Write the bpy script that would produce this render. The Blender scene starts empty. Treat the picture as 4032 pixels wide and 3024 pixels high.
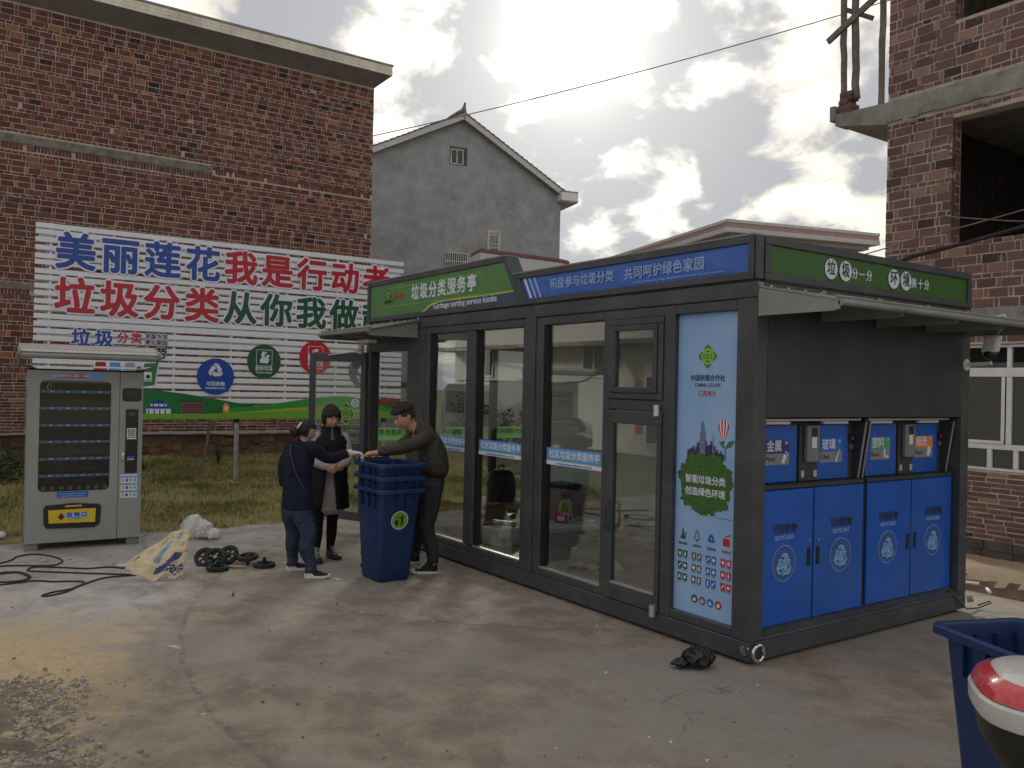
import bpy, bmesh, math, random
import numpy as np
from mathutils import Vector, Matrix, noise as mnoise
R = math.radians
PI = math.pi
rng = random.Random(7)
scene = bpy.context.scene
COL = scene.collection

# ------------------------------------------------------------------ camera
cam_data = bpy.data.cameras.new('camera')
cam_data.sensor_width = 36.0
cam_data.lens = 3339.4 / 4032 * 36.0
cam_data.clip_start = 0.05
cam_data.clip_end = 2000
cam = bpy.data.objects.new('camera', cam_data)
COL.objects.link(cam)
def _cam_axes(yaw, pitch, roll):
    f = Vector((-math.cos(yaw) * math.cos(pitch), math.sin(yaw) * math.cos(pitch), math.sin(pitch)))
    r = f.cross(Vector((0, 0, 1))).normalized()
    u = r.cross(f)
    c, s = math.cos(roll), math.sin(roll)
    return c * r + s * u, -s * r + c * u, f
_r, _u, _f = _cam_axes(R(34.94), R(0.22), R(1.266))
cam.matrix_world = Matrix(((_r.x, _u.x, -_f.x, 3.755), (_r.y, _u.y, -_f.y, -4.6248), (_r.z, _u.z, -_f.z, 1.85), (0, 0, 0, 1)))
scene.camera = cam

# ------------------------------------------------------------------ sky, sun, exposure
SUN_AZ = R(38.6)            # from -X towards +Y
SUN_EL = R(22.5)
sun_dir = Vector((-math.cos(SUN_AZ) * math.cos(SUN_EL), math.sin(SUN_AZ) * math.cos(SUN_EL), math.sin(SUN_EL)))
world = bpy.data.worlds.new('World')
scene.world = world
world.use_nodes = True
def build_world():
    nt = world.node_tree
    nt.nodes.clear()
    N, L = nt.nodes.new, nt.links.new
    def math_(op, a, b=None, clamp=False):
        n = N('ShaderNodeMath'); n.operation = op; n.use_clamp = clamp
        for i, v in enumerate((a, b)):
            if v is None: continue
            if isinstance(v, (int, float)): n.inputs[i].default_value = v
            else: L(v, n.inputs[i])
        return n.outputs[0]
    def smooth(v, a, b):
        n = N('ShaderNodeMapRange'); n.interpolation_type = 'SMOOTHSTEP'
        L(v, n.inputs['Value']); n.inputs['From Min'].default_value = a; n.inputs['From Max'].default_value = b
        return n.outputs[0]
    def mixc(f, a, b):
        n = N('ShaderNodeMix'); n.data_type = 'RGBA'
        L(f, n.inputs[0])
        for i, v in ((6, a), (7, b)):
            if isinstance(v, tuple): n.inputs[i].default_value = (*v, 1)
            else: L(v, n.inputs[i])
        return n.outputs[2]
    tc = N('ShaderNodeTexCoord')
    sep = N('ShaderNodeSeparateXYZ'); L(tc.outputs['Generated'], sep.inputs[0])
    z = math_('MAXIMUM', sep.outputs[2], 0.0)
    den = math_('ADD', z, 0.42)
    u = math_('DIVIDE', sep.outputs[0], den)
    v = math_('DIVIDE', sep.outputs[1], den)
    comb = N('ShaderNodeCombineXYZ'); L(u, comb.inputs[0]); L(v, comb.inputs[1]); comb.inputs[2].default_value = 3.7
    def noi(scale, detail, rough, dist=0.0, off=(0, 0, 0)):
        mp = N('ShaderNodeMapping'); L(comb.outputs[0], mp.inputs[0]); mp.inputs['Location'].default_value = off
        n = N('ShaderNodeTexNoise'); L(mp.outputs[0], n.inputs['Vector'])
        n.inputs['Scale'].default_value = scale; n.inputs['Detail'].default_value = detail
        n.inputs['Roughness'].default_value = rough; n.inputs['Distortion'].default_value = dist
        return n.outputs[0]
    big = noi(2.7, 2, 0.5, 0.1, (3.1, 1.2, 0))
    mid = noi(7.0, 9, 0.55, 0.2, (7.1, 0.4, 2))
    dens = math_('ADD', math_('MULTIPLY', big, 0.45), math_('MULTIPLY', mid, 0.85))      # ~0.65 mean
    # angle to the sun
    dt = N('ShaderNodeVectorMath'); dt.operation = 'DOT_PRODUCT'
    L(tc.outputs['Generated'], dt.inputs[0]); dt.inputs[1].default_value = sun_dir
    cosang = math_('MAXIMUM', dt.outputs['Value'], 0.0)
    g_wide = math_('POWER', cosang, 10.0)
    g_mid = math_('POWER', cosang, 70.0)
    g_tight = math_('POWER', cosang, 600.0)
    sky = N('ShaderNodeTexSky'); sky.sky_type = 'NISHITA'; sky.sun_disc = False
    sky.sun_elevation = SUN_EL; sky.sun_rotation = math.atan2(sun_dir.x, sun_dir.y)
    sky.air_density = 1.2; sky.dust_density = 1.5; sky.ozone_density = 1.0
    skys = N('ShaderNodeVectorMath'); skys.operation = 'SCALE'; L(sky.outputs[0], skys.inputs[0]); skys.inputs['Scale'].default_value = 1.0
    # thick cloud = grey, thin cloud = bright and creamy
    thick = smooth(dens, 0.54, 0.69)
    cloud = mixc(thick, (5.2, 4.85, 4.1), (2.25, 2.3, 2.45))
    glow = N('ShaderNodeCombineColor')
    gsum = math_('ADD', math_('ADD', math_('MULTIPLY', g_wide, 1.1), math_('MULTIPLY', g_mid, 7.0)), math_('MULTIPLY', g_tight, 20.0))
    gatt = math_('MULTIPLY', gsum, math_('SUBTRACT', 1.0, math_('MULTIPLY', thick, 0.72)))
    L(gatt, glow.inputs[0]); L(math_('MULTIPLY', gatt, 0.97), glow.inputs[1]); L(math_('MULTIPLY', gatt, 0.86), glow.inputs[2])
    add = N('ShaderNodeMix'); add.data_type = 'RGBA'; add.blend_type = 'ADD'; add.inputs[0].default_value = 1.0
    L(cloud, add.inputs[6]); L(glow.outputs[0], add.inputs[7])
    cover = smooth(dens, 0.475, 0.54)
    blue = mixc(math_('ADD', g_wide, 0.35, True), skys.outputs[0], (5.0, 5.0, 5.0))
    final = mixc(cover, blue, add.outputs[2])
    below = smooth(sep.outputs[2], 0.0, -0.03)
    final = mixc(below, final, (1.9, 1.7, 1.4))
    bg = N('ShaderNodeBackground'); L(final, bg.inputs[0]); bg.inputs[1].default_value = 0.115
    out = N('ShaderNodeOutputWorld'); L(bg.outputs[0], out.inputs[0])
build_world()
sun_data = bpy.data.lights.new('sun', 'SUN')
sun_data.energy = 1.5
sun_data.angle = R(11.0)
sun_data.color = (1.0, 0.93, 0.82)
sun = bpy.data.objects.new('sun', sun_data)
sun.rotation_euler = (-sun_dir).to_track_quat('-Z', 'Y').to_euler()
sun.location = (-20, 20, 30)
COL.objects.link(sun)
vs = scene.view_settings
vs.view_transform = 'Standard'; vs.look = 'None'; vs.gamma = 1.0; vs.exposure = 0.8; vs.use_curve_mapping = False
scene.cycles.max_bounces = 8
scene.cycles.transparent_max_bounces = 16
scene.cycles.use_denoising = True

# ------------------------------------------------------------------ materials
MATS = {}
def mat(name, col, rough=0.6, metal=0.0, var=0.12, vscale=4.0, bump=0.0, bscale=60.0, spec=0.5, col2=None, stain=0.0, coat=0.0, sheen=0.0, dust=0.0):
    """Principled surface with a two-scale noise on colour and roughness, optional relief."""
    m = bpy.data.materials.new(name); m.use_nodes = True
    nt = m.node_tree; N, L = nt.nodes.new, nt.links.new
    p = nt.nodes['Principled BSDF']
    p.inputs['Metallic'].default_value = metal
    p.inputs['Roughness'].default_value = rough
    p.inputs['Specular IOR Level'].default_value = spec
    p.inputs['Coat Weight'].default_value = coat
    p.inputs['Sheen Weight'].default_value = sheen
    tc = N('ShaderNodeTexCoord')
    n1 = N('ShaderNodeTexNoise'); L(tc.outputs['Object'], n1.inputs['Vector'])
    n1.inputs['Scale'].default_value = vscale; n1.inputs['Detail'].default_value = 8; n1.inputs['Roughness'].default_value = 0.65
    c2 = col2 if col2 else tuple(max(0, c * (1 - 2.2 * var)) for c in col)
    c1 = col if col2 else tuple(min(1, c * (1 + 1.4 * var)) for c in col)
    rmp = N('ShaderNodeMapRange'); L(n1.outputs[0], rmp.inputs['Value']); rmp.inputs['From Min'].default_value = 0.32; rmp.inputs['From Max'].default_value = 0.68
    mx = N('ShaderNodeMix'); mx.data_type = 'RGBA'; L(rmp.outputs[0], mx.inputs[0])
    mx.inputs[6].default_value = (*c1, 1); mx.inputs[7].default_value = (*c2, 1)
    outc = mx.outputs[2]
    if stain > 0:
        n3 = N('ShaderNodeTexNoise'); L(tc.outputs['Object'], n3.inputs['Vector']); n3.inputs['Scale'].default_value = vscale * 0.35; n3.inputs['Detail'].default_value = 10; n3.inputs['Roughness'].default_value = 0.7
        r3 = N('ShaderNodeMapRange'); L(n3.outputs[0], r3.inputs['Value']); r3.inputs['From Min'].default_value = 0.5; r3.inputs['From Max'].default_value = 0.7; r3.inputs['To Max'].default_value = stain
        m3 = N('ShaderNodeMix'); m3.data_type = 'RGBA'; m3.blend_type = 'MULTIPLY'; L(r3.outputs[0], m3.inputs[0]); L(outc, m3.inputs[6]); m3.inputs[7].default_value = (0.42, 0.38, 0.33, 1)
        outc = m3.outputs[2]
    if dust > 0:
        n5 = N('ShaderNodeTexNoise'); L(tc.outputs['Object'], n5.inputs['Vector']); n5.inputs['Scale'].default_value = vscale * 0.8; n5.inputs['Detail'].default_value = 12; n5.inputs['Roughness'].default_value = 0.75; n5.inputs['Distortion'].default_value = 0.6
        r5 = N('ShaderNodeMapRange'); L(n5.outputs[0], r5.inputs['Value']); r5.inputs['From Min'].default_value = 0.46; r5.inputs['From Max'].default_value = 0.74; r5.inputs['To Max'].default_value = dust
        m5 = N('ShaderNodeMix'); m5.data_type = 'RGBA'; L(r5.outputs[0], m5.inputs[0]); L(outc, m5.inputs[6]); m5.inputs[7].default_value = (0.26, 0.235, 0.20, 1)
        outc = m5.outputs[2]
    L(outc, p.inputs['Base Color'])
    rr = N('ShaderNodeMapRange'); L(n1.outputs[0], rr.inputs['Value']); rr.inputs['To Min'].default_value = max(0.02, rough - 0.1); rr.inputs['To Max'].default_value = min(1, rough + 0.1)
    L(rr.outputs[0], p.inputs['Roughness'])
    if bump > 0:
        n2 = N('ShaderNodeTexNoise'); L(tc.outputs['Object'], n2.inputs['Vector']); n2.inputs['Scale'].default_value = bscale; n2.inputs['Detail'].default_value = 5
        b = N('ShaderNodeBump'); b.inputs['Strength'].default_value = bump; b.inputs['Distance'].default_value = 0.01
        L(n2.outputs[0], b.inputs['Height']); L(b.outputs[0], p.inputs['Normal'])
    MATS[name] = m
    return m
def srgb(r, g, b):
    f = lambda c: (c / 255 / 12.92) if c / 255 <= 0.04045 else ((c / 255 + 0.055) / 1.055) ** 2.4
    return (f(r), f(g), f(b))
def glass_mat(name, tint=(0.85, 0.9, 0.88), refl=1.0, rough=0.0):
    m = bpy.data.materials.new(name); m.use_nodes = True
    nt = m.node_tree; N, L = nt.nodes.new, nt.links.new
    nt.nodes.remove(nt.nodes['Principled BSDF'])
    t = N('ShaderNodeBsdfTransparent'); t.inputs[0].default_value = (*tint, 1)
    g = N('ShaderNodeBsdfGlossy'); g.inputs['Roughness'].default_value = rough; g.inputs[0].default_value = (0.95, 0.97, 0.96, 1)
    fr = N('ShaderNodeFresnel'); ge = N('ShaderNodeNewGeometry'); ir = N('ShaderNodeMapRange'); L(ge.outputs['Backfacing'], ir.inputs['Value']); ir.inputs['To Min'].default_value = 1.5; ir.inputs['To Max'].default_value = 1 / 1.5; L(ir.outputs[0], fr.inputs[0])
    tc = N('ShaderNodeTexCoord'); nz = N('ShaderNodeTexNoise'); L(tc.outputs['Object'], nz.inputs['Vector']); nz.inputs['Scale'].default_value = 1.1; nz.inputs['Detail'].default_value = 1
    bp = N('ShaderNodeBump'); bp.inputs['Strength'].default_value = 0.05; bp.inputs['Distance'].default_value = 0.02; L(nz.outputs[0], bp.inputs['Height']); L(bp.outputs[0], g.inputs['Normal'])
    mu = N('ShaderNodeMath'); mu.operation = 'MULTIPLY'; mu.use_clamp = True; L(fr.outputs[0], mu.inputs[0]); mu.inputs[1].default_value = refl
    mx = N('ShaderNodeMixShader'); L(mu.outputs[0], mx.inputs[0]); L(t.outputs[0], mx.inputs[1]); L(g.outputs[0], mx.inputs[2])
    L(mx.outputs[0], nt.nodes['Material Output'].inputs[0])
    MATS[name] = m
    return m

# ------------------------------------------------------------------ mesh builder
class MB:
    def __init__(s): s.v = []; s.f = []; s.mi = []; s.cur = 0; s.tint = []; s.t = 0.5
    def _add(s, vs, fs):
        o = len(s.v); s.v.extend([tuple(p) for p in vs])
        for f in fs: s.f.append(tuple(i + o for i in f)); s.mi.append(s.cur); s.tint.append(s.t)
    def box(s, x0, x1, y0, y1, z0, z1):
        x0, x1 = min(x0, x1), max(x0, x1); y0, y1 = min(y0, y1), max(y0, y1); z0, z1 = min(z0, z1), max(z0, z1)
        s._add([(x0, y0, z0), (x1, y0, z0), (x1, y1, z0), (x0, y1, z0), (x0, y0, z1), (x1, y0, z1), (x1, y1, z1), (x0, y1, z1)],
               [(0, 3, 2, 1), (4, 5, 6, 7), (0, 1, 5, 4), (1, 2, 6, 5), (2, 3, 7, 6), (3, 0, 4, 7)]); return s
    def hexa(s, a, b):
        """prism between two matching outlines a and b (lists of points)"""
        n = len(a)
        s._add(list(a) + list(b), [tuple(range(n - 1, -1, -1)), tuple(range(n, 2 * n))] + [(i, (i + 1) % n, n + (i + 1) % n, n + i) for i in range(n)]); return s
    def quad(s, *p): s._add(p, [tuple(range(len(p)))]); return s
    def tube(s, path, r, n=8, cap=True):
        path = [Vector(p) for p in path]; m = len(path)
        rs = r if isinstance(r, (list, tuple)) else [r] * m
        rings = []; prev = None
        for i, p in enumerate(path):
            t = (path[min(i + 1, m - 1)] - path[max(i - 1, 0)])
            if t.length < 1e-9: t = Vector((0, 0, 1))
            t.normalize()
            if prev is None: a = t.orthogonal().normalized()
            else:
                a = prev - t * prev.dot(t)
                a = a.normalized() if a.length > 1e-6 else t.orthogonal().normalized()
            prev = a; b = t.cross(a)
            rings.append([p + rs[i] * (math.cos(2 * PI * k / n) * a + math.sin(2 * PI * k / n) * b) for k in range(n)])
        vs = [q for rg in rings for q in rg]; fs = []
        for i in range(m - 1):
            for k in range(n): fs.append((i * n + k, i * n + (k + 1) % n, (i + 1) * n + (k + 1) % n, (i + 1) * n + k))
        if cap: fs.append(tuple(range(n - 1, -1, -1))); fs.append(tuple(range((m - 1) * n, m * n)))
        s._add(vs, fs); return s
    def rings(s, rings, cap=True, closed=True):
        n = len(rings[0]); m = len(rings); vs = [q for rg in rings for q in rg]; fs = []
        for i in range(m - 1):
            for k in range(n if closed else n - 1): fs.append((i * n + k, i * n + (k + 1) % n, (i + 1) * n + (k + 1) % n, (i + 1) * n + k))
        if cap: fs.append(tuple(range(n - 1, -1, -1))); fs.append(tuple(range((m - 1) * n, m * n)))
        s._add(vs, fs); return s
    def cyl(s, c, axis, r, h, n=20, r2=None):
        c = Vector(c); ax = Vector(axis).normalized()
        s.tube([c, c + ax * h], [r, r if r2 is None else r2], n); return s
    def lathe(s, prof, n=24, c=(0, 0, 0)):
        s.rings([[(c[0] + r * math.cos(2 * PI * k / n), c[1] + r * math.sin(2 * PI * k / n), c[2] + z) for k in range(n)] for r, z in prof]); return s
    def sphere(s, c, r, nu=16, nv=10, sc=(1, 1, 1)):
        rings = []
        for j in range(nv + 1):
            th = PI * j / nv; rr = max(math.sin(th), 1e-3)
            rings.append([(c[0] + sc[0] * r * rr * math.cos(2 * PI * k / nu), c[1] + sc[1] * r * rr * math.sin(2 * PI * k / nu), c[2] - sc[2] * r * math.cos(th)) for k in range(nu)])
        s.rings(rings); return s
    def xf(s, M, start=0):
        for i in range(start, len(s.v)): s.v[i] = tuple(M @ Vector(s.v[i]))
        return s
    def mesh(s, name, mats, smooth=False, bevel=0.0, seg=1, tint=False, fix=True):
        me = bpy.data.meshes.new(name)
        me.from_pydata(s.v, [], s.f)
        for m in (mats if isinstance(mats, (list, tuple)) else [mats]): me.materials.append(m)
        if any(s.mi): me.polygons.foreach_set('material_index', s.mi)
        if tint:
            a = me.attributes.new('tint', 'FLOAT', 'FACE'); a.data.foreach_set('value', s.tint)
        if bevel > 0 or fix:
            bm = bmesh.new(); bm.from_mesh(me)
            if fix: bmesh.ops.recalc_face_normals(bm, faces=bm.faces)
            if bevel > 0:
                es = [e for e in bm.edges if len(e.link_faces) == 2 and e.calc_face_angle(0) > 0.5]
                bmesh.ops.bevel(bm, geom=es, offset=bevel, segments=seg, affect='EDGES', profile=0.5, clamp_overlap=True)
            bm.to_mesh(me); bm.free()
        if smooth:
            me.polygons.foreach_set('use_smooth', [True] * len(me.polygons))
            if smooth != 'all': me.set_sharp_from_angle(angle=R(38))
        me.update()
        return me
    def build(s, name, mats, parent=None, smooth=False, bevel=0.0, seg=1, loc=None, rot=None, tint=False, fix=True, label=None, kind=None):
        o = bpy.data.objects.new(name, s.mesh(name, mats, smooth, bevel, seg, tint, fix))
        return link(o, parent, loc, rot, label, kind)
def link(o, parent=None, loc=None, rot=None, label=None, kind=None):
    COL.objects.link(o)
    if parent is not None: o.parent = parent
    if loc is not None: o.location = loc
    if rot is not None: o.rotation_euler = rot
    if label: o['label'] = label
    if kind: o['kind'] = kind
    return o
def thing(name, label, cat, loc=(0, 0, 0), rz=0.0, group=None):
    o = bpy.data.objects.new(name, None); COL.objects.link(o)
    o.empty_display_size = 0.2
    o.location = loc; o.rotation_euler = (0, 0, rz); o['label'] = label; o['category'] = cat
    if group: o['group'] = group
    return o
def tag(o, label, cat, group=None):
    o['label'] = label; o['category'] = cat
    if group: o['group'] = group
    return o
def copy_tree(o, parent=None):
    c = o.copy(); COL.objects.link(c)
    if parent is not None: c.parent = parent
    for ch in list(o.children): copy_tree(ch, c)
    return c
def place_mesh(name, me, parent=None, loc=None, rot=None, label=None, kind=None):
    return link(bpy.data.objects.new(name, me), parent, loc, rot, label, kind)

# ------------------------------------------------------------------ lettering (built-in font), converted to meshes at the end in one go
TEXTS = []
def text(body, size, m, parent, loc, basis, name='lettering', bold=0.0, depth=0.001, align='CENTER', xs=1.0, shear=0.0, space=1.0, heavy=0.0):
    """basis = (right, up) unit vectors of the lettering plane in the parent's space"""
    cu = bpy.data.curves.new(name, 'FONT')
    cu.body = body; cu.size = size; cu.align_x = align; cu.align_y = 'CENTER'
    cu.offset = bold; cu.extrude = depth; cu.shear = shear; cu.space_character = space; cu.resolution_u = 3
    cu.materials.append(m)
    o = bpy.data.objects.new(name, cu); COL.objects.link(o)
    r = Vector(basis[0]); u = Vector(basis[1]); n = r.cross(u)
    M = Matrix(((r.x * xs, u.x, n.x, loc[0]), (r.y * xs, u.y, n.y, loc[1]), (r.z * xs, u.z, n.z, loc[2]), (0, 0, 0, 1)))
    if parent is not None: o.parent = parent
    o.matrix_basis = M
    TEXTS.append((o, heavy, xs))
    return o
def thicken(me, b, xs=1.0):
    """bold face: the glyphs repeated a hair apart, each copy a fraction of a millimetre further back"""
    bm = bmesh.new(); bm.from_mesh(me)
    n = 8 if b > .004 else 4
    for i in range(n):
        a = 2 * PI / n * (i + .5); k = me.copy()
        k.transform(Matrix.Translation((b * math.cos(a) / xs, b * math.sin(a), -0.0004 * (i + 1))))
        bm.from_mesh(k); bpy.data.meshes.remove(k)
    bm.to_mesh(me); bm.free()
MODS = []      # objects whose modifiers are applied at the end
def finalize():
    dg = bpy.context.evaluated_depsgraph_get()
    made = []
    for o, heavy, xs in TEXTS:
        me = bpy.data.meshes.new_from_object(o.evaluated_get(dg))
        if heavy > 0: thicken(me, heavy, xs)
        made.append((o, me))
    for o in MODS:
        made.append((o, bpy.data.meshes.new_from_object(o.evaluated_get(dg))))
    for o, me in made:
        if o.type == 'FONT':
            n = bpy.data.objects.new('tmp', me)
            nm = o.name.split('.')[0]
            COL.objects.link(n); n.parent = o.parent; n.matrix_basis = o.matrix_basis.copy()
            for k in list(o.keys()): n[k] = o[k]
            for ch in list(o.children): ch.parent = n
            cu = o.data
            bpy.data.objects.remove(o); bpy.data.curves.remove(cu)
            n.name = nm; me.name = nm
        else:
            o.modifiers.clear(); o.data = me
            me.polygons.foreach_set('use_smooth', [True] * len(me.polygons)); me.update()
# ------------------------------------------------------------------ shared materials
M_CHAR = mat('charcoal_aluminium', (0.052, 0.057, 0.068), 0.42, 0.0, 0.06, 3, 0.02, 200, stain=0.12, dust=0.22)
M_CHAR2 = mat('charcoal_panel', (0.036, 0.039, 0.046), 0.5, 0.0, 0.06, 2, 0.03, 250, dust=0.16)
M_AWN = mat('awning_metal', (0.27, 0.28, 0.27), 0.5, 0.3, 0.08, 4, 0.02, 100, stain=0.2)
M_ALU = mat('bare_aluminium', (0.62, 0.62, 0.6), 0.35, 0.7, 0.05)
M_STEEL = mat('chrome_steel', (0.7, 0.7, 0.7), 0.16, 1.0, 0.03)
M_WHITE = mat('white_paint', (0.74, 0.75, 0.76), 0.5, 0, 0.04)
M_INNER = mat('inner_wall', (0.66, 0.66, 0.64), 0.6, 0, 0.03)
M_BLACK = mat('black_plastic', (0.012, 0.012, 0.013), 0.4, 0, 0.1)
M_RUBBER = mat('black_rubber', (0.022, 0.022, 0.024), 0.75, 0, 0.15, 20, 0.1)
M_GLASS = glass_mat('window_glass', (0.95, 0.975, 0.965), 2.7)
M_GREEN = mat('green_banner', srgb(84, 132, 76), 0.45, 0, 0.05, 2.0, 0.0)
M_GREEN2 = mat('deep_green_banner', srgb(56, 100, 36), 0.4, 0, 0.05, 2.0)
M_BLUEB = mat('blue_banner', srgb(58, 104, 190), 0.45, 0, 0.05, 2.0)
M_NAVYB = mat('navy_banner', srgb(62, 78, 112), 0.45, 0, 0.05)
M_YEL = mat('yellow_print', srgb(190, 200, 60), 0.5, 0, 0.03)
M_PRW = mat('white_print', srgb(222, 226, 240), 0.5, 0, 0.03)
M_PRW2 = mat('pale_print', srgb(150, 178, 226), 0.5, 0, 0.03)
M_PRK = mat('black_print', (0.02, 0.022, 0.03), 0.5, 0, 0.03)
M_PRR = mat('red_print', srgb(190, 34, 40), 0.5, 0, 0.03)
M_PRG = mat('green_print', srgb(44, 128, 58), 0.5, 0, 0.04)
M_PRDG = mat('dark_green_print', srgb(24, 84, 56), 0.5, 0, 0.04)
M_PRLG = mat('light_green_print', srgb(150, 190, 80), 0.5, 0, 0.04)
M_PRGY = mat('grey_print', srgb(100, 96, 104), 0.5, 0, 0.04)
M_PRB = mat('blue_print', srgb(38, 96, 190), 0.5, 0, 0.04)
M_SKYP = mat('sky_blue_print', srgb(158, 192, 234), 0.4, 0, 0.06, 0.9, col2=srgb(132, 170, 218))
M_STRIP = mat('blue_strip', srgb(92, 160, 224), 0.4, 0, 0.02)
M_STRIPG = mat('green_strip', srgb(140, 196, 120), 0.5, 0, 0.02)
def translucent(m, k):
    nt = m.node_tree; p = nt.nodes['Principled BSDF']; src = p.inputs['Base Color'].links[0].from_socket
    t = nt.nodes.new('ShaderNodeBsdfTranslucent'); nt.links.new(src, t.inputs[0]); s = nt.nodes.new('ShaderNodeMixShader'); s.inputs[0].default_value = k
    nt.links.new(p.outputs[0], s.inputs[1]); nt.links.new(t.outputs[0], s.inputs[2]); nt.links.new(s.outputs[0], nt.nodes['Material Output'].inputs[0])
translucent(M_STRIPG, .7)
M_CAB = mat('cabinet_blue', srgb(12, 90, 188), 0.32, 0, 0.05, 2, 0.10, 5, stain=.12, dust=.10)
FX = ((1, 0, 0), (0, 0, 1))        # lettering on the front face (seen from -Y)
RX = ((0, 1, 0), (0, 0, 1))        # lettering on the right face (seen from +X)

def wavy(name, m, parent, outline, xs, zs, y, amp, seed, axis='y', label=None):
    """stretched banner cloth: a fine grid clipped to a slanted outline with shallow diagonal folds"""
    mb = MB(); nx, nz = xs, zs; r = random.Random(seed)
    folds = [(r.uniform(0, 1), r.uniform(-1.1, 1.1), r.uniform(0.015, 0.05), r.uniform(0.4, 1)) for _ in range(14)]
    rows = []
    for j in range(nz + 1):
        t = j / nz; row = []
        for i in range(nx + 1):
            s = i / nx
            a = outline[0][0] + (outline[3][0] - outline[0][0]) * t; b = outline[1][0] + (outline[2][0] - outline[1][0]) * t
            x = a + (b - a) * s
            za = outline[0][1] + (outline[3][1] - outline[0][1]) * t; zb = outline[1][1] + (outline[2][1] - outline[1][1]) * t
            z = za + (zb - za) * s
            edge = min(1, 6 * min(t, 1 - t)) 
            d = 0
            for f0, sl, w, k in folds:
                q = (s - f0 - sl * (t - 0.5) * 0.14) / w
                d += k * math.exp(-q * q)
            d *= amp * edge
            row.append((x, y - d, z) if axis == 'y' else (y + d, x, z))
        rows.append(row)
    mb.rings(rows, cap=False, closed=False)
    return mb.build(name, m, parent, smooth='all', label=label, fix=False)

def frame_xz(mb, x0, x1, z0, z1, w, y0, y1):
    mb.box(x0, x1, y0, y1, z0, z0 + w); mb.box(x0, x1, y0, y1, z1 - w, z1)
    mb.box(x0, x0 + w, y0, y1, z0 + w, z1 - w); mb.box(x1 - w, x1, y0, y1, z0 + w, z1 - w)

def emblem(parent, c, s, basis, m_main, m_back=None, off=0.0):
    """four chevrons and a coin around a centre, flat print"""
    r = Vector(basis[0]); u = Vector(basis[1]); n = r.cross(u); c = Vector(c)
    P = lambda a, b, d=0.0: c + r * a * s + u * b * s + n * (d + off)
    if m_back:
        mb = MB(); mb.quad(P(0, -1.08), P(1.08, 0), P(0, 1.08), P(-1.08, 0)); mb.build('emblem_ground', m_back, parent, fix=False)
    mb = MB()
    for k in range(4):
        a = k * PI / 2; rot = lambda x, y: (x * math.cos(a) - y * math.sin(a), x * math.sin(a) + y * math.cos(a))
        Q = lambda x, y: P(*rot(x, y), 0.0015)
        mb.quad(Q(-0.36, 0.58), Q(-0.36, 0.74), Q(0, 1.02), Q(0, 0.78)); mb.quad(Q(0, 1.02), Q(0.36, 0.74), Q(0.36, 0.58), Q(0, 0.78))
        mb.quad(Q(-0.26, 0.36), Q(0.26, 0.36), Q(0.26, 0.47), Q(-0.26, 0.47))
    ro, ri = 0.22, 0.12
    for k in range(20):
        a0, a1 = 2 * PI * k / 20, 2 * PI * (k + 1) / 20
        mb.quad(P(ri * math.cos(a0), ri * math.sin(a0), .0015), P(ro * math.cos(a0), ro * math.sin(a0), .0015), P(ro * math.cos(a1), ro * math.sin(a1), .0015), P(ri * math.cos(a1), ri * math.sin(a1), .0015))
    return mb.build('emblem', m_main, parent, fix=False)

def recycle_arrows(parent, c, s, basis, m, name='recycling_symbol', off=0.0015, m_edge=None, tri=True):
    """three bent arrows chasing each other"""
    r = Vector(basis[0]); u = Vector(basis[1]); n = r.cross(u); c = Vector(c)
    def draw(mb, g, d):
        for k in range(3):
            a = -2 * PI / 3 * k; ca, sa = math.cos(a), math.sin(a)
            P = lambda x, y: c + r * s * (x * ca - y * sa) + u * s * (x * sa + y * ca) + n * (off + d)
            A, B = Vector((-.86, -.46)), Vector((0, 1.02)); e = (B - A).normalized(); q = Vector((e.y, -e.x)); w = .20 + g
            Z = lambda t, o_: P(*(A + e * t + q * o_))
            lg = (B - A).length
            mb.quad(Z(.30 - g, -w + .10), Z(.30 - g + .20, w + .10), Z(.92, w + .10), Z(.92, -w + .10))
            mb.quad(Z(.90 - g, -.30 - g * 1.5 + .10), Z(.90 - g, .34 + g * 1.5 + .10), Z(1.36 + g * 1.6, .06 + .10))
            mb.quad(Z(.26 - g, -w + .12), Z(.46, w + .10), P(-.30 + g, -.52 - g), P(-.66, -.52 - g))
    if m_edge:
        mb = MB(); draw(mb, 0.05, 0.0); mb.build(name + '_outline', m_edge, parent, fix=False)
    mb = MB(); draw(mb, 0.0, 0.0015)
    return mb.build(name, m, parent, fix=False)

def disc(parent, c, rad, basis, m, name='sticker', off=0.0, n=32, thick=0.0015):
    r = Vector(basis[0]); u = Vector(basis[1]); nn = r.cross(u); c = Vector(c)
    mb = MB(); a = [c + rad * (math.cos(2 * PI * k / n) * r + math.sin(2 * PI * k / n) * u) + nn * off for k in range(n)]
    b = [p + nn * thick for p in a]; mb.hexa(a, b)
    return mb.build(name, m, parent)
def rect(parent, c, w, h, basis, m, name='sticker', off=0.0, thick=0.0015):
    r = Vector(basis[0]); u = Vector(basis[1]); nn = r.cross(u); c = Vector(c) + nn * off
    a = [c - r * w / 2 - u * h / 2, c + r * w / 2 - u * h / 2, c + r * w / 2 + u * h / 2, c - r * w / 2 + u * h / 2]
    mb = MB(); mb.hexa(a, [p + nn * thick for p in a]); return mb.build(name, m, parent)
def poly(parent, pts, c, basis, m, name='print', off=0.0, scale=1.0):
    """flat print: list of outlines in plane coordinates"""
    r = Vector(basis[0]); u = Vector(basis[1]); nn = r.cross(u); c = Vector(c) + nn * off
    mb = MB()
    for pl in pts: mb.quad(*[c + r * x * scale + u * y * scale for x, y in pl])
    return mb.build(name, m, parent, fix=False)

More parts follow.
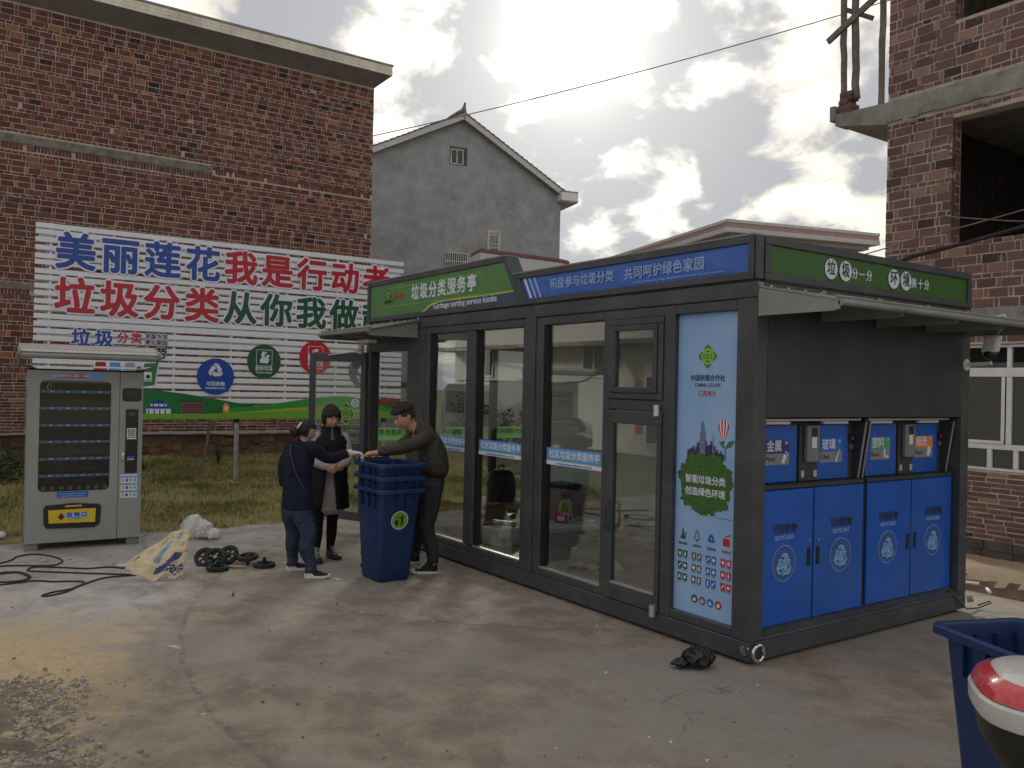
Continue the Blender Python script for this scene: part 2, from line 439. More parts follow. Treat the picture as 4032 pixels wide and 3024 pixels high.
# ------------------------------------------------------------------ the kiosk
def build_kiosk():
    L, W, H = 6.10, 2.84, 2.61
    K = thing('kiosk', 'long charcoal glass kiosk with green and blue sign boxes', 'kiosk')
    P = lambda mb, nm, m=M_CHAR, bevel=0.006, **k: mb.build(nm, m, K, bevel=bevel, **k)
    # base ring, posts, top ring
    P(MB().box(-L, 0, 0.0, 0.13, 0.025, 0.155), 'base_beam'); P(MB().box(-L, 0, W - .13, W, 0.025, 0.155), 'base_beam')
    P(MB().box(-L, -L + .13, .132, W - .132, 0.025, 0.155), 'base_beam'); P(MB().box(-0.13, 0, .132, W - .132, 0.025, 0.155), 'base_beam')
    for x, y in ((-L, 0), (-.165, 0), (-L, W - .13), (-.165, W - .13)):
        P(MB().box(x, x + (.165 if x > -1 else .13), y, y + .13, 0.157, 2.495), 'corner_post')
    P(MB().box(-L, 0, 0.002, 0.13, 2.497, H), 'top_beam'); P(MB().box(-L, 0, W - .13, W, 2.497, H), 'top_beam')
    P(MB().box(-L, -L + .13, .132, W - .132, 2.36, H), 'top_beam'); P(MB().box(-.13, -.003, .132, W - .132, 2.497, H), 'top_beam')
    for x, y in ((-5.9, .1), (-.2, .1), (-5.9, W - .2), (-.2, W - .2), (-3, .1), (-3, W - .2)):
        P(MB().box(x - .05, x + .05, y - .04, y + .06, 0, .024), 'foot', M_BLACK, 0)
    P(MB().box(-L + .02, -.02, .02, W - .02, H + .002, H + .07), 'roof')
    P(MB().box(-L + .13, -.135, .135, W - .135, .10, .14), 'floor_plate', mat('kiosk_floor', (0.34, 0.31, 0.27), 0.25, 0, .12, 3, stain=.5), 0)
    P(MB().box(-L + .131, -.78, .131, W - .131, 2.43, 2.47), 'ceiling', M_INNER, 0)
    # back wall and the inner partition in front of the bin room
    P(MB().box(-L + .13, -.135, W - .09, W - .01, .157, 2.495), 'back_wall', M_INNER, 0)
    P(MB().box(-.80, -.75, .14, W - .1, .142, 2.43), 'partition', M_INNER, 0)
    P(MB().box(-.74, -.70, .1, W - .1, .142, 2.49), 'partition', M_BLACK, 0)
    P(MB().box(-5.36, -5.24, W - .105, W - .091, .52, .64), 'wall_socket', M_WHITE, .004)
    # left end: glazed side
    for y in (1.035, 1.91): P(MB().box(-L + .01, -L + .10, y - .045, y + .045, .157, 2.358), 'mullion')
    for a, b in ((.13, .99), (1.08, 1.865), (1.955, W - .13)):
        P(MB().box(-L + .05, -L + .058, a, b, .16, 2.358), 'glass_pane', M_GLASS, 0)
        g = P(MB().quad((-L + .045, a + .01, 1.135), (-L + .045, b - .01, 1.135), (-L + .045, b - .01, 1.295), (-L + .045, a + .01, 1.295)), 'glass_strip', M_STRIPG, 0, fix=False)
        text('社区垃圾分类服务亭', .085, M_PRW2, g, (-L + .0385, (a + b) / 2, 1.235), ((0, -1, 0), (0, 0, 1)), heavy=.002)
        P(MB().box(-L + .03, -L + .10, a, b, .157, .18), 'sill', M_ALU, 0)
    # front: doorway jamb, mullions, window columns
    P(MB().box(-5.0, -4.60, .004, .10, .157, 2.493), 'jamb_panel')
    P(MB().box(-5.968, -5.002, .006, .10, 2.25, 2.493), 'transom_panel')
    lamp = P(MB().box(-5.62, -5.34, -.34, -.22, 2.34, 2.375), 'ceiling_lamp', M_WHITE, .006)
    P(MB().box(-4.598, -4.49, .012, .10, .157, 2.493), 'window_jamb')
    P(MB().box(-3.70, -3.53, .0, .10, .235, 2.415), 'mullion')
    P(MB().box(-2.71, -2.395, .010, .10, .157, 2.493), 'centre_post'); P(MB().box(-2.655, -2.505, -.004, .009, .157, 2.5), 'centre_post')
    P(MB().box(-1.56, -1.488, .004, .10, .157, 2.493), 'mullion')
    P(MB().box(-.866, -.758, .004, .10, .157, 2.493), 'mullion')
    for a, b in ((-4.49, -2.71), (-2.395, -1.56), (-.757, -.167)):
        P(MB().box(a, b, .006, .10, .157, .222), 'bottom_rail'); P(MB().box(a, b, .006, .10, 2.42, 2.493), 'top_rail')
    for a, b in ((-4.49, -3.70), (-3.53, -2.71), (-2.395, -1.56)):
        P(MB().box(a, b, .058, .066, .222, 2.42), 'glass_pane', M_GLASS, 0)
        P(MB().box(a, b, .012, .030, .223, .238), 'sill', M_ALU, 0); P(MB().box(a, b, .040, .055, .223, .236), 'sill', M_ALU, 0)
        P(MB().box(a + .001, a + .03, .03, .1, .24, 2.418), 'gasket', M_BLACK, 0)
        g = P(MB().box(a + .006, b - .006, .051, .056, 1.163, 1.315), 'glass_strip', M_STRIP, 0)
        rect(g, ((a + b) / 2, .051, 1.181), b - a - .013, .034, FX, M_PRW, 'strip_band')
        rect(g, ((a + b) / 2, .051, 1.201), b - a - .013, .006, FX, M_YEL, 'strip_band')
        text('社区垃圾分类服务亭', .078, M_PRW, g, ((a + b) / 2, .0495, 1.258), FX, heavy=.0022, xs=1.0)
        text('Community garbage classification service kiosk', .026, M_PRB, g, ((a + b) / 2, .0485, 1.181), FX)
    # top-hung window
    w = MB(); frame_xz(w, -1.486, -.868, 1.777, 2.413, .05, -.012, .08); wf = P(w, 'window')
    w = MB(); frame_xz(w, -1.434, -.920, 1.829, 2.361, .042, -.024, .03); w.build('sash', M_CHAR, wf, bevel=.004)
    MB().box(-1.392, -.962, .0, .006, 1.87, 2.32).build('glass_pane', M_GLASS, wf)
    P(MB().box(-1.487, -.867, .006, .10, 2.414, 2.493), 'top_rail'); P(MB().box(-1.487, -.867, .004, .10, 1.69, 1.776), 'window_rail')
    # service door
    w = MB(); z0, z1, x0, x1 = .162, 1.683, -1.484, -.870
    w.box(x0, x1, -.01, .05, z0, z0 + .125); w.box(x0, x1, -.01, .05, z1 - .105, z1); w.box(x0, x0 + .07, -.01, .05, z0 + .125, z1 - .105); w.box(x1 - .045, x1, -.01, .05, z0 + .125, z1 - .105)
    d = P(w, 'service_door')
    MB().box(x0 + .07, x1 - .045, .015, .022, z0 + .125, z1 - .105).build('glass_pane', M_GLASS, d)
    MB().box(x0 + .07, x1 - .045, -.006, .01, z0 + .126, z0 + .142).build('sill', M_ALU, d)
    MB().tube([(-1.425, -.012, .72), (-1.425, -.06, .74), (-1.425, -.06, .92), (-1.425, -.012, .94)], .011, 8).build('handle', M_CHAR2, d, smooth=True)
    for z in (.135, 1.655):
        MB().cyl((-.892, -.035, z), (0, 0, 1), .026, .085, 16).build('hinge', M_ALU, d, smooth=True)
    # light blue poster panel
    w = MB().box(-.757, -.168, .05, .07, .222, 2.42); pp = P(w, 'poster_panel', M_SKYP, 0)
    build_poster(pp, -.757, -.168, .222, 2.42, .05)
    # sign boxes
    s = MB(); oy = -.005
    def slab(pts, y0, y1, mb): mb.hexa([(x, y0, z) for x, z in pts], [(x, y1, z) for x, z in pts])
    gout = [(-6.098, 2.625), (-2.724, 2.625), (-3.024, 3.12), (-6.092, 3.12)]
    gin = [(-6.03, 2.678), (-2.815, 2.678), (-3.052, 3.068), (-6.028, 3.068)]
    bout = [(-2.718, 2.625), (-.028, 2.625), (-.028, 2.925), (-2.900, 2.925)]
    bin_ = [(-2.655, 2.675), (-.078, 2.675), (-.078, 2.872), (-2.778, 2.872)]
    for nm, o, i, bm_, msh in (('green_sign_box', gout, gin, M_GREEN, 0), ('blue_sign_box', bout, bin_, M_BLUEB, 1)):
        f = MB()
        for k in range(4):
            a, b = o[k], o[(k + 1) % 4]; c, d2 = i[(k + 1) % 4], i[k]
            slab([a, b, c, d2], oy, oy + .16, f)
        sb = P(f, nm, M_CHAR, .003)
        MB().quad(*[(x, oy + .09, z) for x, z in i]).build('sign_back', M_CHAR2, sb, fix=False)
        bt = MB(); bt.hexa([(o[3][0], oy - .002, o[3][1]), (o[2][0], oy - .002, o[2][1]), (o[2][0], oy - .002, o[2][1] + .012), (o[3][0], oy - .002, o[3][1] + .012)], [(o[3][0], .16, o[3][1] + .001), (o[2][0], .16, o[2][1] + .001), (o[2][0], .16, o[2][1] + .012), (o[3][0], .16, o[3][1] + .012)])
        bt.build('cap_strip', M_AWN, sb)
        wavy('banner', bm_, sb, i, 160, 10, oy + .018, .0045, 3 + msh)
        yy = oy + .010
        if msh == 0:
            lf = [(x, z) for x, z in ((-3.72 - .9, 2.680), (-2.818, 2.680), (-2.870, 2.768), (-4.22, 2.768), (-4.40, 2.748))]
            poly(sb, [[(-4.62, 2.680), (-2.818, 2.680), (-2.868, 2.762), (-4.30, 2.762), (-4.47, 2.735)]], (0, yy, 0), FX, M_NAVYB, 'lower_band')
            poly(sb, [[(-4.68, 2.680), (-4.62, 2.680), (-4.47, 2.735), (-4.50, 2.752)], [(-4.50, 2.752), (-4.47, 2.735), (-4.30, 2.762), (-4.31, 2.776)], [(-4.31, 2.776), (-4.30, 2.762), (-2.868, 2.762), (-2.876, 2.776)]], (0, yy, 0), FX, M_YEL, 'yellow_line')
            # rounded outline
            path = []
            xa, xb, za, zb, rr = -5.70, -3.42, 2.782, 3.008, .1
            for cx, cz, a0 in ((xb - rr, zb - rr, 0), (xa + rr, zb - rr, 90), (xa + rr, za + rr, 180), (xb - rr, za + rr, 270)):
                for q in range(7): path.append((cx + rr * math.cos(R(a0 + 15 * q)), cz + rr * math.sin(R(a0 + 15 * q))))
            cxm, czm = (xa + xb) / 2, (za + zb) / 2
            ring = []
            for q in range(len(path)):
                a, b = path[q], path[(q + 1) % len(path)]
                sh = lambda p: (p[0] + (-.006 if p[0] > cxm else .006), p[1] + (-.006 if p[1] > czm else .006))
                ring.append([a, b, sh(b), sh(a)])
            poly(sb, ring, (0, yy, 0), FX, M_PRLG, 'outline')
            text('垃圾分类服务亭', .185, M_PRW, sb, (-4.245, yy, 2.90), FX, heavy=.006, xs=1.0, space=1.19)
            text('Garbage sorting service kiosks', .094, M_PRW, sb, (-3.79, yy - .002, 2.722), FX, heavy=.0012, xs=1.08)
            emblem(sb, (-5.53, yy, 2.925), .062, FX, M_PRDG, M_PRLG)
            text('中国供销合作社', .034, M_PRDG, sb, (-5.53, yy, 2.845), FX)
            text('江西再生', .075, M_PRR, sb, (-5.25, yy, 2.89), FX)
        else:
            text('积极参与垃圾分类', .104, M_PRW2, sb, (-1.885, yy, 2.776), FX, heavy=.003, space=1.06); text('共同呵护绿色家园', .104, M_PRW2, sb, (-.905, yy, 2.773), FX, heavy=.003, space=1.06)
            text('Actively participate in garbage classification and common care our green home.', .029, M_PRW2, sb, (-.755, yy, 2.702), FX)
            for k in range(3):
                x = -2.70 + .075 * k
                poly(sb, [[(x - .02, 2.868), (x + .012, 2.868), (x + .122, 2.68), (x + .09, 2.68)]], (0, yy, 0), FX, [M_PRW, M_PRW2, M_PRW2][k], 'stripe')
    P(MB().box(-.024, .0, .0, .07, 2.622, 2.922), 'sign_corner')
    # right-hand sign
    f = MB(); y0, y1, z0, z1 = .078, 2.835, 2.622, 2.922
    f.box(-.14, .006, y0, y1, z0, z0 + .05); f.box(-.14, .006, y0, y1, z1 - .055, z1); f.box(-.14, .006, y0, y0 + .06, z0 + .05, z1 - .055); f.box(-.14, .006, y1 - .06, y1, z0 + .05, z1 - .055)
    sb = P(f, 'side_sign_box', M_CHAR, .003)
    MB().quad((-.09, y0, z0), (-.09, y1, z0), (-.09, y1, z1), (-.09, y0, z1)).build('sign_back', M_CHAR2, sb, fix=False)
    wavy('banner', M_GREEN2, sb, [(y0 + .06, z0 + .05), (y1 - .06, z0 + .05), (y1 - .06, z1 - .055), (y0 + .06, z1 - .055)], 140, 8, -.012, .003, 9, 'x')
    xx = -.004
    for y, ch in ((.828, '垃'), (1.006, '圾'), (1.644, '环'), (1.818, '境')):
        disc(sb, (xx, y, 2.768), .076, RX, M_PRW, 'roundel')
        text(ch, .115, M_PRDG, sb, (xx + .003, y, 2.768), RX, heavy=.003, xs=.9)
    for y, ch in ((1.125, '分'), (1.215, '一'), (1.31, '分'), (1.935, '美'), (2.03, '十'), (2.125, '分')):
        text(ch, .085, M_PRW, sb, (xx, y, 2.755), RX, heavy=.0018, xs=.9)
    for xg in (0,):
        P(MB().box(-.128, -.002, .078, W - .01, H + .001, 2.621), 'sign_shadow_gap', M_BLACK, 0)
    # right face around the recycling bays
    P(MB().box(-.05, .0, .132, W - .132, 1.68, 2.495), 'side_panel', M_CHAR2, .003)
    P(MB().box(-.05, .0, 2.712, W - .132, .157, 1.678), 'side_jamb'); 
    P(MB().hexa([(-.0, .132, .157), (-.0, 2.71, .157), (-.0, 2.71, .17), (-.0, .132, .17)], [(-.12, .132, .157), (-.12, 2.71, .157), (-.12, 2.71, .235), (-.12, .132, .235)]), 'bay_sill')
    P(MB().box(-.70, -.695, .14, W - .14, .157, 2.4), 'bay_back', M_BLACK, 0)
    # seams and screws of the cladding
    sm = MB()
    for x in (-4.35, -2.58): sm.box(x - .0015, x + .0015, -.0012, .0, 2.50, 2.605)
    P(sm, 'panel_seam', M_BLACK, 0, kind='stuff')
    sc = MB(); r = random.Random(12)
    for k in range(24): sc.cyl((-6.0 + k * .255, -.0005, 2.515), (0, -1, 0), .006, .002, 8)
    for k in range(11): sc.cyl((.0005, .2 + k * .245, 2.47), (1, 0, 0), .006, .002, 8); sc.cyl((.0005, .2 + k * .245, 1.71), (1, 0, 0), .006, .002, 8)
    P(sc, 'screw', M_CHAR2, 0, kind='stuff')
    # chrome lifting ring on the corner
    rg = MB(); rg.tube([(-.03, -.004, .105), (-.03, -.02, .105)], .035, 20)
    path = [(.008 + .02, .06 + .055 * math.cos(2 * PI * k / 24), .09 + .055 * math.sin(2 * PI * k / 24)) for k in range(25)]
    rg.tube(path, .012, 8, cap=False); rg.cyl((-.004, .06, .145), (1, 0, 0), .014, .036, 10)
    P(rg, 'lifting_ring', M_STEEL, 0, smooth=True)
    # awnings: along the right face and over the doorway
    def awning(nm, origin, along, out, length, gs):
        A = bpy.data.objects.new(nm, None); link(A, K)
        o, a, n = Vector(origin), Vector(along), Vector(out)
        Q = lambda s_, d, z: o + a * s_ + n * d + Vector((0, 0, z))
        sh = MB(); T = .012
        sh.hexa([Q(0, .005, .02), Q(length, .005, .02), Q(length, .62, -.115), Q(0, .62, -.115)], [Q(0, .005, .02 + T), Q(length, .005, .02 + T), Q(length, .62, -.115 + T), Q(0, .62, -.115 + T)])
        sh.build('sheet', M_AWN, A)
        MB().tube([Q(0, .635, -.125), Q(length, .635, -.125)], .022, 10).build('edge_tube', M_AWN, A, smooth=True)
        MB().tube([Q(0, .60, -.088), Q(length, .60, -.088)], .012, 8).build('edge_tube', M_AWN, A, smooth=True)
        for s_ in gs:
            w_ = .006
            MB().hexa([Q(s_, .004, .016), Q(s_, .625, -.118), Q(s_, .625, -.165), Q(s_, .58, -.175), Q(s_, .004, -.175)], [Q(s_ + w_, .004, .016), Q(s_ + w_, .625, -.118), Q(s_ + w_, .625, -.165), Q(s_ + w_, .58, -.175), Q(s_ + w_, .004, -.175)]).build('gusset', M_AWN, A)
            b = MB(); b.hexa([Q(s_, .002, .0), Q(s_ + .045, .002, .0), Q(s_ + .045, .002, .055), Q(s_, .002, .055)], [Q(s_, .012, .0), Q(s_ + .045, .012, .0), Q(s_ + .045, .012, .055), Q(s_, .012, .055)])
            b.build('bracket', M_AWN, A)
        nb = int(length / .18)
        bl = MB()
        for q in range(nb):
            bl.cyl(Q(.1 + q * (length - .2) / max(1, nb - 1), .03, .028), (0, 0, 1), .008, .008, 8)
        bl.build('bolt', M_ALU, A, kind='stuff')
    awning('side_awning', (0.001, .01, 2.545), (0, 1, 0), (1, 0, 0), 2.80, (0, .70, 1.40, 2.10, 2.74))
    awning('door_awning', (-6.08, -.006, 2.56), (1, 0, 0), (0, -1, 0), 1.38, (0, .68, 1.34))
    # entrance door leaf, swung open to the left
    D = bpy.data.objects.new('entrance_door', None); link(D, K, (-5.99, -.02, 0), (0, 0, R(-160 + 180 + 180)))
    D.rotation_euler = (0, 0, R(200))
    w_, t, zb, zt = 1.03, .045, .125, 2.245
    f = MB(); f.box(0, .085, 0, t, zb, zt); f.box(w_ - .085, w_, 0, t, zb, zt); f.box(.086, w_ - .086, 0, t, zt - .11, zt); f.box(.086, w_ - .086, 0, t, zb, zb + .11); f.box(.086, w_ - .086, 0, t, .90, 1.10)
    f.build('door_frame', M_CHAR, D, bevel=.004)
    gp = MB().box(.086, w_ - .086, .018, .026, 1.10, zt - .11).build('glass_pane', M_GLASS, D)
    MB().box(.086, w_ - .086, .018, .026, zb + .11, .90).build('glass_pane', M_GLASS, D)
    B_ = ((1, 0, 0), (0, 0, 1)); B_ = ((-1, 0, 0), (0, 0, 1))
    emblem(D, (.34, .03, 1.47), .13, B_, M_PRDG, None)
    emblem(D, (.34, .0275, 1.47), .155, B_, M_PRLG, None)
    text('中国供销合作社', .085, M_PRDG, D, (.36, .03, 1.27), B_, heavy=.002)
    text('CHINA CO-OP', .06, M_PRDG, D, (.36, .03, 1.20), B_, heavy=.0012)
    MB().tube([(w_ * .62, t + .03, zt - .03), (.12, t + .05, zt + .01), (-.12, t + .14, zt + .06)], .009, 6).build('closer_arm', M_ALU, D, smooth=True)
    MB().box(.03, .09, t, t + .05, zt - .02, zt + .09).build('closer_body', M_INNER, D, bevel=.006)
    return K

def build_poster(pp, x0, x1, z0, z1, y):
    cx = (x0 + x1) / 2 ; O = lambda x, z, k=0: (x, y - .001 - .0012 * k, z)
    emblem(pp, O(cx - .005, 2.105), .085, FX, M_PRG, M_PRLG)
    text('中国供销合作社', .05, M_PRK, pp, O(cx - .005, 1.945), FX, heavy=.0012, xs=.95)
    text('CHINA CO-OP', .037, M_PRK, pp, O(cx - .005, 1.895), FX, heavy=.0008)
    text('江西再生', .046, M_PRR, pp, O(cx - .005, 1.832), FX, xs=.95)
    # skyline
    r = random.Random(5); b = []
    for k in range(30):
        x = -.17 + .34 * k / 29; h = .04 + .06 * math.exp(-(x / .1) ** 2) + r.uniform(0, .06) * math.exp(-(x / .16) ** 2)
        b.append([(x - .009, 0), (x + .009, 0), (x + .009, h), (x - .009, h)])
    tower = [[(-.055, 0), (.0, 0), (.0, .20), (-.055, .20)], [(-.045, .20), (-.012, .20), (-.012, .25), (-.045, .25)], [(-.036, .25), (-.02, .25), (-.02, .275), (-.036, .275)], [(.062, 0), (.084, 0), (.075, .185), (.072, .2)]]
    sk = mat('skyline_print', srgb(92, 104, 136), .5, 0, .25, 60)
    poly(pp, b, O(cx - .01, 1.36), FX, sk, 'skyline'); poly(pp, tower, O(cx - .01, 1.36, 1), FX, mat('tower_print', srgb(120, 128, 160), .5, 0, .3, 80), 'skyline')
    # leafy globe
    lf = mat('leaf_print', srgb(74, 122, 52), .6, 0, .3, 45, col2=srgb(38, 76, 30))
    pts = []
    n = 120
    for k in range(n):
        a = 2 * PI * k / n; rr = 1 + .05 * math.sin(7 * a) + .035 * math.sin(19 * a + 1) + r.uniform(-.05, .05)
        q = .80 if math.sin(a) < 0 else .76
        pts.append((.245 * rr * math.copysign(abs(math.cos(a)) ** .8, math.cos(a)), .28 * q * rr * math.copysign(abs(math.sin(a)) ** .8, math.sin(a))))
    poly(pp, [[(0, 0), pts[k], pts[(k + 1) % n]] for k in range(n)], O(cx - .01, 1.19, 2), FX, lf, 'leafy_globe')
    text('智能垃圾分类', .064, M_PRW, pp, O(cx - .005, 1.205, 3), FX, heavy=.0016)
    text('创造绿色环境', .064, M_PRW, pp, O(cx - .005, 1.115, 3), FX, heavy=.0016)
    # sprout and balloon
    poly(pp, [[(0, 0), (.006, 0), (.004, .10), (-.002, .10)], [(0, .09), (-.02, .13), (-.06, .14), (-.03, .10)], [(0, .09), (.03, .14), (.085, .15), (.05, .105)]], O(cx + .175, 1.36, 3), FX, M_PRG, 'sprout')
    for k in range(7):
        a0, a1 = -.05 + .1 * k / 7, -.05 + .1 * (k + 1) / 7
        hh = lambda a: math.sqrt(max(0, .0026 - a * a))
        poly(pp, [[(a0 * .35, -.085), (a1 * .35, -.085), (a1, 0), (a1, hh(a1) * 1.1), (a0, hh(a0) * 1.1), (a0, 0)]], O(cx + .155, 1.60), FX, M_PRR if k % 2 == 0 else M_PRW, 'balloon')
    poly(pp, [[(-.01, -.115), (.01, -.115), (.008, -.098), (-.008, -.098)]], O(cx + .155, 1.60), FX, M_PRK, 'balloon_basket')
    poly(pp, [[(.1, 0), (.29, 0), (.29, .003), (.1, .003)]], O(cx, .95), FX, M_PRK, 'panel_seam')
    # four columns of pictograms
    cols = [M_PRDG, M_PRGY, M_PRB, M_PRR]; names = ['厨余垃圾', '其他垃圾', '可回收物', '有害垃圾']
    for i in range(4):
        x = x0 + .085 + i * .137; zc = .79 + .002 * i
        m = cols[i]
        if i == 2: recycle_arrows(pp, O(x, zc), .042, FX, m, off=.0)
        elif i == 3: poly(pp, [[(-.03, -.035), (.03, -.035), (.03, .02), (-.03, .02)], [(-.004, .02), (.004, .02), (.004, .045), (-.004, .045)], [(.0, .04), (.03, .055), (.035, .042), (.01, .034)]], O(x, zc), FX, m, 'pictogram')
        elif i == 1: poly(pp, [[(-.032, -.02), (-.022, -.02), (.0, .04), (-.006, .048)], [(.032, -.02), (.022, -.02), (.0, .04), (.006, .048)], [(-.032, -.02), (.032, -.02), (.02, -.028), (-.02, -.028)], [(-.007, -.028), (.007, -.028), (.007, -.042), (-.007, -.042)]], O(x, zc), FX, m, 'pictogram')
        else: poly(pp, [[(-.03, -.03), (.02, -.04), (.03, -.01), (-.01, .0)], [(-.012, .0), (.01, .0), (.006, .035), (-.006, .05)], [(.01, -.005), (.036, .0), (.03, .02)]], O(x, zc), FX, m, 'pictogram')
        text(names[i], .021, m, pp, O(x, .72), FX, heavy=.0006)
        for rw in range(3):
            for cc in range(2):
                px, pz = x - .026 + .052 * cc, .645 - .085 * rw
                rect(pp, O(px, pz), .042, .052, FX, m, 'pictogram_tile', thick=.0008)
                q = (i * 6 + rw * 2 + cc) % 5
                sh = [[[(-.012, -.012), (.012, -.012), (.008, .012), (-.008, .012)]], [[(-.006, -.018), (.006, -.018), (.006, .006), (.002, .018), (-.002, .018), (-.006, .006)]], [[(-.015, -.01), (-.008, -.016), (.015, .01), (.008, .016)]], [[(-.014, -.004), (.0, -.015), (.014, -.004), (.008, .012), (-.008, .012)]], [[(-.016, -.012), (.016, -.012), (.016, -.006), (-.016, -.006)], [(-.007, -.004), (.007, -.004), (.009, .012), (-.009, .012)]]][q]
                poly(pp, sh, O(px, pz, 1.4), FX, M_PRW, 'pictogram')
                rect(pp, O(px, pz - .034), .03, .006, FX, M_PRGY, 'caption', thick=.0006)
        px = cx - .085 + i * .075
        disc(pp, O(px, .335), .030, FX, m, 'roundel', thick=.0008)
        if i == 2 or i == 1: recycle_arrows(pp, O(px, .332, 1.4), .021, FX, M_PRW, off=0)
        else: poly(pp, [[(-.013, -.015), (.013, -.015), (.013, .006), (-.013, .006)], [(-.003, .006), (.012, .016), (.002, .018)]], O(px, .335, 1.4), FX, M_PRW, 'pictogram')

def build_cabinet(y0, loc_label, names):
    """a recycling cabinet: two doors below, a leaning chute panel above; local y runs along the kiosk's end wall, x = 0 is the door front"""
    C = thing('recycling_cabinet', loc_label, 'recycling cabinet', (-.062, y0, 0), 0, 'blue recycling cabinets in the kiosk end')
    w = 1.255; hw = w / 2
    P = lambda mb, nm, m, bevel=.004, **k: mb.build(nm, m, C, bevel=bevel, **k)
    P(MB().box(-.58, -.025, .0, w, .165, 1.17), 'carcass', M_CHAR2)
    P(MB().box(-.30, .0, .0, w, 1.172, 1.2), 'ledge', M_CHAR2)
    th = R(20)
    for s in range(2):
        a = .008 + s * (hw + .003); b = a + hw - .014
        d = P(MB().box(-.022, 0, a, b, .215, 1.165), 'door', M_CAB, .004)
        ym = (a + b) / 2 + (-.02 if s == 0 else .02)
        text('可回收物', .072, M_PRK, d, (.001, ym, .885), RX, heavy=.0028, xs=.95)
        text('RECYCLABLE', .042, M_PRW2, d, (.001, ym, .825), RX, heavy=.0008, xs=.86)
        disc(d, (.0005, ym, .645), .128, RX, M_PRW2, 'ring_print', thick=.0008); disc(d, (.001, ym, .645), .124, RX, mat('ring_fill', srgb(48, 92, 160), .4, 0, .03), 'ring_print', thick=.0008)
        recycle_arrows(d, (.0015, ym, .63), .098, RX, M_STRIP, m_edge=M_PRW)
        hy = (b - .045) if s == 0 else (a + .045)
        hs = MB().box(-.004, .006, hy - .022, hy + .022, .60, .73).build('handle', M_BLACK, d, bevel=.005)
        MB().box(.005, .008, hy - .012, hy + .012, .615, .715).build('handle_slot', M_RUBBER, hs)
        MB().cyl((0, hy, .785), (1, 0, 0), .011, .008, 12).build('lock', M_STEEL, d, smooth=True)
    # upright chute panel set back above the ledge, between raked cheeks
    fx = -.090
    P(MB().box(fx - .03, fx - .006, .012, w - .012, 1.2, 1.64), 'chute_board', M_CHAR2)
    for s in range(2):
        a, b = ((.10, .530), (.778, 1.160))[s]
        fl = P(MB().box(fx - .005, fx + .006, a, b, 1.206, 1.622), 'chute_flap', M_CAB)
        ch, en, colm, pic = names[s]
        yc = (.3025, .947)[s]
        cpos = lambda y, z, k: (fx + .0065 + k * .001, y, z)
        rect(fl, cpos(yc, 1.423, 0), .275, .18, RX, mat_l('label_grey', srgb(138, 142, 150)), 'chute_label', thick=.0008)
        rect(fl, cpos(yc, 1.464, .9), .273, .098, RX, colm, 'chute_label', thick=.0008)
        text(ch, .09, M_PRW, fl, cpos(yc - .035, 1.464, 2), RX, heavy=.0016, xs=.95)
        text(en, .05, M_PRK, fl, cpos(yc - .075, 1.376, 1.2), RX, heavy=.0007)
        poly(fl, pic, cpos(yc + .075, 1.385, 2.4), RX, M_PRW, 'chute_picture')
        rect(fl, cpos(yc + .10, 1.492, 2.2), .026, .024, RX, M_PRW2, 'chute_label', thick=.0006)
    P(MB().box(fx - .004, fx + .014, .55, .765, 1.203, 1.625), 'control_plate', M_CHAR2)
    bx = P(MB().box(fx + .0145, fx + .05, .598, .742, 1.345, 1.615), 'clear_box', mat_l('clear_plastic', (.20, .21, .215)), .006)
    MB().box(fx + .0505, fx + .053, .645, .70, 1.45, 1.53).build('box_label', M_WHITE, bx)
    MB().box(fx + .0505, fx + .053, .64, .71, 1.535, 1.60).build('box_screen', M_BLACK, bx)
    for y in (.585, .735): P(MB().box(fx + .0145, fx + .022, y - .018, y + .018, 1.23, 1.285), 'lock_plate', M_ALU)
    rb = P(MB().box(fx, fx + .012, 1.18, 1.235, 1.48, 1.545), 'push_button', M_BLACK)
    MB().cyl((fx + .0122, 1.207, 1.512), (1, 0, 0), .014, .008, 12).build('button_cap', M_PRR, rb, smooth=True)
    P(MB().box(fx, fx + .008, 1.18, 1.235, 1.425, 1.465), 'button_label', M_PRGY)
    for y0_, y1_ in ((.0, .010), (w - .010, w)):
        P(MB().hexa([(-.30, y0_, 1.203), (-.060, y0_, 1.203), (.005, y0_, 1.645), (-.30, y0_, 1.645)], [(-.30, y1_, 1.203), (-.060, y1_, 1.203), (.005, y1_, 1.645), (-.30, y1_, 1.645)]), 'cheek', M_CHAR2, .001)
        P(MB().hexa([(-.058, y0_, 1.203), (-.046, y0_, 1.203), (.019, y0_, 1.645), (.007, y0_, 1.645)], [(-.058, y1_, 1.203), (-.046, y1_, 1.203), (.019, y1_, 1.645), (.007, y1_, 1.645)]), 'edge_strip', M_ALU, .001)
    P(MB().box(-.07, -.012, .03, w - .03, 1.65, 1.672), 'lamp_rail', M_ALU, .006)
    for y in (.22, .92): P(MB().box(-.062, -.02, y - .15, y + .15, 1.628, 1.649), 'lamp_tube', M_WHITE, .006)
    return C
def mat_l(n, c):
    return MATS[n] if n in MATS else mat(n, c, .45, 0, .04)
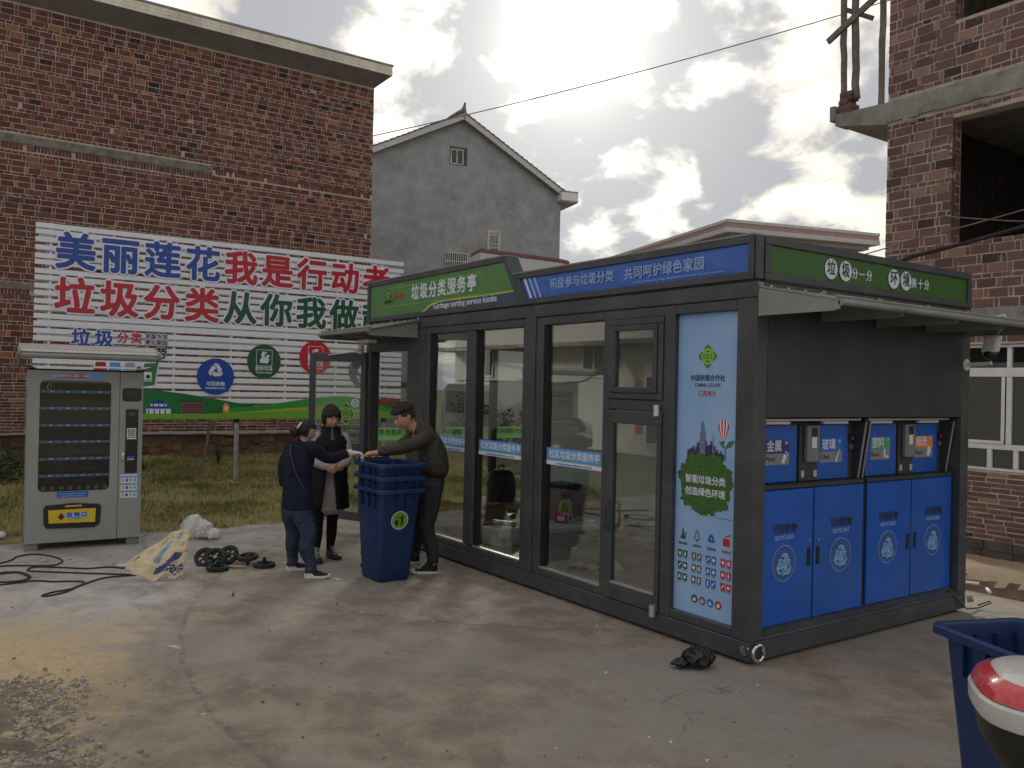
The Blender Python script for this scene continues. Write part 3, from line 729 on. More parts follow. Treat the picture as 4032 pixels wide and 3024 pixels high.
def build_cabinets():
    can = [[(-.03, -.035), (.005, -.045), (.035, .02), (.01, .045)], [(.0, .03), (.04, .01), (.045, .03), (.015, .05)]]
    bottle = [[(-.03, -.05), (-.012, -.055), (.014, .0), (-.004, .008)], [(-.002, .0), (.01, -.002), (.03, .045), (.024, .05)]]
    pet = [[(-.03, -.04), (-.008, -.04), (-.008, .02), (-.016, .045), (-.022, .045), (-.03, .02)], [(.0, -.04), (.04, -.04), (.04, -.022), (.0, -.018)]]
    pap = [[(-.03, -.03), (.0, -.045), (.035, .0), (.02, .045), (-.02, .03)]]
    sub = lambda n, c: mat(n, c, .5, 0, .03)
    build_cabinet(.135, 'blue recycling cabinet for metal and glass, beside the kiosk corner', [('金属', 'Metal', sub('label_purple', srgb(66, 50, 130)), can), ('玻璃', 'Glass', sub('label_blue', srgb(40, 110, 200)), bottle)])
    build_cabinet(1.435, 'blue recycling cabinet for plastic and paper, beside the camera', [('塑料', 'Plastic', sub('label_green', srgb(80, 160, 120)), pet), ('纸张', 'Paper', sub('label_orange', srgb(226, 140, 60)), pap)])
build_kiosk()
build_cabinets()
# ------------------------------------------------------------------ ground
def ground_mats():
    m = bpy.data.materials.new('yard_concrete'); m.use_nodes = True
    nt = m.node_tree; N, L = nt.nodes.new, nt.links.new
    p = nt.nodes['Principled BSDF']; p.inputs['Specular IOR Level'].default_value = 0.35
    tc = N('ShaderNodeTexCoord')
    def noi(scale, det=8, rough=.6, dist=0.0, sc=(1, 1, 1)):
        mp = N('ShaderNodeMapping'); mp.inputs['Scale'].default_value = sc; L(tc.outputs['Object'], mp.inputs[0])
        n = N('ShaderNodeTexNoise'); L(mp.outputs[0], n.inputs['Vector']); n.inputs['Scale'].default_value = scale; n.inputs['Detail'].default_value = det; n.inputs['Roughness'].default_value = rough; n.inputs['Distortion'].default_value = dist
        return n.outputs[0]
    def rng_(v, a, b, lo=0.0, hi=1.0):
        r = N('ShaderNodeMapRange'); L(v, r.inputs['Value']); r.inputs['From Min'].default_value = a; r.inputs['From Max'].default_value = b; r.inputs['To Min'].default_value = lo; r.inputs['To Max'].default_value = hi; r.interpolation_type = 'SMOOTHSTEP'
        return r.outputs[0]
    def mix(f, a, b, blend='MIX'):
        n = N('ShaderNodeMix'); n.data_type = 'RGBA'; n.blend_type = blend
        if isinstance(f, float): n.inputs[0].default_value = f
        else: L(f, n.inputs[0])
        for i, v in ((6, a), (7, b)):
            if isinstance(v, tuple): n.inputs[i].default_value = (*v, 1)
            else: L(v, n.inputs[i])
        return n.outputs[2]
    def mth(op, a, b):
        n = N('ShaderNodeMath'); n.operation = op
        for i, v in enumerate((a, b)):
            if isinstance(v, (int, float)): n.inputs[i].default_value = v
            else: L(v, n.inputs[i])
        return n.outputs[0]
    sep = N('ShaderNodeSeparateXYZ'); L(tc.outputs['Object'], sep.inputs[0])
    n_big = noi(.55, 6, .55); n_mid = noi(2.6, 9, .68, .3); n_fine = noi(14, 8, .7); n_speck = noi(70, 4, .7); n_str = noi(1.6, 8, .65, .4, (.45, 1.6, 1))
    base = mix(rng_(n_mid, .37, .63), (.345, .292, .236), (.225, .186, .149))
    base = mix(rng_(n_big, .44, .58, 0, .8), base, (.285, .265, .24))
    # lighter, greyer tone towards the lawn, with a ragged border
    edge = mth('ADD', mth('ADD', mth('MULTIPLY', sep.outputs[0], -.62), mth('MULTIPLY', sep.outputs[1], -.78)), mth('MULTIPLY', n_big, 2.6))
    greyer = rng_(mth('ADD', edge, mth('MULTIPLY', n_fine, .35)), 5.6, 6.3)
    base = mix(greyer, base, mix(rng_(n_mid, .40, .60), (.43, .41, .39), (.315, .295, .28)))
    # sandy loam stain near the rubble
    dx = mth('MULTIPLY', mth('ADD', sep.outputs[0], 2.55), .62); dy = mth('ADD', sep.outputs[1], 4.15)
    dd = mth('SQRT', mth('ADD', mth('MULTIPLY', dx, dx), mth('MULTIPLY', dy, dy)), 0)
    sand = rng_(mth('ADD', dd, mth('MULTIPLY', mth('SUBTRACT', n_mid, .5), 1.9)), .30, 1.15, .85, 0.0)
    base = mix(sand, base, mix(rng_(n_fine, .3, .7), (.45, .335, .19), (.36, .255, .14)))
    dirt = N('ShaderNodeMapRange')
    loam = mth('MULTIPLY', rng_(sep.outputs[1], 3.0, 4.0), 1.0)
    base = mix(loam, base, mix(rng_(n_mid, .35, .65), (.36, .275, .19), (.27, .20, .135)))
    # smears, pale cement splashes, dark specks, hair cracks
    base = mix(rng_(n_str, .56, .70, 0, .38), base, (.17, .145, .12))
    base = mix(rng_(noi(11, 12, .78, .5, (.7, 1.5, 1)), .54, .66, 0, .42), base, (.17, .145, .12))
    base = mix(rng_(noi(19, 10, .75, .3, (1.6, .7, 1)), .56, .66, 0, .38), base, (.42, .385, .34))
    base = mix(rng_(noi(33, 6, .7), .60, .68, 0, .5), base, (.13, .11, .095))
    base = mix(rng_(noi(3.8, 10, .74, .8), .63, .71, 0, .6), base, (.40, .385, .36))
    base = mix(rng_(n_speck, .66, .74, 0, .5), base, (.11, .10, .09))
    base = mix(rng_(noi(45, 3, .5), .70, .74, 0, .55), base, (.46, .43, .38))
    vo = N('ShaderNodeTexVoronoi'); vo.feature = 'DISTANCE_TO_EDGE'; vo.inputs['Scale'].default_value = .42
    mpv = N('ShaderNodeMixRGB') if False else N('ShaderNodeVectorMath'); mpv.operation = 'ADD'
    nv = N('ShaderNodeTexNoise'); nv.inputs['Scale'].default_value = 1.7; nv.inputs['Detail'].default_value = 6; L(tc.outputs['Object'], nv.inputs['Vector'])
    L(tc.outputs['Object'], mpv.inputs[0]); L(nv.outputs['Color'], mpv.inputs[1]); L(mpv.outputs[0], vo.inputs['Vector'])
    crack = mth('MULTIPLY', rng_(vo.outputs[0], .0, .004, 1, 0), rng_(n_big, .56, .66))
    base = mix(mth('MULTIPLY', crack, .6), base, (.09, .08, .07))
    # scuffed tyre arcs
    for cx, cy, rad, w_ in ((1.2, -6.9, 3.35, .035), (1.0, -7.1, 3.75, .03), (-5.5, 2.6, 5.2, .05), (-1.0, 3.1, 6.35, .04)):
        ax_ = mth('ADD', sep.outputs[0], -cx); ay_ = mth('ADD', sep.outputs[1], -cy)
        rd = mth('SQRT', mth('ADD', mth('MULTIPLY', ax_, ax_), mth('MULTIPLY', ay_, ay_)), 0)
        q_ = mth('ABSOLUTE', mth('ADD', mth('ADD', rd, -rad), mth('MULTIPLY', mth('ADD', n_mid, -.5), .12)), 0)
        base = mix(mth('MULTIPLY', rng_(q_, 0.0, w_, .55, 0.0), rng_(n_fine, .40, .62)), base, (.095, .082, .07))
    L(base, p.inputs['Base Color'])
    L(rng_(n_mid, .3, .7, .62, .92), p.inputs['Roughness'])
    b1 = N('ShaderNodeBump'); b1.inputs['Strength'].default_value = .5; b1.inputs['Distance'].default_value = .02
    L(mth('ADD', mth('MULTIPLY', n_fine, .6), mth('ADD', mth('MULTIPLY', n_speck, .18), mth('MULTIPLY', crack, -.5))), b1.inputs['Height']); L(b1.outputs[0], p.inputs['Normal'])
    return m
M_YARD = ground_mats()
M_SOIL = mat('bare_soil', (.19, .135, .09), .95, 0, .2, 3, .6, 12, col2=(.10, .07, .045))
M_EARTH = mat('distant_earth', (.2, .17, .11), .95, 0, .15, .5)
M_STONE = mat('rubble_stone', (.33, .29, .25), .9, 0, .2, 9, .5, 30, col2=(.19, .165, .14))
M_STONE2 = mat('sandy_clod', (.40, .30, .18), .95, 0, .2, 9, .5, 30)
MB().box(-400, 400, -400, 400, -.8, -.5).build('ground', M_EARTH, kind='structure')
def build_yard():
    r = random.Random(3)
    pts = []
    y = -60
    while y < 4.0:
        pts.append((-7.1 + r.uniform(-.03, .03) + .03 * math.sin(y * 1.3), y)); y += .14
    top = [(x, y, 0.0) for x, y in pts]
    right = [(60, 3.9, 0.0), (60, -60, 0.0)]
    xs = [-7.1 + 67.1 * i / 40 for i in range(1, 40)]
    back = [(x, 3.62 + .12 * mnoise.noise((x * 1.3, 2, 0)), 0.0) for x in xs if x < 6]
    ring = top + [(-7.0, 3.9, 0)] + back + right
    mb = MB(); mb.quad(*ring); mb.rings([[(x, y, 0) for x, y, z in ring], [(x, y, -.45) for x, y, z in ring]], cap=False)
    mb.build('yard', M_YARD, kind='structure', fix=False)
    # lower ground on the far side of the yard: tan earth, a little trench, a low bank, the foot of the brick building
    mb = MB(); rows = []
    nx, ny = 150, 60
    for j in range(ny + 1):
        row = []; y = 3.35 + (8.6 - 3.35) * j / ny
        for i in range(nx + 1):
            x = -5 + 17 * i / nx
            n = mnoise.noise((x * 1.1, y * 1.1, 1.7)); n2 = mnoise.noise((x * 4, y * 4, 5)); n3 = mnoise.noise((x * 11, y * 11, 3))
            c = 4.02 - .17 * (x + .3) + .08 * n
            z = -.012 - .03 * max(0, y - 3.6) + .012 * n2
            t = (y - c) / .30
            z += -.17 * math.exp(-t * t) * (1 + .4 * n2)
            t = (y - c - .75) / .45; z += .13 * math.exp(-t * t) * (1 + .5 * n)
            if y > 5: z -= .07 * (y - 5)
            z += .010 * n3
            row.append((x, y, z))
        rows.append(row)
    mb.rings(rows, cap=False, closed=False)
    m = mat('tan_earth', (.42, .325, .225), .95, 0, .15, 2.2, .7, 16, col2=(.30, .22, .15))
    mt = mat('dark_trench_soil', (.12, .075, .045), .98, 0, .3, 7, .9, 25, col2=(.055, .035, .022))
    o = mb.build('earth_bank', [m, mt], smooth='all', kind='structure', fix=False)
    for pl in o.data.polygons:
        c = pl.center; ce = 4.02 - .17 * (c.x + .3) + .08 * mnoise.noise((c.x * 1.1, c.y * 1.1, 1.7)) + .05 * mnoise.noise((c.x * 5, c.y * 5, 0))
        if -.20 < c.y - ce < .34: pl.material_index = 1
build_yard()
# lawn: soil sheet plus real blades
M_LAWN = mat('lawn_soil', (.26, .23, .12), .98, 0, .3, 2.5, .8, 14, col2=(.10, .10, .04))
def lawn_h(x, y):
    return -.035 + .05 * mnoise.noise((x * .9, y * .9, 0)) + .035 * mnoise.noise((x * 3.1, y * 3.1, 4)) + .03 * min(1, max(0, (-7.1 - x) * 2))
def build_lawn():
    mb = MB(); rows = []
    for j in range(121):
        y = -12 + 24 * j / 120
        rows.append([(-7.0 - 26 * (i / 90) ** 1.25, y, lawn_h(-7.0 - 26 * (i / 90) ** 1.25, y)) for i in range(91)])
    mb.rings(rows, cap=False, closed=False)
    mb.build('lawn', M_LAWN, smooth='all', kind='structure', fix=False)
    r = np.random.default_rng(11)
    n = 150000
    u = r.random(n)
    x = -7.03 - 10.4 * u ** 1.15; y = -5.6 + 12.2 * r.random(n)
    clump = np.array([mnoise.noise((a * 2.3, b * 2.3, 7)) + .7 * mnoise.noise((a * 6.5, b * 6.5, 2)) for a, b in zip(x, y)])
    dry = np.array([mnoise.noise((a * .55, b * .8, 3)) for a, b in zip(x, y)])
    keep = (clump + r.normal(0, .42, n) > -.34) & ~((x > -7.6) & (y > -3.9) & (y < -2.4)) 
    x, y, clump, dry = x[keep], y[keep], clump[keep], dry[keep]; n = len(x)
    z = np.array([lawn_h(a, b) for a, b in zip(x, y)])
    h = (.045 + .06 * r.random(n) ** 2) * (1 + .9 * np.clip(clump, -.4, .9)); w = .007 + .009 * r.random(n)
    a = r.random(n) * 2 * np.pi; lean = r.normal(0, .55, n); la = r.random(n) * 2 * np.pi
    bx, by = np.cos(a) * w, np.sin(a) * w
    tx, ty = x + np.cos(la) * lean * h, y + np.sin(la) * lean * h
    mx, my = x + np.cos(la) * lean * h * .3, y + np.sin(la) * lean * h * .3
    V = np.empty((n, 5, 3))
    V[:, 0] = np.stack([x - bx, y - by, z - .01], 1); V[:, 1] = np.stack([x + bx, y + by, z - .01], 1)
    V[:, 2] = np.stack([mx + bx * .7, my + by * .7, z + h * .62], 1); V[:, 3] = np.stack([mx - bx * .7, my - by * .7, z + h * .62], 1)
    V[:, 4] = np.stack([tx, ty, z + h], 1)
    me = bpy.data.meshes.new('grass'); me.vertices.add(n * 5); me.vertices.foreach_set('co', V.reshape(-1).astype(np.float32))
    me.loops.add(n * 7); me.polygons.add(n * 2)
    b5 = np.arange(n)[:, None] * 5
    me.loops.foreach_set('vertex_index', (b5 + np.array([0, 1, 2, 3, 3, 2, 4])[None]).reshape(-1).astype(np.int32))
    ls = (np.arange(n)[:, None] * 7 + np.array([0, 4])[None]).reshape(-1)
    me.polygons.foreach_set('loop_start', ls.astype(np.int32)); me.update(calc_edges=True)
    edge = np.exp(-((-7.1 - x) / .8) ** 2)
    tint = np.clip(.47 + .55 * dry - .32 * clump + .40 * edge + r.normal(0, .15, n), 0, 1)
    at = me.attributes.new('tint', 'FLOAT', 'FACE'); at.data.foreach_set('value', np.repeat(tint, 2).astype(np.float32))
    m = bpy.data.materials.new('grass_blades'); m.use_nodes = True; nt = m.node_tree; N, L = nt.nodes.new, nt.links.new
    p = nt.nodes['Principled BSDF']; p.inputs['Roughness'].default_value = .75; p.inputs['Specular IOR Level'].default_value = .25
    p.inputs['Subsurface Weight'].default_value = 0
    at = N('ShaderNodeAttribute'); at.attribute_name = 'tint'
    cr = N('ShaderNodeValToRGB'); e = cr.color_ramp.elements
    e[0].position = 0; e[0].color = (.13, .155, .05, 1); e[1].position = 1; e[1].color = (.70, .56, .33, 1)
    k = e.new(.35); k.color = (.30, .29, .11, 1); k = e.new(.65); k.color = (.53, .455, .235, 1)
    L(at.outputs['Fac'], cr.inputs[0]); L(cr.outputs[0], p.inputs['Base Color'])
    tr = N('ShaderNodeBsdfTranslucent'); L(cr.outputs[0], tr.inputs[0]); ms = N('ShaderNodeMixShader'); ms.inputs[0].default_value = .45
    L(p.outputs[0], ms.inputs[1]); L(tr.outputs[0], ms.inputs[2]); L(ms.outputs[0], nt.nodes['Material Output'].inputs[0])
    me.materials.append(m)
    place_mesh('grass', me, kind='stuff')
build_lawn()
M_LEAF = mat('shrub_leaf', (.05, .085, .025), .6, 0, .3, 8, col2=(.025, .045, .014))
M_TWIG = mat('brown_twig', (.09, .065, .04), .9)
def leaf_cloud(mb, c, rad, n, size, r, flat=1.0):
    for _ in range(n):
        d = Vector((r.gauss(0, 1), r.gauss(0, 1), r.gauss(0, 1))).normalized() * rad * r.random() ** .45
        p = Vector(c) + Vector((d.x, d.y, d.z * flat))
        a = Vector((r.gauss(0, 1), r.gauss(0, 1), r.gauss(0, .6))).normalized(); b = a.orthogonal().normalized(); b.rotate(Matrix.Rotation(r.uniform(0, 6.3), 3, a))
        s = size * r.uniform(.6, 1.3)
        mb.quad(p - a * s, p + b * s * .4, p + a * s, p - b * s * .4)
def shrub(name, label, loc, h, rad, n, leaf, seed, cat='shrub', group=None):
    r = random.Random(seed); S = thing(name, label, cat, loc, 0, group)
    st = MB()
    tips = []
    for k in range(7):
        a = r.uniform(0, 6.28); q = rad * r.uniform(.3, .8)
        tip = (q * math.cos(a), q * math.sin(a), h * r.uniform(.6, .95)); tips.append(tip)
        st.tube([(0, 0, -.05), (tip[0] * .4, tip[1] * .4, tip[2] * .5), tip], [.018, .012, .004], 5)
    st.build('stem', M_TWIG, S)
    lf = MB()
    for t in tips: leaf_cloud(lf, (t[0], t[1], t[2] * .82), rad * .55, n // 7, leaf, r, .8)
    leaf_cloud(lf, (0, 0, h * .4), rad * .8, n // 3, leaf, r, .7)
    lf.build('foliage', M_LEAF, S, fix=False, kind='stuff')
    return S
# ------------------------------------------------------------------ brickwork
def brick_mat(name, ramp):
    m = bpy.data.materials.new(name); m.use_nodes = True; nt = m.node_tree; N, L = nt.nodes.new, nt.links.new
    p = nt.nodes['Principled BSDF']; p.inputs['Roughness'].default_value = .9; p.inputs['Specular IOR Level'].default_value = .25
    at = N('ShaderNodeAttribute'); at.attribute_name = 'tint'
    oi = N('ShaderNodeObjectInfo')
    cr = N('ShaderNodeValToRGB'); e = cr.color_ramp.elements
    while len(e) > 1: e.remove(e[-1])
    e[0].position = ramp[0][0]; e[0].color = (*ramp[0][1], 1)
    for q, c in ramp[1:]:
        k = e.new(q); k.color = (*c, 1)
    tc = N('ShaderNodeTexCoord'); geo = N('ShaderNodeNewGeometry')
    n1 = N('ShaderNodeTexNoise'); n1.inputs['Scale'].default_value = 9; n1.inputs['Detail'].default_value = 8; n1.inputs['Roughness'].default_value = .7; L(geo.outputs['Position'], n1.inputs['Vector'])
    n2 = N('ShaderNodeTexNoise'); n2.inputs['Scale'].default_value = .8; n2.inputs['Detail'].default_value = 5; L(geo.outputs['Position'], n2.inputs['Vector'])
    ad = N('ShaderNodeMath'); ad.operation = 'MULTIPLY_ADD'; L(n1.outputs[0], ad.inputs[0]); ad.inputs[1].default_value = .22; L(at.outputs['Fac'], ad.inputs[2])
    sb = N('ShaderNodeMath'); sb.operation = 'SUBTRACT'; L(ad.outputs[0], sb.inputs[0]); sb.inputs[1].default_value = .11
    L(sb.outputs[0], cr.inputs[0])
    mr = N('ShaderNodeMapRange'); L(n2.outputs[0], mr.inputs['Value']); mr.inputs['From Min'].default_value = .4; mr.inputs['From Max'].default_value = .7; mr.inputs['To Max'].default_value = .4
    # cement film smeared over some faces
    n3 = N('ShaderNodeTexNoise'); n3.inputs['Scale'].default_value = 4.5; n3.inputs['Detail'].default_value = 9; n3.inputs['Roughness'].default_value = .75; L(geo.outputs['Position'], n3.inputs['Vector'])
    m3 = N('ShaderNodeMapRange'); L(n3.outputs[0], m3.inputs['Value']); m3.inputs['From Min'].default_value = .56; m3.inputs['From Max'].default_value = .74; m3.inputs['To Max'].default_value = .7
    mx0 = N('ShaderNodeMix'); mx0.data_type = 'RGBA'; mx0.blend_type = 'MULTIPLY'; L(mr.outputs[0], mx0.inputs[0]); L(cr.outputs[0], mx0.inputs[6]); mx0.inputs[7].default_value = (.62, .56, .55, 1)
    mx = N('ShaderNodeMix'); mx.data_type = 'RGBA'; L(m3.outputs[0], mx.inputs[0]); L(mx0.outputs[2], mx.inputs[6]); mx.inputs[7].default_value = (.30, .25, .22, 1)
    L(mx.outputs[2], p.inputs['Base Color'])
    b = N('ShaderNodeBump'); b.inputs['Strength'].default_value = .6; b.inputs['Distance'].default_value = .012; 
    n4 = N('ShaderNodeTexNoise'); n4.inputs['Scale'].default_value = 55; n4.inputs['Detail'].default_value = 6; L(geo.outputs['Position'], n4.inputs['Vector']); L(n4.outputs[0], b.inputs['Height']); L(b.outputs[0], p.inputs['Normal'])
    return m
RED_RAMP = [(0.0, (.035, .030, .032)), (.08, (.07, .045, .045)), (.2, (.11, .047, .040)), (.5, (.155, .064, .051)), (.80, (.20, .086, .064)), (.93, (.30, .135, .078)), (1.0, (.38, .20, .11))]
PLUM_RAMP = [(0.0, (.05, .042, .042)), (.2, (.140, .086, .08)), (.55, (.19, .112, .10)), (.85, (.25, .15, .13)), (1.0, (.32, .21, .17))]
TAN_RAMP = [(0.0, (.12, .085, .065)), (.3, (.23, .155, .115)), (.6, (.30, .20, .14)), (1.0, (.38, .26, .18))]
M_BRICK = brick_mat('red_brick', RED_RAMP)
M_BRICKP = brick_mat('plum_brick', PLUM_RAMP)
M_BRICKT = brick_mat('tan_brick', TAN_RAMP)
M_MORTAR = mat('pale_mortar', (.52, .45, .39), .95, 0, .2, 7, .5, 35, col2=(.38, .32, .275))
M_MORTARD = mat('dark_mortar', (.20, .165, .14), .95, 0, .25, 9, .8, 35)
M_CONC = mat('raw_concrete', (.30, .29, .265), .9, 0, .16, 3.5, .5, 25, stain=.5)
M_PLAST = mat('cement_render', (.40, .408, .435), .9, 0, .1, 1.7, .5, 14, col2=(.27, .277, .30), stain=.5, dust=.25)
M_PLASTD = mat('dark_render', (.10, .10, .105), .9, 0, .15, 3, .4, 25)

def brick_shape(mb, u, z, w, h, proud, r, P):
    """one brick: face slightly uneven, arrises knocked off; P maps (along, out, up) to space"""
    j = lambda s: r.uniform(-s, s)
    c = .004
    d = -.06
    o = [(u + j(.005), z + j(.005)), (u + w + j(.005), z + j(.005)), (u + w + j(.005), z + h + j(.005)), (u + j(.005), z + h + j(.005))]
    cx, cz = u + w / 2, z + h / 2
    def inset(p, k): return (p[0] + (k if p[0] < cx else -k), p[1] + (k if p[1] < cz else -k))
    b = [P(p[0], d, p[1]) for p in o]; m_ = [P(p[0], proud - c, p[1]) for p in o]
    f = [P(*((lambda q: (q[0], proud + j(.003), q[1]))(inset(p, c)))) for p in o]
    mb._add(b + m_ + f, [(0, 1, 5, 4), (1, 2, 6, 5), (2, 3, 7, 6), (3, 0, 4, 7), (4, 5, 9, 8), (5, 6, 10, 9), (6, 7, 11, 10), (7, 4, 8, 11), (8, 9, 10, 11)])

def course_layout(u0, u1, z0, z1, zones, r):
    """yield (u, z, w, h) for every brick; zones: list of (z_limit, kind)"""
    z = z0; k = 0
    out = []
    while z < z1 - .04:
        kind = [kd for lim, kd in zones if z < lim][0]
        if kind == 'flat': h = .053; 
        else: h = .053 if k % 4 == 3 else .115
        u = u0 - r.uniform(0, .3); i = 0
        while u < u1:
            if h == .115: w = .24 if i % 2 == 0 else .053
            elif kind == 'flat': w = .24
            else: w = .115
            w2 = w * r.uniform(.97, 1.03)
            a, b = max(u, u0), min(u + w2, u1)
            if b - a > .03: out.append((a, z + r.uniform(-.003, .003), b - a, h))
            u += w2 + (.015 if w > .06 else .013); i += 1
        z += h + .016; k += 1
    return out

def brick_wall(T, bricks, P, m, view, big_max, r, flip=False, skip=None):
    """bricks nearest to the viewer become objects, the rest one joined part"""
    if skip: bricks = [b for b in bricks if not skip(*b)]
    def size(b):
        c = Vector(P(b[0] + b[2] / 2, 0, b[1] + b[3] / 2)); return b[2] * b[3] / (c - Vector((3.755, -4.62, 1.85))).length_squared
    idx = [i for i, b in enumerate(bricks) if view(b) and b[2] > .2]
    idx.sort(key=lambda i: -size(bricks[i])); big = set(idx[:big_max])
    def tint():
        q = r.random()
        return r.uniform(0, .1) if q < .055 else (r.uniform(.85, 1) if q < .12 else r.gauss(.47, .14))
    rest = MB()
    for i, b in enumerate(bricks):
        if i in big: continue
        rest.t = min(1, max(0, tint() + (.17 if b[2] < .07 else 0))); brick_shape(rest, *b, r.uniform(.001, .007), r, P)
    rest.build('brick', m, T, tint=True, fix=False, kind='stuff')
    variants = {}
    o0 = Vector(P(0, 0, 0)); ax = (Vector(P(1, 0, 0)) - o0, Vector(P(0, 1, 0)) - o0)
    for n_, i in enumerate(sorted(big)):
        u, z, w, h = bricks[i]
        key = (round(w / .012), round(h / .012), n_ % 14)
        if key not in variants:
            mb = MB(); mb.t = min(1, max(0, tint()))
            brick_shape(mb, -w / 2, -h / 2, w, h, r.uniform(.002, .007), r, lambda a, b_, c: tuple(ax[0] * a + ax[1] * b_ + Vector((0, 0, c))))
            variants[key] = mb.mesh('brick', m, tint=True, fix=False)
        place_mesh('brick', variants[key], T, P(u + w / 2, 0, z + h / 2), (0, 0, 0))

def build_left_wall():
    r = random.Random(21)
    T = thing('brick_house', 'tall red brick side wall with cream tiled cornice', 'house', (-17.5, 0, 0))
    Y0, Y1 = -7.5, 5.41
    body = MB(); body.box(-9, -.002, Y0, Y1, -.3, 10.0)
    body.build('wall', M_MORTAR, T)
    P = lambda u, o, z: (o, u, z)
    lay = course_layout(Y0, Y1, .62, 9.93, [(1.75, 'flat'), (99, 'cavity')], r)
    def skip(u, z, w, h):
        c = u + w / 2; zc = z + h / 2
        if 6.88 < zc < 7.12 and c < 1.22: return True          # concrete lintel
        if 6.755 < zc < 6.90 and c < 1.22: return True            # soldier course
        if 6.90 < zc < 7.04 and c > 1.2: return True
        if 3.62 < zc < 3.78 and c < -2.5: return True
        return r.random() < .0035
    brick_wall(T, lay, P, M_BRICK, lambda b: b[1] > 4.5 and -4.2 < b[0] < 5.2, 300, r, skip=skip)
    # soldier courses
    s = MB()
    for a, b, z in ((Y0, 1.2, 6.765), (1.22, 5.3, 6.91), (-5, -2.72, 3.62)):
        u = a
        while u < b:
            if r.random() > .07:
                s.t = min(1, max(0, r.gauss(.5, .15))); brick_shape(s, u, z, .053, .115 + r.uniform(0, .02), r.uniform(.0, .02), r, P)
            u += .068
    s.build('soldier_brick', M_BRICK, T, tint=True, fix=False, kind='stuff')
    rows = MB(); n = 60
    for k in range(n):
        a, b = Y0 + (1.14 - Y0) * k / n, Y0 + (1.14 - Y0) * (k + 1) / n
        rows.box(-.05, .03 + .008 * mnoise.noise((a * 3, 0, 0)), a, b, 6.905 + .012 * mnoise.noise((a * 5, 1, 0)), 7.085 + .006 * mnoise.noise((a * 5, 2, 0)))
    rows.build('concrete_lintel', mat('lintel_concrete', (.225, .20, .175), .9, 0, .2, 4, .5, 20, stain=.6), T)
    MB().box(-.05, .02, -6, -2.62, 3.74, 3.86).build('concrete_lintel', MATS['lintel_concrete'], T)
    # rough plinth of laid stones under the bricks
    pl = MB()
    rows_ = [[] for _ in range(9)]
    for j in range(9):
        for k in range(131):
            y = Y0 + (Y1 - Y0) * k / 130; z = -.3 + .90 * j / 8
            o = .02 + .035 * mnoise.noise((y * 2.2, z * 3.5, 3)) + .02 * mnoise.noise((y * 7, z * 7, 1)) + (.03 if j < 5 else 0)
            rows_[j].append((o if j < 8 else -.02, y, z + (.02 * mnoise.noise((y * 4, 9, 0)))))
    pl.rings(rows_, cap=False, closed=False)
    pl.build('plinth', mat('laterite_plinth', (.20, .105, .062), .95, 0, .3, 2.2, .9, 9, col2=(.085, .06, .045), stain=.7), T, smooth='all', fix=False)
    st = MB()
    for k in range(90):
        y = r.uniform(-5, 5.3); z = r.uniform(-.05, .35); w, h = r.uniform(.12, .32), r.uniform(.07, .16); o = r.uniform(.05, .09)
        st.t = r.uniform(.2, .9); brick_shape(st, y, z, w, h, o, r, P)
    st.build('plinth_stone', brick_mat('plinth_stone', [(0, (.06, .045, .035)), (.5, (.17, .095, .06)), (1, (.25, .14, .085))]), T, tint=True, fix=False, kind='stuff')
    # cornice with sloping soffit
    c = MB(); ov = .29
    b = [(-9, Y0), (-.005, Y0), (-.005, Y1), (-9, Y1)]
    o = [(-9, Y0), (.5, Y0), (.5, Y1 + ov), (-9, Y1 + ov)]
    c.rings([[(x, y, 9.94) for x, y in b], [(x, y, 10.20) for x, y in o], [(x, y, 10.445) for x, y in o]])
    c.build('cornice', mat('cornice_render', (.26, .25, .235), .85, 0, .08, 2.5, .2, 30, stain=.35), T)
    t = MB(); tw = .24
    for row in range(3):
        z = 10.205 + row * .08
        u = Y0
        while u < Y1 + ov - .01:
            e = min(u + tw - .004, Y1 + ov); t.box(.5, .506 + r.uniform(0, .002), u, e, z, z + .076); u += tw
    t.build('cornice_tile', mat('cream_tile', (.74, .71, .60), .45, 0, .08, 3, stain=.3), T, kind='stuff')
    MB().box(-9, .52, Y0, Y1 + ov + .02, 10.447, 10.50).build('coping', M_CONC, T)
    # black service pipe clipped along the plinth
    path = [(.11 + .03 * mnoise.noise((k * .7, 3, 0)), -7.4 + k * .4, .60 + .045 * mnoise.noise((k * .45, 0, 0)) - .004 * k) for k in range(33)]
    mb = MB().tube(path, .032, 7)
    mb2 = [(x + .04, y, z - .05) for x, y, z in path]
    o = mb.build('service_pipe', M_RUBBER, smooth='all', loc=(-17.5, 0, 0)); tag(o, 'black hose running along the foot of the brick wall', 'pipe')
    for y in (1.6, 2.75, 3.9, .95):
        pass
    return T
build_left_wall()

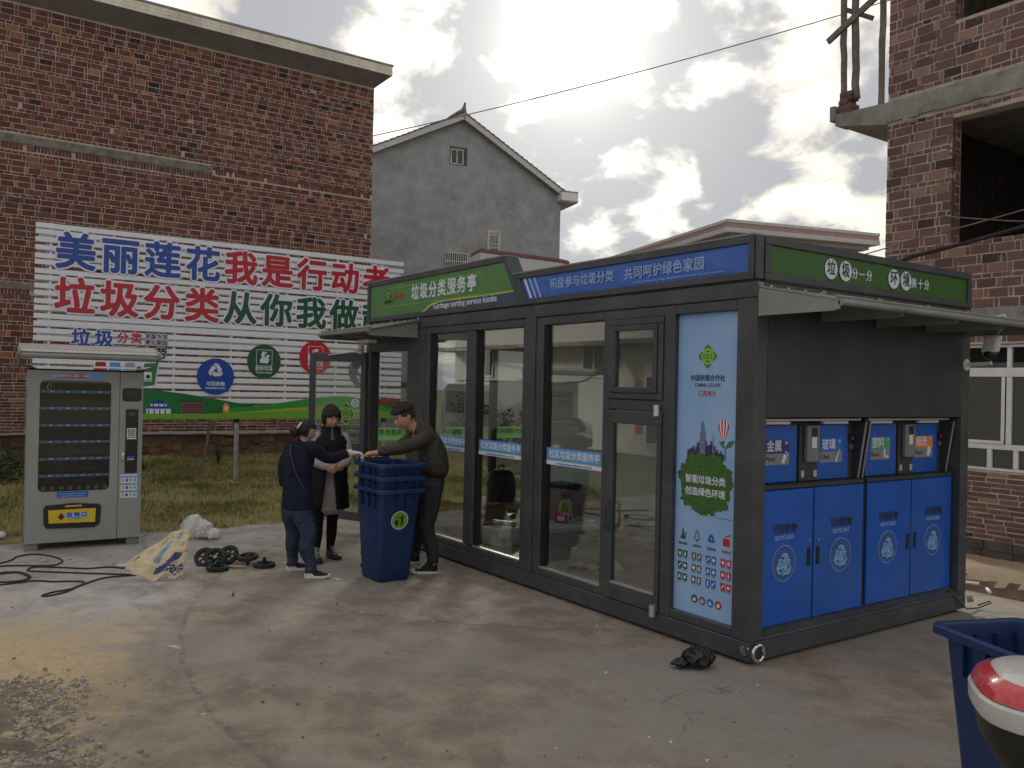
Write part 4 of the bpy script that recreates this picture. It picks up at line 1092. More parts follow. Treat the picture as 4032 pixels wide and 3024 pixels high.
def build_grey_house():
    a = R(13.5)
    T = thing('grey_house', 'grey rendered gable house with upturned ridge end', 'house', (-25, 12.78, 0), PI / 2 - a)
    # local x runs along the gable wall, local -y faces the yard
    prof = [(-4.35, -.3), (4.35, -.3), (4.35, 9.72), (0, 12.42), (-4.35, 10.30)]
    w = MB(); w.hexa([(x, 0, z) for x, z in prof], [(x, 9, z) for x, z in prof]); w.build('wall', M_PLAST, T)
    rf = mat('roof_edge', (.55, .56, .58), .7, 0, .06); tl = mat('roof_tile_dark', (.12, .115, .115), .8)
    for s, e in ((1, (4.55, 9.80)), (-1, (-4.9, 10.12))):
        ap = (0, 12.52)
        d = Vector((e[0] - ap[0], e[1] - ap[1])).normalized(); nrm = Vector((-d.y, d.x)) * (1 if s > 0 else -1)
        if nrm.y < 0: nrm = -nrm
        q = lambda p, k: (p[0] + nrm.x * k, p[1] + nrm.y * k)
        lo, hi = -.16, .05
        o = [q(ap, lo), q(e, lo), q(e, hi), q(ap, hi)]
        b = MB(); b.hexa([(x, -.30, z) for x, z in o], [(x, -.26, z) for x, z in o]); b.build('barge_board', rf, T)
        o = [q(ap, lo + .01), q(e, lo + .01), q(e, hi - .01), q(ap, hi - .01)]
        b = MB(); b.hexa([(x, -.258, z) for x, z in o], [(x, 9.3, z) for x, z in o]); b.build('roof', M_CONC, T)
        n = 22; tm = MB()
        for k in range(n):
            p0 = Vector(ap).lerp(Vector(e), k / n); p1 = Vector(ap).lerp(Vector(e), (k + 1) / n)
            o = [q(p0, hi + .002), q(p1, hi + .002), q(p1, hi + .055), q(p0, hi + .025)]
            tm.hexa([(x, -.33, z) for x, z in o], [(x, 9.3, z) for x, z in o])
        tm.build('roof_tile', tl, T, kind='stuff')
    h = MB(); h.tube([(-.62, -.2, 12.33), (-.3, -.2, 12.55), (-.08, -.2, 12.68), (.02, -.2, 12.86), (.04, -.2, 13.02)], [.04, .06, .08, .07, .04], 6)
    h.tube([(.02, -.2, 12.45), (.04, -.2, 12.66), (.02, -.2, 12.86)], [.10, .07, .05], 6); h.tube([(0, -.2, 12.6), (0, 9, 12.6)], .09, 6)
    h.build('ridge', mat('ridge_tile', (.25, .17, .17), .7), T, smooth=True)
    e = MB(); e.box(4.2, 4.95, -.42, 9, 9.58, 9.90); e.build('eave_gutter', M_WHITE, T); MB().box(4.2, 4.952, -.425, 9, 9.50, 9.578).build('eave_band', mat('eave_pink', (.36, .26, .26), .7), T); MB().box(4.2, 4.952, -.425, 9, 9.902, 9.96).build('eave_band', MATS['eave_pink'], T)
    fr = mat('window_cream', (.55, .53, .45), .6)
    gl = glass_mat('far_glass', (.25, .32, .32), 2.2)
    dk = mat('dark_interior', (.02, .022, .024), .9)
    # attic window in a deep reveal
    def window(x0, x1, z0, z1, kind):
        rv = MB(); rv.box(x0, x1, -.004, .006, z0, z1); wn = rv.build('window', M_PLASTD if kind == 'attic' else dk, T)
        f = MB()
        if kind == 'attic':
            frame_xz(f, x0 + .03, x1 - .16, z0 + .02, z1 - .10, .04, -.03, -.006); f.box((x0 + x1) / 2 - .09, (x0 + x1) / 2 - .045, -.032, -.007, z0 + .06, z1 - .14)
            f.build('frame', fr, wn); MB().box(x0 + .06, x1 - .2, -.015, -.010, z0 + .05, z1 - .13).build('pane', gl, wn)
        elif kind == 'tall':
            frame_xz(f, x0, x1, z0, z1, .09, -.04, -.006); f.build('frame', fr, wn)
            b = MB(); b.box(x0 + .09, x1 - .09, -.02, -.006, z0 + .09, z0 + .28)
            for k in range(6): b.box(x0 + .11 + k * .075, x0 + .125 + k * .075, -.045, -.03, z0 + .28, z1 - .09)
            for z in (.36, .74, .86, 1.24): b.box(x0 + .09, x1 - .09, -.05, -.032, z0 + z, z0 + z + .02)
            b.build('grille', M_WHITE, wn); MB().box(x0 + .09, x1 - .09, -.012, -.008, z0 + .28, z1 - .09).build('pane', gl, wn)
        else:
            b = MB(); n = 10 if x1 - x0 < 1.2 else 12
            for k in range(n + 1):
                x = x0 + (x1 - x0) * k / n; b.box(x - .009, x + .009, -.06, -.042, z0, z1)
            for z in (z1 - .015, z1 - .34, z0): b.box(x0, x1, -.065, -.04, z, z + .022)
            b.build('grille', M_ALU, wn); f.box(x0, x0 + .05, -.035, -.006, z0, z1); f.box((x0 + x1) / 2 - .03, (x0 + x1) / 2 + .03, -.035, -.006, z0, z1); f.build('frame', M_CHAR, wn); MB().box(x0, x1, -.012, -.008, z0, z1).build('pane', gl, wn)
    window(-.48, .24, 10.58, 11.30, 'attic')
    window(1.16, 1.72, 6.70, 8.13, 'tall')
    window(-.57, .32, 5.75, 7.10, 'bars')
    window(-.60, .30, 2.72, 3.28, 'bars')
    window(1.7, 2.5, .9, 2.1, 'bars')
    MB().box(-4.36, 4.36, -.03, -.004, 1.74, 1.95).build('painted_band', mat('band_red', (.16, .055, .05), .8), T)
    MB().box(-4.36, 4.36, -.02, -.004, -.3, 1.738).build('dado', mat('dado_grey', (.34, .35, .34), .9, 0, .12, 2, stain=.3), T)
build_grey_house()

def build_annex():
    r = random.Random(2)
    T = thing('tiled_annex', 'white tiled annex with rounded end and red coping', 'building', (-17, 8.65, 0), 0)
    # outline of the parapet seen from above: return, straight face, rounded end
    out = [(-1.1, .34), (0, 0), (0, 2.9)]
    for k in range(1, 13):
        a = k / 12 * R(100); out.append((-1.15 + 1.15 * math.cos(a), 2.9 + .95 * math.sin(a)))
    def ring(z, k=0.0):
        return [(x + k, y, z) for x, y in out]
    w = MB(); w.rings([ring(z, .0) for z in (5.24, 5.75)], cap=False, closed=False); 
    wl = MB(); wl.hexa([(x - .15, y, -.3) for x, y in out], [(x - .15, y, 5.22) for x, y in out]); wl.build('wall', mat('annex_wall', (.55, .56, .56), .7, 0, .06, 2, stain=.2), T)
    w.build('parapet', M_MORTARD, T, fix=False)
    t = MB(); dirs = []
    pts = [Vector(p) for p in out]
    for row in range(8):
        z = 5.25 + row * .062
        for a, b in zip(pts[:-1], pts[1:]):
            L_ = (b - a).length; n = max(1, round(L_ / .24)); d = (b - a) / L_; nr = Vector((d.y, -d.x))
            if nr.x < 0 and abs(nr.x) > abs(nr.y): nr = -nr
            for k in range(n):
                p, q = a + d * (L_ * k / n + .003), a + d * (L_ * (k + 1) / n - .003)
                t.hexa([(p.x, p.y, z), (q.x, q.y, z), (q.x, q.y, z + .058), (p.x, p.y, z + .058)], [(p.x + nr.x * .01, p.y + nr.y * .01, z), (q.x + nr.x * .01, q.y + nr.y * .01, z), (q.x + nr.x * .01, q.y + nr.y * .01, z + .058), (p.x + nr.x * .01, p.y + nr.y * .01, z + .058)])
    t.build('parapet_tile', mat('white_tile', (.58, .58, .60), .4, 0, .05, 3, stain=.12), T, kind='stuff')
    cp = MB()
    for z0, z1, nm in ((5.755, 5.86, 'coping'), (5.17, 5.235, 'coping')):
        c = MB(); c.hexa([(x + .03, y, z0) for x, y in out], [(x + .03, y, z1) for x, y in out]); c.build(nm, mat('coping_red', (.20, .085, .08), .7, 0, .08), T)
build_annex()

def build_far_house():
    f = Vector((-.8198, .5727, 0)); rr = Vector((.5727, .8198, 0))
    dl = (f - rr * .334).normalized(); dr = (f + rr * 2.99).normalized()
    ang = math.atan2(dr.y, dr.x)
    T = thing('flat_roofed_house', 'white flat roofed house with pink and white cornice', 'house', (-14.8, 16.7, 0), ang)
    # local x along the right face, local y along the left face
    Lx, Ly = 6.1, 9.5
    w = MB(); w.box(.55, Lx - .45, .55, Ly, -.4, 6.9); w.build('wall', mat('house_white', (.44, .43, .40), .8, 0, .06, 1.2, .1, 20, stain=.2), T)
    pk = mat('cornice_pink', (.40, .26, .26), .7, 0, .06); wh = mat('cornice_white', (.55, .55, .56), .7, 0, .05)
    for z0, z1, m, g in ((7.36, 7.46, wh, .0), (7.20, 7.358, pk, .02), (7.05, 7.198, wh, .0), (6.90, 7.048, mat('soffit_white', (.38, .37, .35), .8), .25)):
        MB().box(g, Lx - g, g, Ly + .4, z0, z1).build('cornice', m, T)
    for x in (1.6, 4.0):
        rv = MB().box(x, x + 1.1, .53, .552, 4.2, 5.6).build('window', MATS['dark_interior'], T); f_ = MB(); frame_xz(f_, x, x + 1.1, 4.2, 5.6, .06, .50, .528); f_.build('frame', M_WHITE, rv)
build_far_house()

def build_right_building():
    r = random.Random(33)
    T = thing('unfinished_brick_building', 'unfinished plum brick building with concrete beams and white windows', 'building', (0, 7.0, 0))
    X0, X1 = -3.36, 4.0
    # openings: (x0, x1, z0, z1)
    op = [(-2.60, 3.2, .885, 2.56), (-2.39, 3.2, 3.97, 5.70), (-2.38, 3.2, 7.05, 9.0)]
    P = lambda u, o, z: (u, -o, z)
    lay = course_layout(X0, X1, -.02, 9.6, [(.84, 'flat'), (99, 'cavity')], r)
    def skip(u, z, w, h):
        c, zc = u + w / 2, z + h / 2
        for a, b, lo, hi in op:
            if a - .02 < u + w and u < b and lo < zc < hi: return u + w > a + .04
        if 5.86 < zc < 6.17: return True
        if 2.74 < zc < 3.06: return True
        return False
    lay2 = []
    for (u, z, w, h) in lay:
        zc = z + h / 2
        for a, b, lo, hi in op:
            if lo < zc < hi and u < a < u + w: w = a - u
        if w > .03: lay2.append((u, z, w, h))
    brick_wall(T, lay2, P, M_BRICKP, lambda b: b[0] < -1.3 and (b[1] > 3.1 or b[1] < .9), 300, r, skip=skip)
    # wall core in strips round the openings
    m = MB(); t = .24
    m.box(X0 + .002, -2.60, .002, t, -.4, 2.60); m.box(-2.598, X1, .002, t, -.4, .883)
    m.box(X0 + .002, -2.40, .002, t, 2.602, 9.6); m.box(-2.398, X1, .002, t, 2.562, 3.968); m.box(-2.398, X1, .002, t, 5.702, 7.048)
    m.build('wall', M_MORTAR, T)
    # jamb bricks of the big opening (seen edge-on)
    jb = MB(); 
    for z0_, z1_ in ((3.97, 5.70), (7.05, 9.0)):
        z = z0_; k = 0
        while z < z1_ - .05:
            h = .115 if k % 4 != 3 else .053
            d = 0
            while d < .22:
                w = .115; jb.t = min(1, max(0, r.gauss(.45, .15)))
                brick_shape(jb, d + .003, z, w - .012, h, r.uniform(.0, .012), r, lambda u, o, zz: (-2.40 + o, u, zz)); d += w
            z += h + .012; k += 1
    jb.build('jamb_brick', M_BRICKP, T, tint=True, fix=False, kind='stuff')
    # sill bricks under the top opening
    # floors, beams, cantilever
    b = MB()
    n = 30
    for k in range(n):
        a0, a1 = X0 + (X1 - X0) * k / n, X0 + (X1 - X0) * (k + 1) / n
        b.box(a0, a1, -.03 - .012 * mnoise.noise((a0 * 3, 1, 0)), .3, 5.865 + .02 * mnoise.noise((a0 * 4, 0, 0)), 6.165 + .015 * mnoise.noise((a0 * 4, 3, 0)))
    b.build('floor_beam', M_CONC, T)
    MB().box(X0, X1, -.02, .3, 2.75, 3.05).build('floor_beam', M_CONC, T)
    MB().box(X0, X1, .3, 5, 5.9, 6.05).build('floor_slab', M_CONC, T); MB().box(X0, X1, .3, 5, 2.8, 2.95).build('floor_slab', M_CONC, T); MB().box(X0, X1, .02, 5, 9.6, 9.8).build('floor_slab', M_CONC, T)
    c = MB(); c.hexa([(-4.22, -.03, 6.02), (X0 - .002, -.03, 5.84), (X0 - .002, -.03, 6.165), (-4.22, -.03, 6.20)], [(-4.22, .25, 6.02), (X0 - .002, .25, 5.84), (X0 - .002, .25, 6.165), (-4.22, .25, 6.20)])
    c.build('cantilever_beam', M_CONC, T)
    c = MB(); c.hexa([(-4.30, -.06, 6.10), (-4.22, -.06, 6.10), (-4.22, -.06, 6.33), (-4.30, -.06, 6.33)], [(-4.30, 2.6, 6.10), (-4.22, 2.6, 6.10), (-4.22, 2.6, 6.33), (-4.30, 2.6, 6.33)]); c.build('slab_edge', M_CONC, T)
    c = MB(); c.hexa([(-4.21, .252, 6.03), (X0 - .004, .252, 6.03), (X0 - .004, 2.6, 6.03), (-4.21, 2.6, 6.03)], [(-4.21, .252, 6.15), (X0 - .004, .252, 6.15), (X0 - .004, 2.6, 6.15), (-4.21, 2.6, 6.15)]); c.build('balcony_slab', M_CONC, T)
    # ragged brick pier on the cantilever
    pr = MB()
    for k in range(5):
        pr.t = r.uniform(.2, .7); pr.box(-4.20 + r.uniform(-.03, .03), -3.98 + r.uniform(-.05, .05), .0 + r.uniform(-.02, .02), .22, 6.205 + k * .066, 6.265 + k * .066)
    pr.build('pier_brick', M_BRICKP, T, tint=True)
    # interior: dark walls, back wall with a hole to the sky
    MB().box(-3.10, -3.0, .24, 3.9, 3.05, 5.9).build('room_wall', M_BRICKP, T) 
    bw = MB(); y0, y1 = 3.5, 3.7
    bw.box(-3.1, -4.2, y0, y1, 2.95, 5.9); bw.box(-4.2, -4.03, y0, y1, 2.95, 4.72); bw.box(-4.03, X1, y0, y1, 2.95, 5.9)
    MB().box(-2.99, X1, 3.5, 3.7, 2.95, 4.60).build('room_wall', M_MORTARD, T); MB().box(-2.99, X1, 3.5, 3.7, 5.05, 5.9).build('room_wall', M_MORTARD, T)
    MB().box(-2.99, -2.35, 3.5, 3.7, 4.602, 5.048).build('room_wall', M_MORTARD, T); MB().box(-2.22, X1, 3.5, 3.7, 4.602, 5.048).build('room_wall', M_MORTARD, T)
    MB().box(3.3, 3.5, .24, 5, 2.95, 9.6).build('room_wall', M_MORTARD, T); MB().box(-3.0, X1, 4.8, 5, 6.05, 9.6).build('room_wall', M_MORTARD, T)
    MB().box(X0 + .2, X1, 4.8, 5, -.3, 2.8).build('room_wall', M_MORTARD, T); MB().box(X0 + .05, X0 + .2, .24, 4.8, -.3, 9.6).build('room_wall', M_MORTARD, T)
    # foundation: grey block courses on rough concrete
    f = MB()
    for row in range(2):
        u = X0; 
        while u < X1:
            w = r.uniform(.36, .40); f.box(u, min(u + w - .012, X1), -.035 + r.uniform(-.004, .004), .2, -.285 + row * .13, -.285 + row * .13 + .12); u += w
    f.build('foundation_block', mat('foundation_grey', (.10, .09, .08), .95, 0, .2, 4, .6, 20), T, kind='stuff')
    ft = MB(); rows = []
    for j in range(6):
        rows.append([(X0 + (X1 - X0) * k / 90, -.05 - .05 * j - .05 * mnoise.noise((k * .35, j * .9, 0)) * (j > 0), -.28 - .05 * j + .03 * mnoise.noise((k * .5, j, 3))) for k in range(91)])
    ft.rings(rows, cap=False, closed=False); ft.build('footing', M_CONC, T, fix=False, smooth='all')
    # white window wall of the ground floor
    W = MB(); a, b2, lo, hi = -2.598, 3.198, .887, 2.555
    fy0, fy1 = .05, .12
    def fr(x0, x1, z0, z1, e=0.0): W.box(x0, x1, fy0 - e, fy1, z0, z1)
    fr(a, b2, hi - .035, hi); fr(a, b2, 2.13, 2.25, .006); fr(a, b2, lo, lo + .035)
    fr(a, b2, 1.17, 1.24, .004)
    for x in (-2.56, -1.645, -.72, .2, 1.1, 2.0, 2.9): W.box(x, x + .065, fy0 - .002, fy1, 1.241, 2.129); W.box(x, x + .055, fy0, fy1, 2.251, hi - .036)
    x = -2.5
    while x < 3: W.box(x + .685 - .06, x + .685, fy0 - .003, fy1, lo + .036, 1.169); x += .33
    wo = W.build('window', mat('pvc_white', (.68, .70, .74), .35, 0, .05, 6), T, bevel=.004)
    s = MB(); s.box(-2.5, -1.66, fy0 - .018, fy0 - .007, 1.242, 1.285); s.box(-1.70, -1.655, fy0 - .02, fy0 - .007, 1.286, 2.128); s.build('sash', MATS['pvc_white'], wo, bevel=.004)
    dg = glass_mat('dark_room_glass', (.42, .45, .43), 1.6)
    for x in (-2.49, -1.575, -.65, .27, 1.17, 2.07): MB().box(x, x + .84, .085, .09, 1.245, 2.125).build('pane', dg, wo); MB().box(x, x + .84, .085, .09, 2.255, hi - .04).build('pane', dg, wo)
    pn = MB(); pn.box(a, b2, .085, .09, lo + .04, 1.165); pn.build('pane', dg, wo)
    MB().box(-2.5, 3, .6, .62, .9, 2.6).build('curtain', mat('dim_curtain', (.07, .07, .055), .9, 0, .2, 3), T)
    # plugs and stubs poking out of the wall
    for x, z in ((-2.95, 5.80), (-1.92, 5.79)): MB().tube([(x, .0, z), (x - .08, -.16, z - .02)], .035, 7).build('stub_pipe', M_CONC, T, smooth=True)
    return T
build_right_building()

# bamboo and timber props on the balcony
def pole(name, label, a, b, ra, rb, m, cat='pole', group=None, seed=0):
    A, B = Vector(a), Vector(b); r = random.Random(seed)
    n = 14; path = [A.lerp(B, k / n) + Vector((r.uniform(-.008, .008), r.uniform(-.008, .008), 0)) for k in range(n + 1)]
    o = MB().tube([p - A for p in path], [ra + (rb - ra) * k / n + (.003 if k % 4 == 0 else 0) for k in range(n + 1)], 8).build(name, m, smooth=True, loc=A)
    return tag(o, label, cat, group)
M_POLE = mat('old_timber', (.19, .165, .16), .85, 0, .2, 6, .4, 30)
pole('timber_prop', 'outer timber prop standing on the corner of the balcony slab', (-4.15, 7.08, 6.42), (-4.22, 7.08, 9.6), .048, .05, M_POLE, group='timber props on the balcony', seed=1)
pole('timber_prop', 'thicker timber prop just right of the outer balcony prop', (-3.97, 7.12, 6.42), (-4.06, 7.12, 9.6), .058, .052, M_POLE, group='timber props on the balcony', seed=2)
pole('timber_prop', 'timber prop beside the brick corner of the unfinished building', (-3.53, 7.1, 6.17), (-3.54, 7.1, 9.6), .045, .05, M_POLE, group='timber props on the balcony', seed=3)
def plank(label, a, b, w):
    A, B = Vector(a), Vector(b); d = (B - A); n = Vector((0, 1, 0)); u = d.normalized().cross(n).normalized() * w
    o = MB().hexa([Vector((0, 0, 0)) - u, d - u, d + u, u], [Vector((0, .05, 0)) - u, d - u + Vector((0, .05, 0)), d + u + Vector((0, .05, 0)), u + Vector((0, .05, 0))]).build('timber_brace', M_POLE, loc=A)
    tag(o, label, 'brace', 'timber braces across the props')
plank('long timber brace tied across the balcony props', (-4.42, 7.0, 6.93 + .48), (-3.36, 7.0, 7.95), .045)
plank('short timber brace crossing the two outer props', (-4.30, 7.2, 7.95), (-3.78, 7.2, 7.62), .035)

# overhead lines
def line(label, pts, rad, m, cat='cable', name='overhead_cable', sag=0.0):
    P_ = [Vector(p) for p in pts]; path = []
    for a, b in zip(P_[:-1], P_[1:]):
        for k in range(20):
            t = k / 20; path.append(a.lerp(b, t) - Vector((0, 0, sag * 4 * t * (1 - t))))
    path.append(P_[-1]); o = path[0].copy()
    ob = MB().tube([p - o for p in path], rad, 6).build(name, m, smooth='all', loc=o)
    return tag(ob, label, cat)
M_WIRE = mat('grey_wire', (.16, .15, .15), .6)
line('long thin wire crossing the sky from the brick wall', [(-13.4, -3.6, 4.87), (-2.9, 6.93, 7.62)], .008, M_WIRE, 'wire', 'overhead_wire', .33)
line('thick black cable slanting up across the plum brick wall', [(-4.4, 6.68, 3.44), (-2.74, 6.68, 3.80), (-.8, 6.68, 4.10)], .028, M_RUBBER, sag=.02)
line('thin grey cable running just above the thick black one', [(-4.3, 6.7, 3.82), (-2.74, 6.7, 4.04), (-.8, 6.7, 4.31)], .009, M_WIRE, sag=.02)
line('thin cable hanging across the open brick window', [(-2.4, 6.74, 4.32), (-.8, 6.74, 3.99)], .009, M_WIRE, sag=.02)
# ------------------------------------------------------------------ slatted billboard on the lawn
def build_billboard():
    T = thing('billboard', 'white slatted billboard with blue, red and green slogan letters', 'billboard', (-11.7, 0, 0))
    wh = mat('slat_white', srgb(226, 230, 238), .35, 0.0, .03, 2, stain=.06)
    r = random.Random(8)
    sl = MB().hexa([(-.012, -3.155, 0), (-.012, 3.412, 0), (-.012, 3.412, .088), (-.012, -3.155, .088)], [(.012, -3.155, .006), (.012, 3.412, .006), (.012, 3.412, .084), (.012, -3.155, .084)])
    me = sl.mesh('slat', wh, bevel=.003)
    for k in range(26):
        place_mesh('slat', me, T, (r.uniform(-.003, .003), 0, 4.333 - .088 - .1218 * k), (r.uniform(-.004, .004), r.uniform(-.03, .03), 0))
    galv = mat('galvanised_steel', (.42, .42, .42), .42, .75, .12, 6)
    tube = MB().box(-.05, -.022, -.02, .02, 1.17, 4.33).mesh('upright', wh)
    for y in (-2.93, -2.0, -1.0, -.02, 1.0, 2.0, 2.95): place_mesh('upright', tube, T, (0, y, 0))
    rail = MB().box(-.085, -.052, -3.1, 3.36, 0, .05).mesh('rail', wh)
    for z in (1.3, 2.5, 4.1): place_mesh('rail', rail, T, (0, 0, z))
    MB().box(-.05, -.02, -3.1, 3.38, 2.735, 2.775).build('rail', wh, T)
    for y in (-2.95, .14, 3.1):
        p = MB().cyl((-.13, y, -.05), (0, 0, 1), .045, 4.2, 14).build('post', galv, T, smooth=True)
        MB().cyl((-.13, y, -.02), (0, 0, 1), .16, .05, 12, .12).build('footing', M_CONC, p)
        MB().cyl((-.13, y, 1.09), (0, 0, 1), .052, .08, 14).build('clamp', M_BLACK, p, smooth=True)
    blue = mat('letter_blue', srgb(26, 74, 160), .35, 0, .02); red = mat('letter_red', srgb(184, 32, 44), .35, 0, .02); grn = mat('letter_green', srgb(14, 84, 58), .35, 0, .02)
    edge = mat('letter_edge', srgb(232, 228, 248), .4, 0, .02)
    def big(ch, y, z, s, m, xs=.98, hv=.020, ho=.050, nm='letter'):
        o = text(ch, s, edge, T, (.016, y, z), RX, 'letter_outline' if False else nm, depth=.008, heavy=s * ho / .64, xs=xs)
        text(ch, s, m, o, (0, 0, .0115), ((1, 0, 0), (0, 1, 0)), 'letter_face', depth=.003, heavy=s * hv / .64)
    for k, ch in enumerate('美丽莲花我是行动者'): big(ch, -2.575 + .673 * k, 3.862, .62, blue if k < 4 else red)
    for k, ch in enumerate('垃圾分类从你我做起'): big(ch, -2.575 + .673 * k, 3.135, .62, red if k < 4 else grn)
    for k, ch in enumerate('垃圾'): big(ch, -2.47 + .345 * k, 2.485, .30, blue, hv=.02)
    for k, ch in enumerate('分类'): big(ch, -1.84 + .215 * k, 2.53, .185, red)
    o = text('变废为宝', .092, edge, T, (.016, -1.305, 2.58), RX, 'letter', depth=.006, heavy=.012); text('变废为宝', .092, M_PRK, o, (0, 0, .009), ((1, 0, 0), (0, 1, 0)), 'letter_face', depth=.002, heavy=.0018)
    o = text('美化家园', .092, edge, T, (.016, -1.305, 2.478), RX, 'letter', depth=.006, heavy=.012); text('美化家园', .092, M_PRK, o, (0, 0, .009), ((1, 0, 0), (0, 1, 0)), 'letter_face', depth=.002, heavy=.0018)
    for k, ch in enumerate('举手之劳'): big(ch, -1.87 + .215 * k, 2.29, .20, M_PRK)
    # roundels
    def roundel(y, z, rad, m, cn, en):
        d = disc(T, (.016, y, z), rad, RX, m, 'roundel', thick=.01, n=48)
        text(cn, .082, M_PRW, d, (.028, y, z - .135), RX, heavy=.002); text(en, .05, M_PRW, d, (.028, y, z - .205), RX, heavy=.001)
        return d
    d = roundel(-.295, 1.925, .325, blue, '可回收物', 'Recyclable waste'); recycle_arrows(d, (.027, -.295, 2.03), .16, RX, M_PRW)
    d = roundel(.575, 2.225, .312, M_PRDG, '厨余垃圾', 'Kitchen waste')
    sq = lambda s, w: [[(-s, -s), (s, -s), (s, -s + w), (-s, -s + w)], [(-s, s - w), (s, s - w), (s, s), (-s, s)], [(-s, -s + w), (-s + w, -s + w), (-s + w, s - w), (-s, s - w)], [(s - w, -s + w), (s, -s + w), (s, s - w), (s - w, s - w)]]
    poly(d, sq(.15, .008), (.027, .575, 2.29), RX, M_PRW, 'roundel_frame')
    poly(d, [[(-.08, -.09), (.06, -.10), (.10, -.03), (.02, .02), (-.08, -.02)], [(-.05, .0), (.0, .02), (.01, .10), (-.03, .12), (-.06, .06)], [(.02, .02), (.09, .0), (.10, .05), (.05, .06)], [(.0, .06), (.05, .1), (.02, .12)]], (.028, .575, 2.29), RX, M_PRW, 'pictogram')
    d = roundel(1.565, 2.335, .316, red, '有害垃圾', 'Harmful waste')
    poly(d, sq(.15, .008), (.027, 1.565, 2.40), RX, M_PRW, 'roundel_frame'); poly(d, [[(-.15, -.13), (-.02, -.13), (-.02, .0), (-.15, .0)], [(.02, -.13), (.13, -.13), (.13, .0), (.02, .0)], [(-.06, .02), (-.04, .02), (-.03, .08), (-.06, .07)], [(-.04, .05), (.02, .04), (.07, .08), (.0, .10)]], (.028, 1.565, 2.40), RX, M_PRW, 'pictogram')
    d = roundel(2.58, 2.105, .325, M_PRGY, '其他垃圾', 'Other waste'); poly(d, [[(-.14, -.06), (-.05, -.06), (.06, .13), (-.01, .13)], [(-.14, -.06), (-.02, -.06), (-.06, -.14)], [(.14, -.06), (.05, -.06), (-.01, .06), (.03, .13)]], (.027, 2.58, 2.17), RX, M_PRW, 'pictogram')
    # bins drawn on cut-out boards
    for k, (y, m, sh) in enumerate(((-2.17, 'bin_red', (176, 30, 40)), (-1.95, 'bin_blue', (70, 150, 222)), (-1.72, 'bin_grey', (160, 156, 184)))):
        mm = mat(m, srgb(*sh), .4, 0, .05)
        b = poly(T, [[(-.11, -.40), (.11, -.40), (.11, .0), (-.11, .0)]], (.018, y, 2.13), RX, edge, 'bin_picture')
        poly(b, [[(-.085, -.085), (.09, -.085), (.075, -.01), (-.07, -.01)], [(-.10, -.38), (.09, -.38), (.10, -.115), (-.10, -.115)]], (.021, y, 2.13), RX, mm, 'bin_picture_face')
        poly(b, [[(-.07, -.24), (.05, -.24), (.05, -.17), (-.07, -.17)]], (.023, y, 2.13), RX, M_PRW, 'bin_label')
    b = poly(T, [[(-.14, -.44), (.10, -.44), (.15, .0), (-.13, .0)]], (.020, -1.40, 2.14), RX, edge, 'bin_picture')
    poly(b, [[(-.12, -.42), (.085, -.39), (.12, -.10), (-.12, -.12)], [(-.10, -.09), (.13, -.07), (.11, -.01), (-.09, -.02)]], (.023, -1.40, 2.14), RX, M_PRG, 'bin_picture_face')
    lb = poly(b, [[(-.09, -.33), (.03, -.33), (.03, -.17), (-.09, -.17)]], (.025, -1.40, 2.14), RX, M_PRW, 'bin_label'); text('厨余垃圾', .026, M_PRK, lb, (.027, -1.43, 1.83), RX)
    poly(lb, [[(-.06, -.27), (.0, -.28), (.01, -.23), (-.03, -.21), (-.06, -.23)]], (.027, -1.40, 2.14), RX, M_PRK, 'pictogram')
    # landscape board along the bottom
    def strip(fn, base, y0, y1, m, x, nm, n=48):
        a = [(x, y0 + (y1 - y0) * k / n, base) for k in range(n + 1)]; b_ = [(x, y0 + (y1 - y0) * k / n, max(base + .001, fn(y0 + (y1 - y0) * k / n))) for k in range(n + 1)]
        mb = MB(); mb.rings([a, b_], cap=False, closed=False); return mb.build(nm, m, bd, fix=False)
    ss = lambda t: t * t * (3 - 2 * t) if 0 < t < 1 else (0 if t <= 0 else 1)
    bd = MB().box(.013, .022, -3.155, 3.40, 1.168, 1.30).build('landscape_board', mat('print_field', srgb(98, 164, 48), .4, 0, .05, 1.5, col2=srgb(120, 172, 50)), T)
    g1 = mat('print_hill_dark', srgb(18, 100, 54), .4, 0, .05, 1.2, col2=srgb(34, 124, 58)); g2 = mat('print_hill', srgb(40, 140, 60), .4, 0, .05, 1.2, col2=srgb(64, 158, 60)); gy = mat('print_meadow', srgb(176, 176, 44), .4, 0, .06, 1.0, col2=srgb(128, 168, 48))
    left = lambda y: 1.78 - .10 * ss((y + 3.1) / 1.6) - .36 * ss((y + 1.7) / 3.1)
    strip(left, 1.2, -3.15, 1.3, g1, .0225, 'hill_print'); strip(lambda y: 1.36 + .21 * ss((y - 1.9) / 1.4), 1.2, 1.9, 3.40, g1, .0225, 'hill_print')
    strip(lambda y: 1.37 + .235 * ss((y + .1) / 2.3) - .28 * ss((y - 2.1) / 1.5), 1.2, -.1, 3.40, g2, .024, 'hill_print')
    strip(lambda y: 1.262 + .135 * ss((y + .5) / 2.3) - .11 * ss((y - 1.8) / 1.6), 1.2, -3.15, 3.40, gy, .0255, 'hill_print')
    strip(lambda y: 1.262 + .06 * ss((y + .5) / 2.0) - .05 * ss((y - 1.6) / 1.8), 1.17, -3.15, 3.40, MATS['print_field'], .027, 'hill_print')
    br = mat('print_brown', srgb(136, 84, 84), .4, 0, .04); navy = mat('print_navy', srgb(30, 64, 150), .4, 0, .03); orange = mat('print_orange', srgb(226, 160, 60), .4, 0, .03)
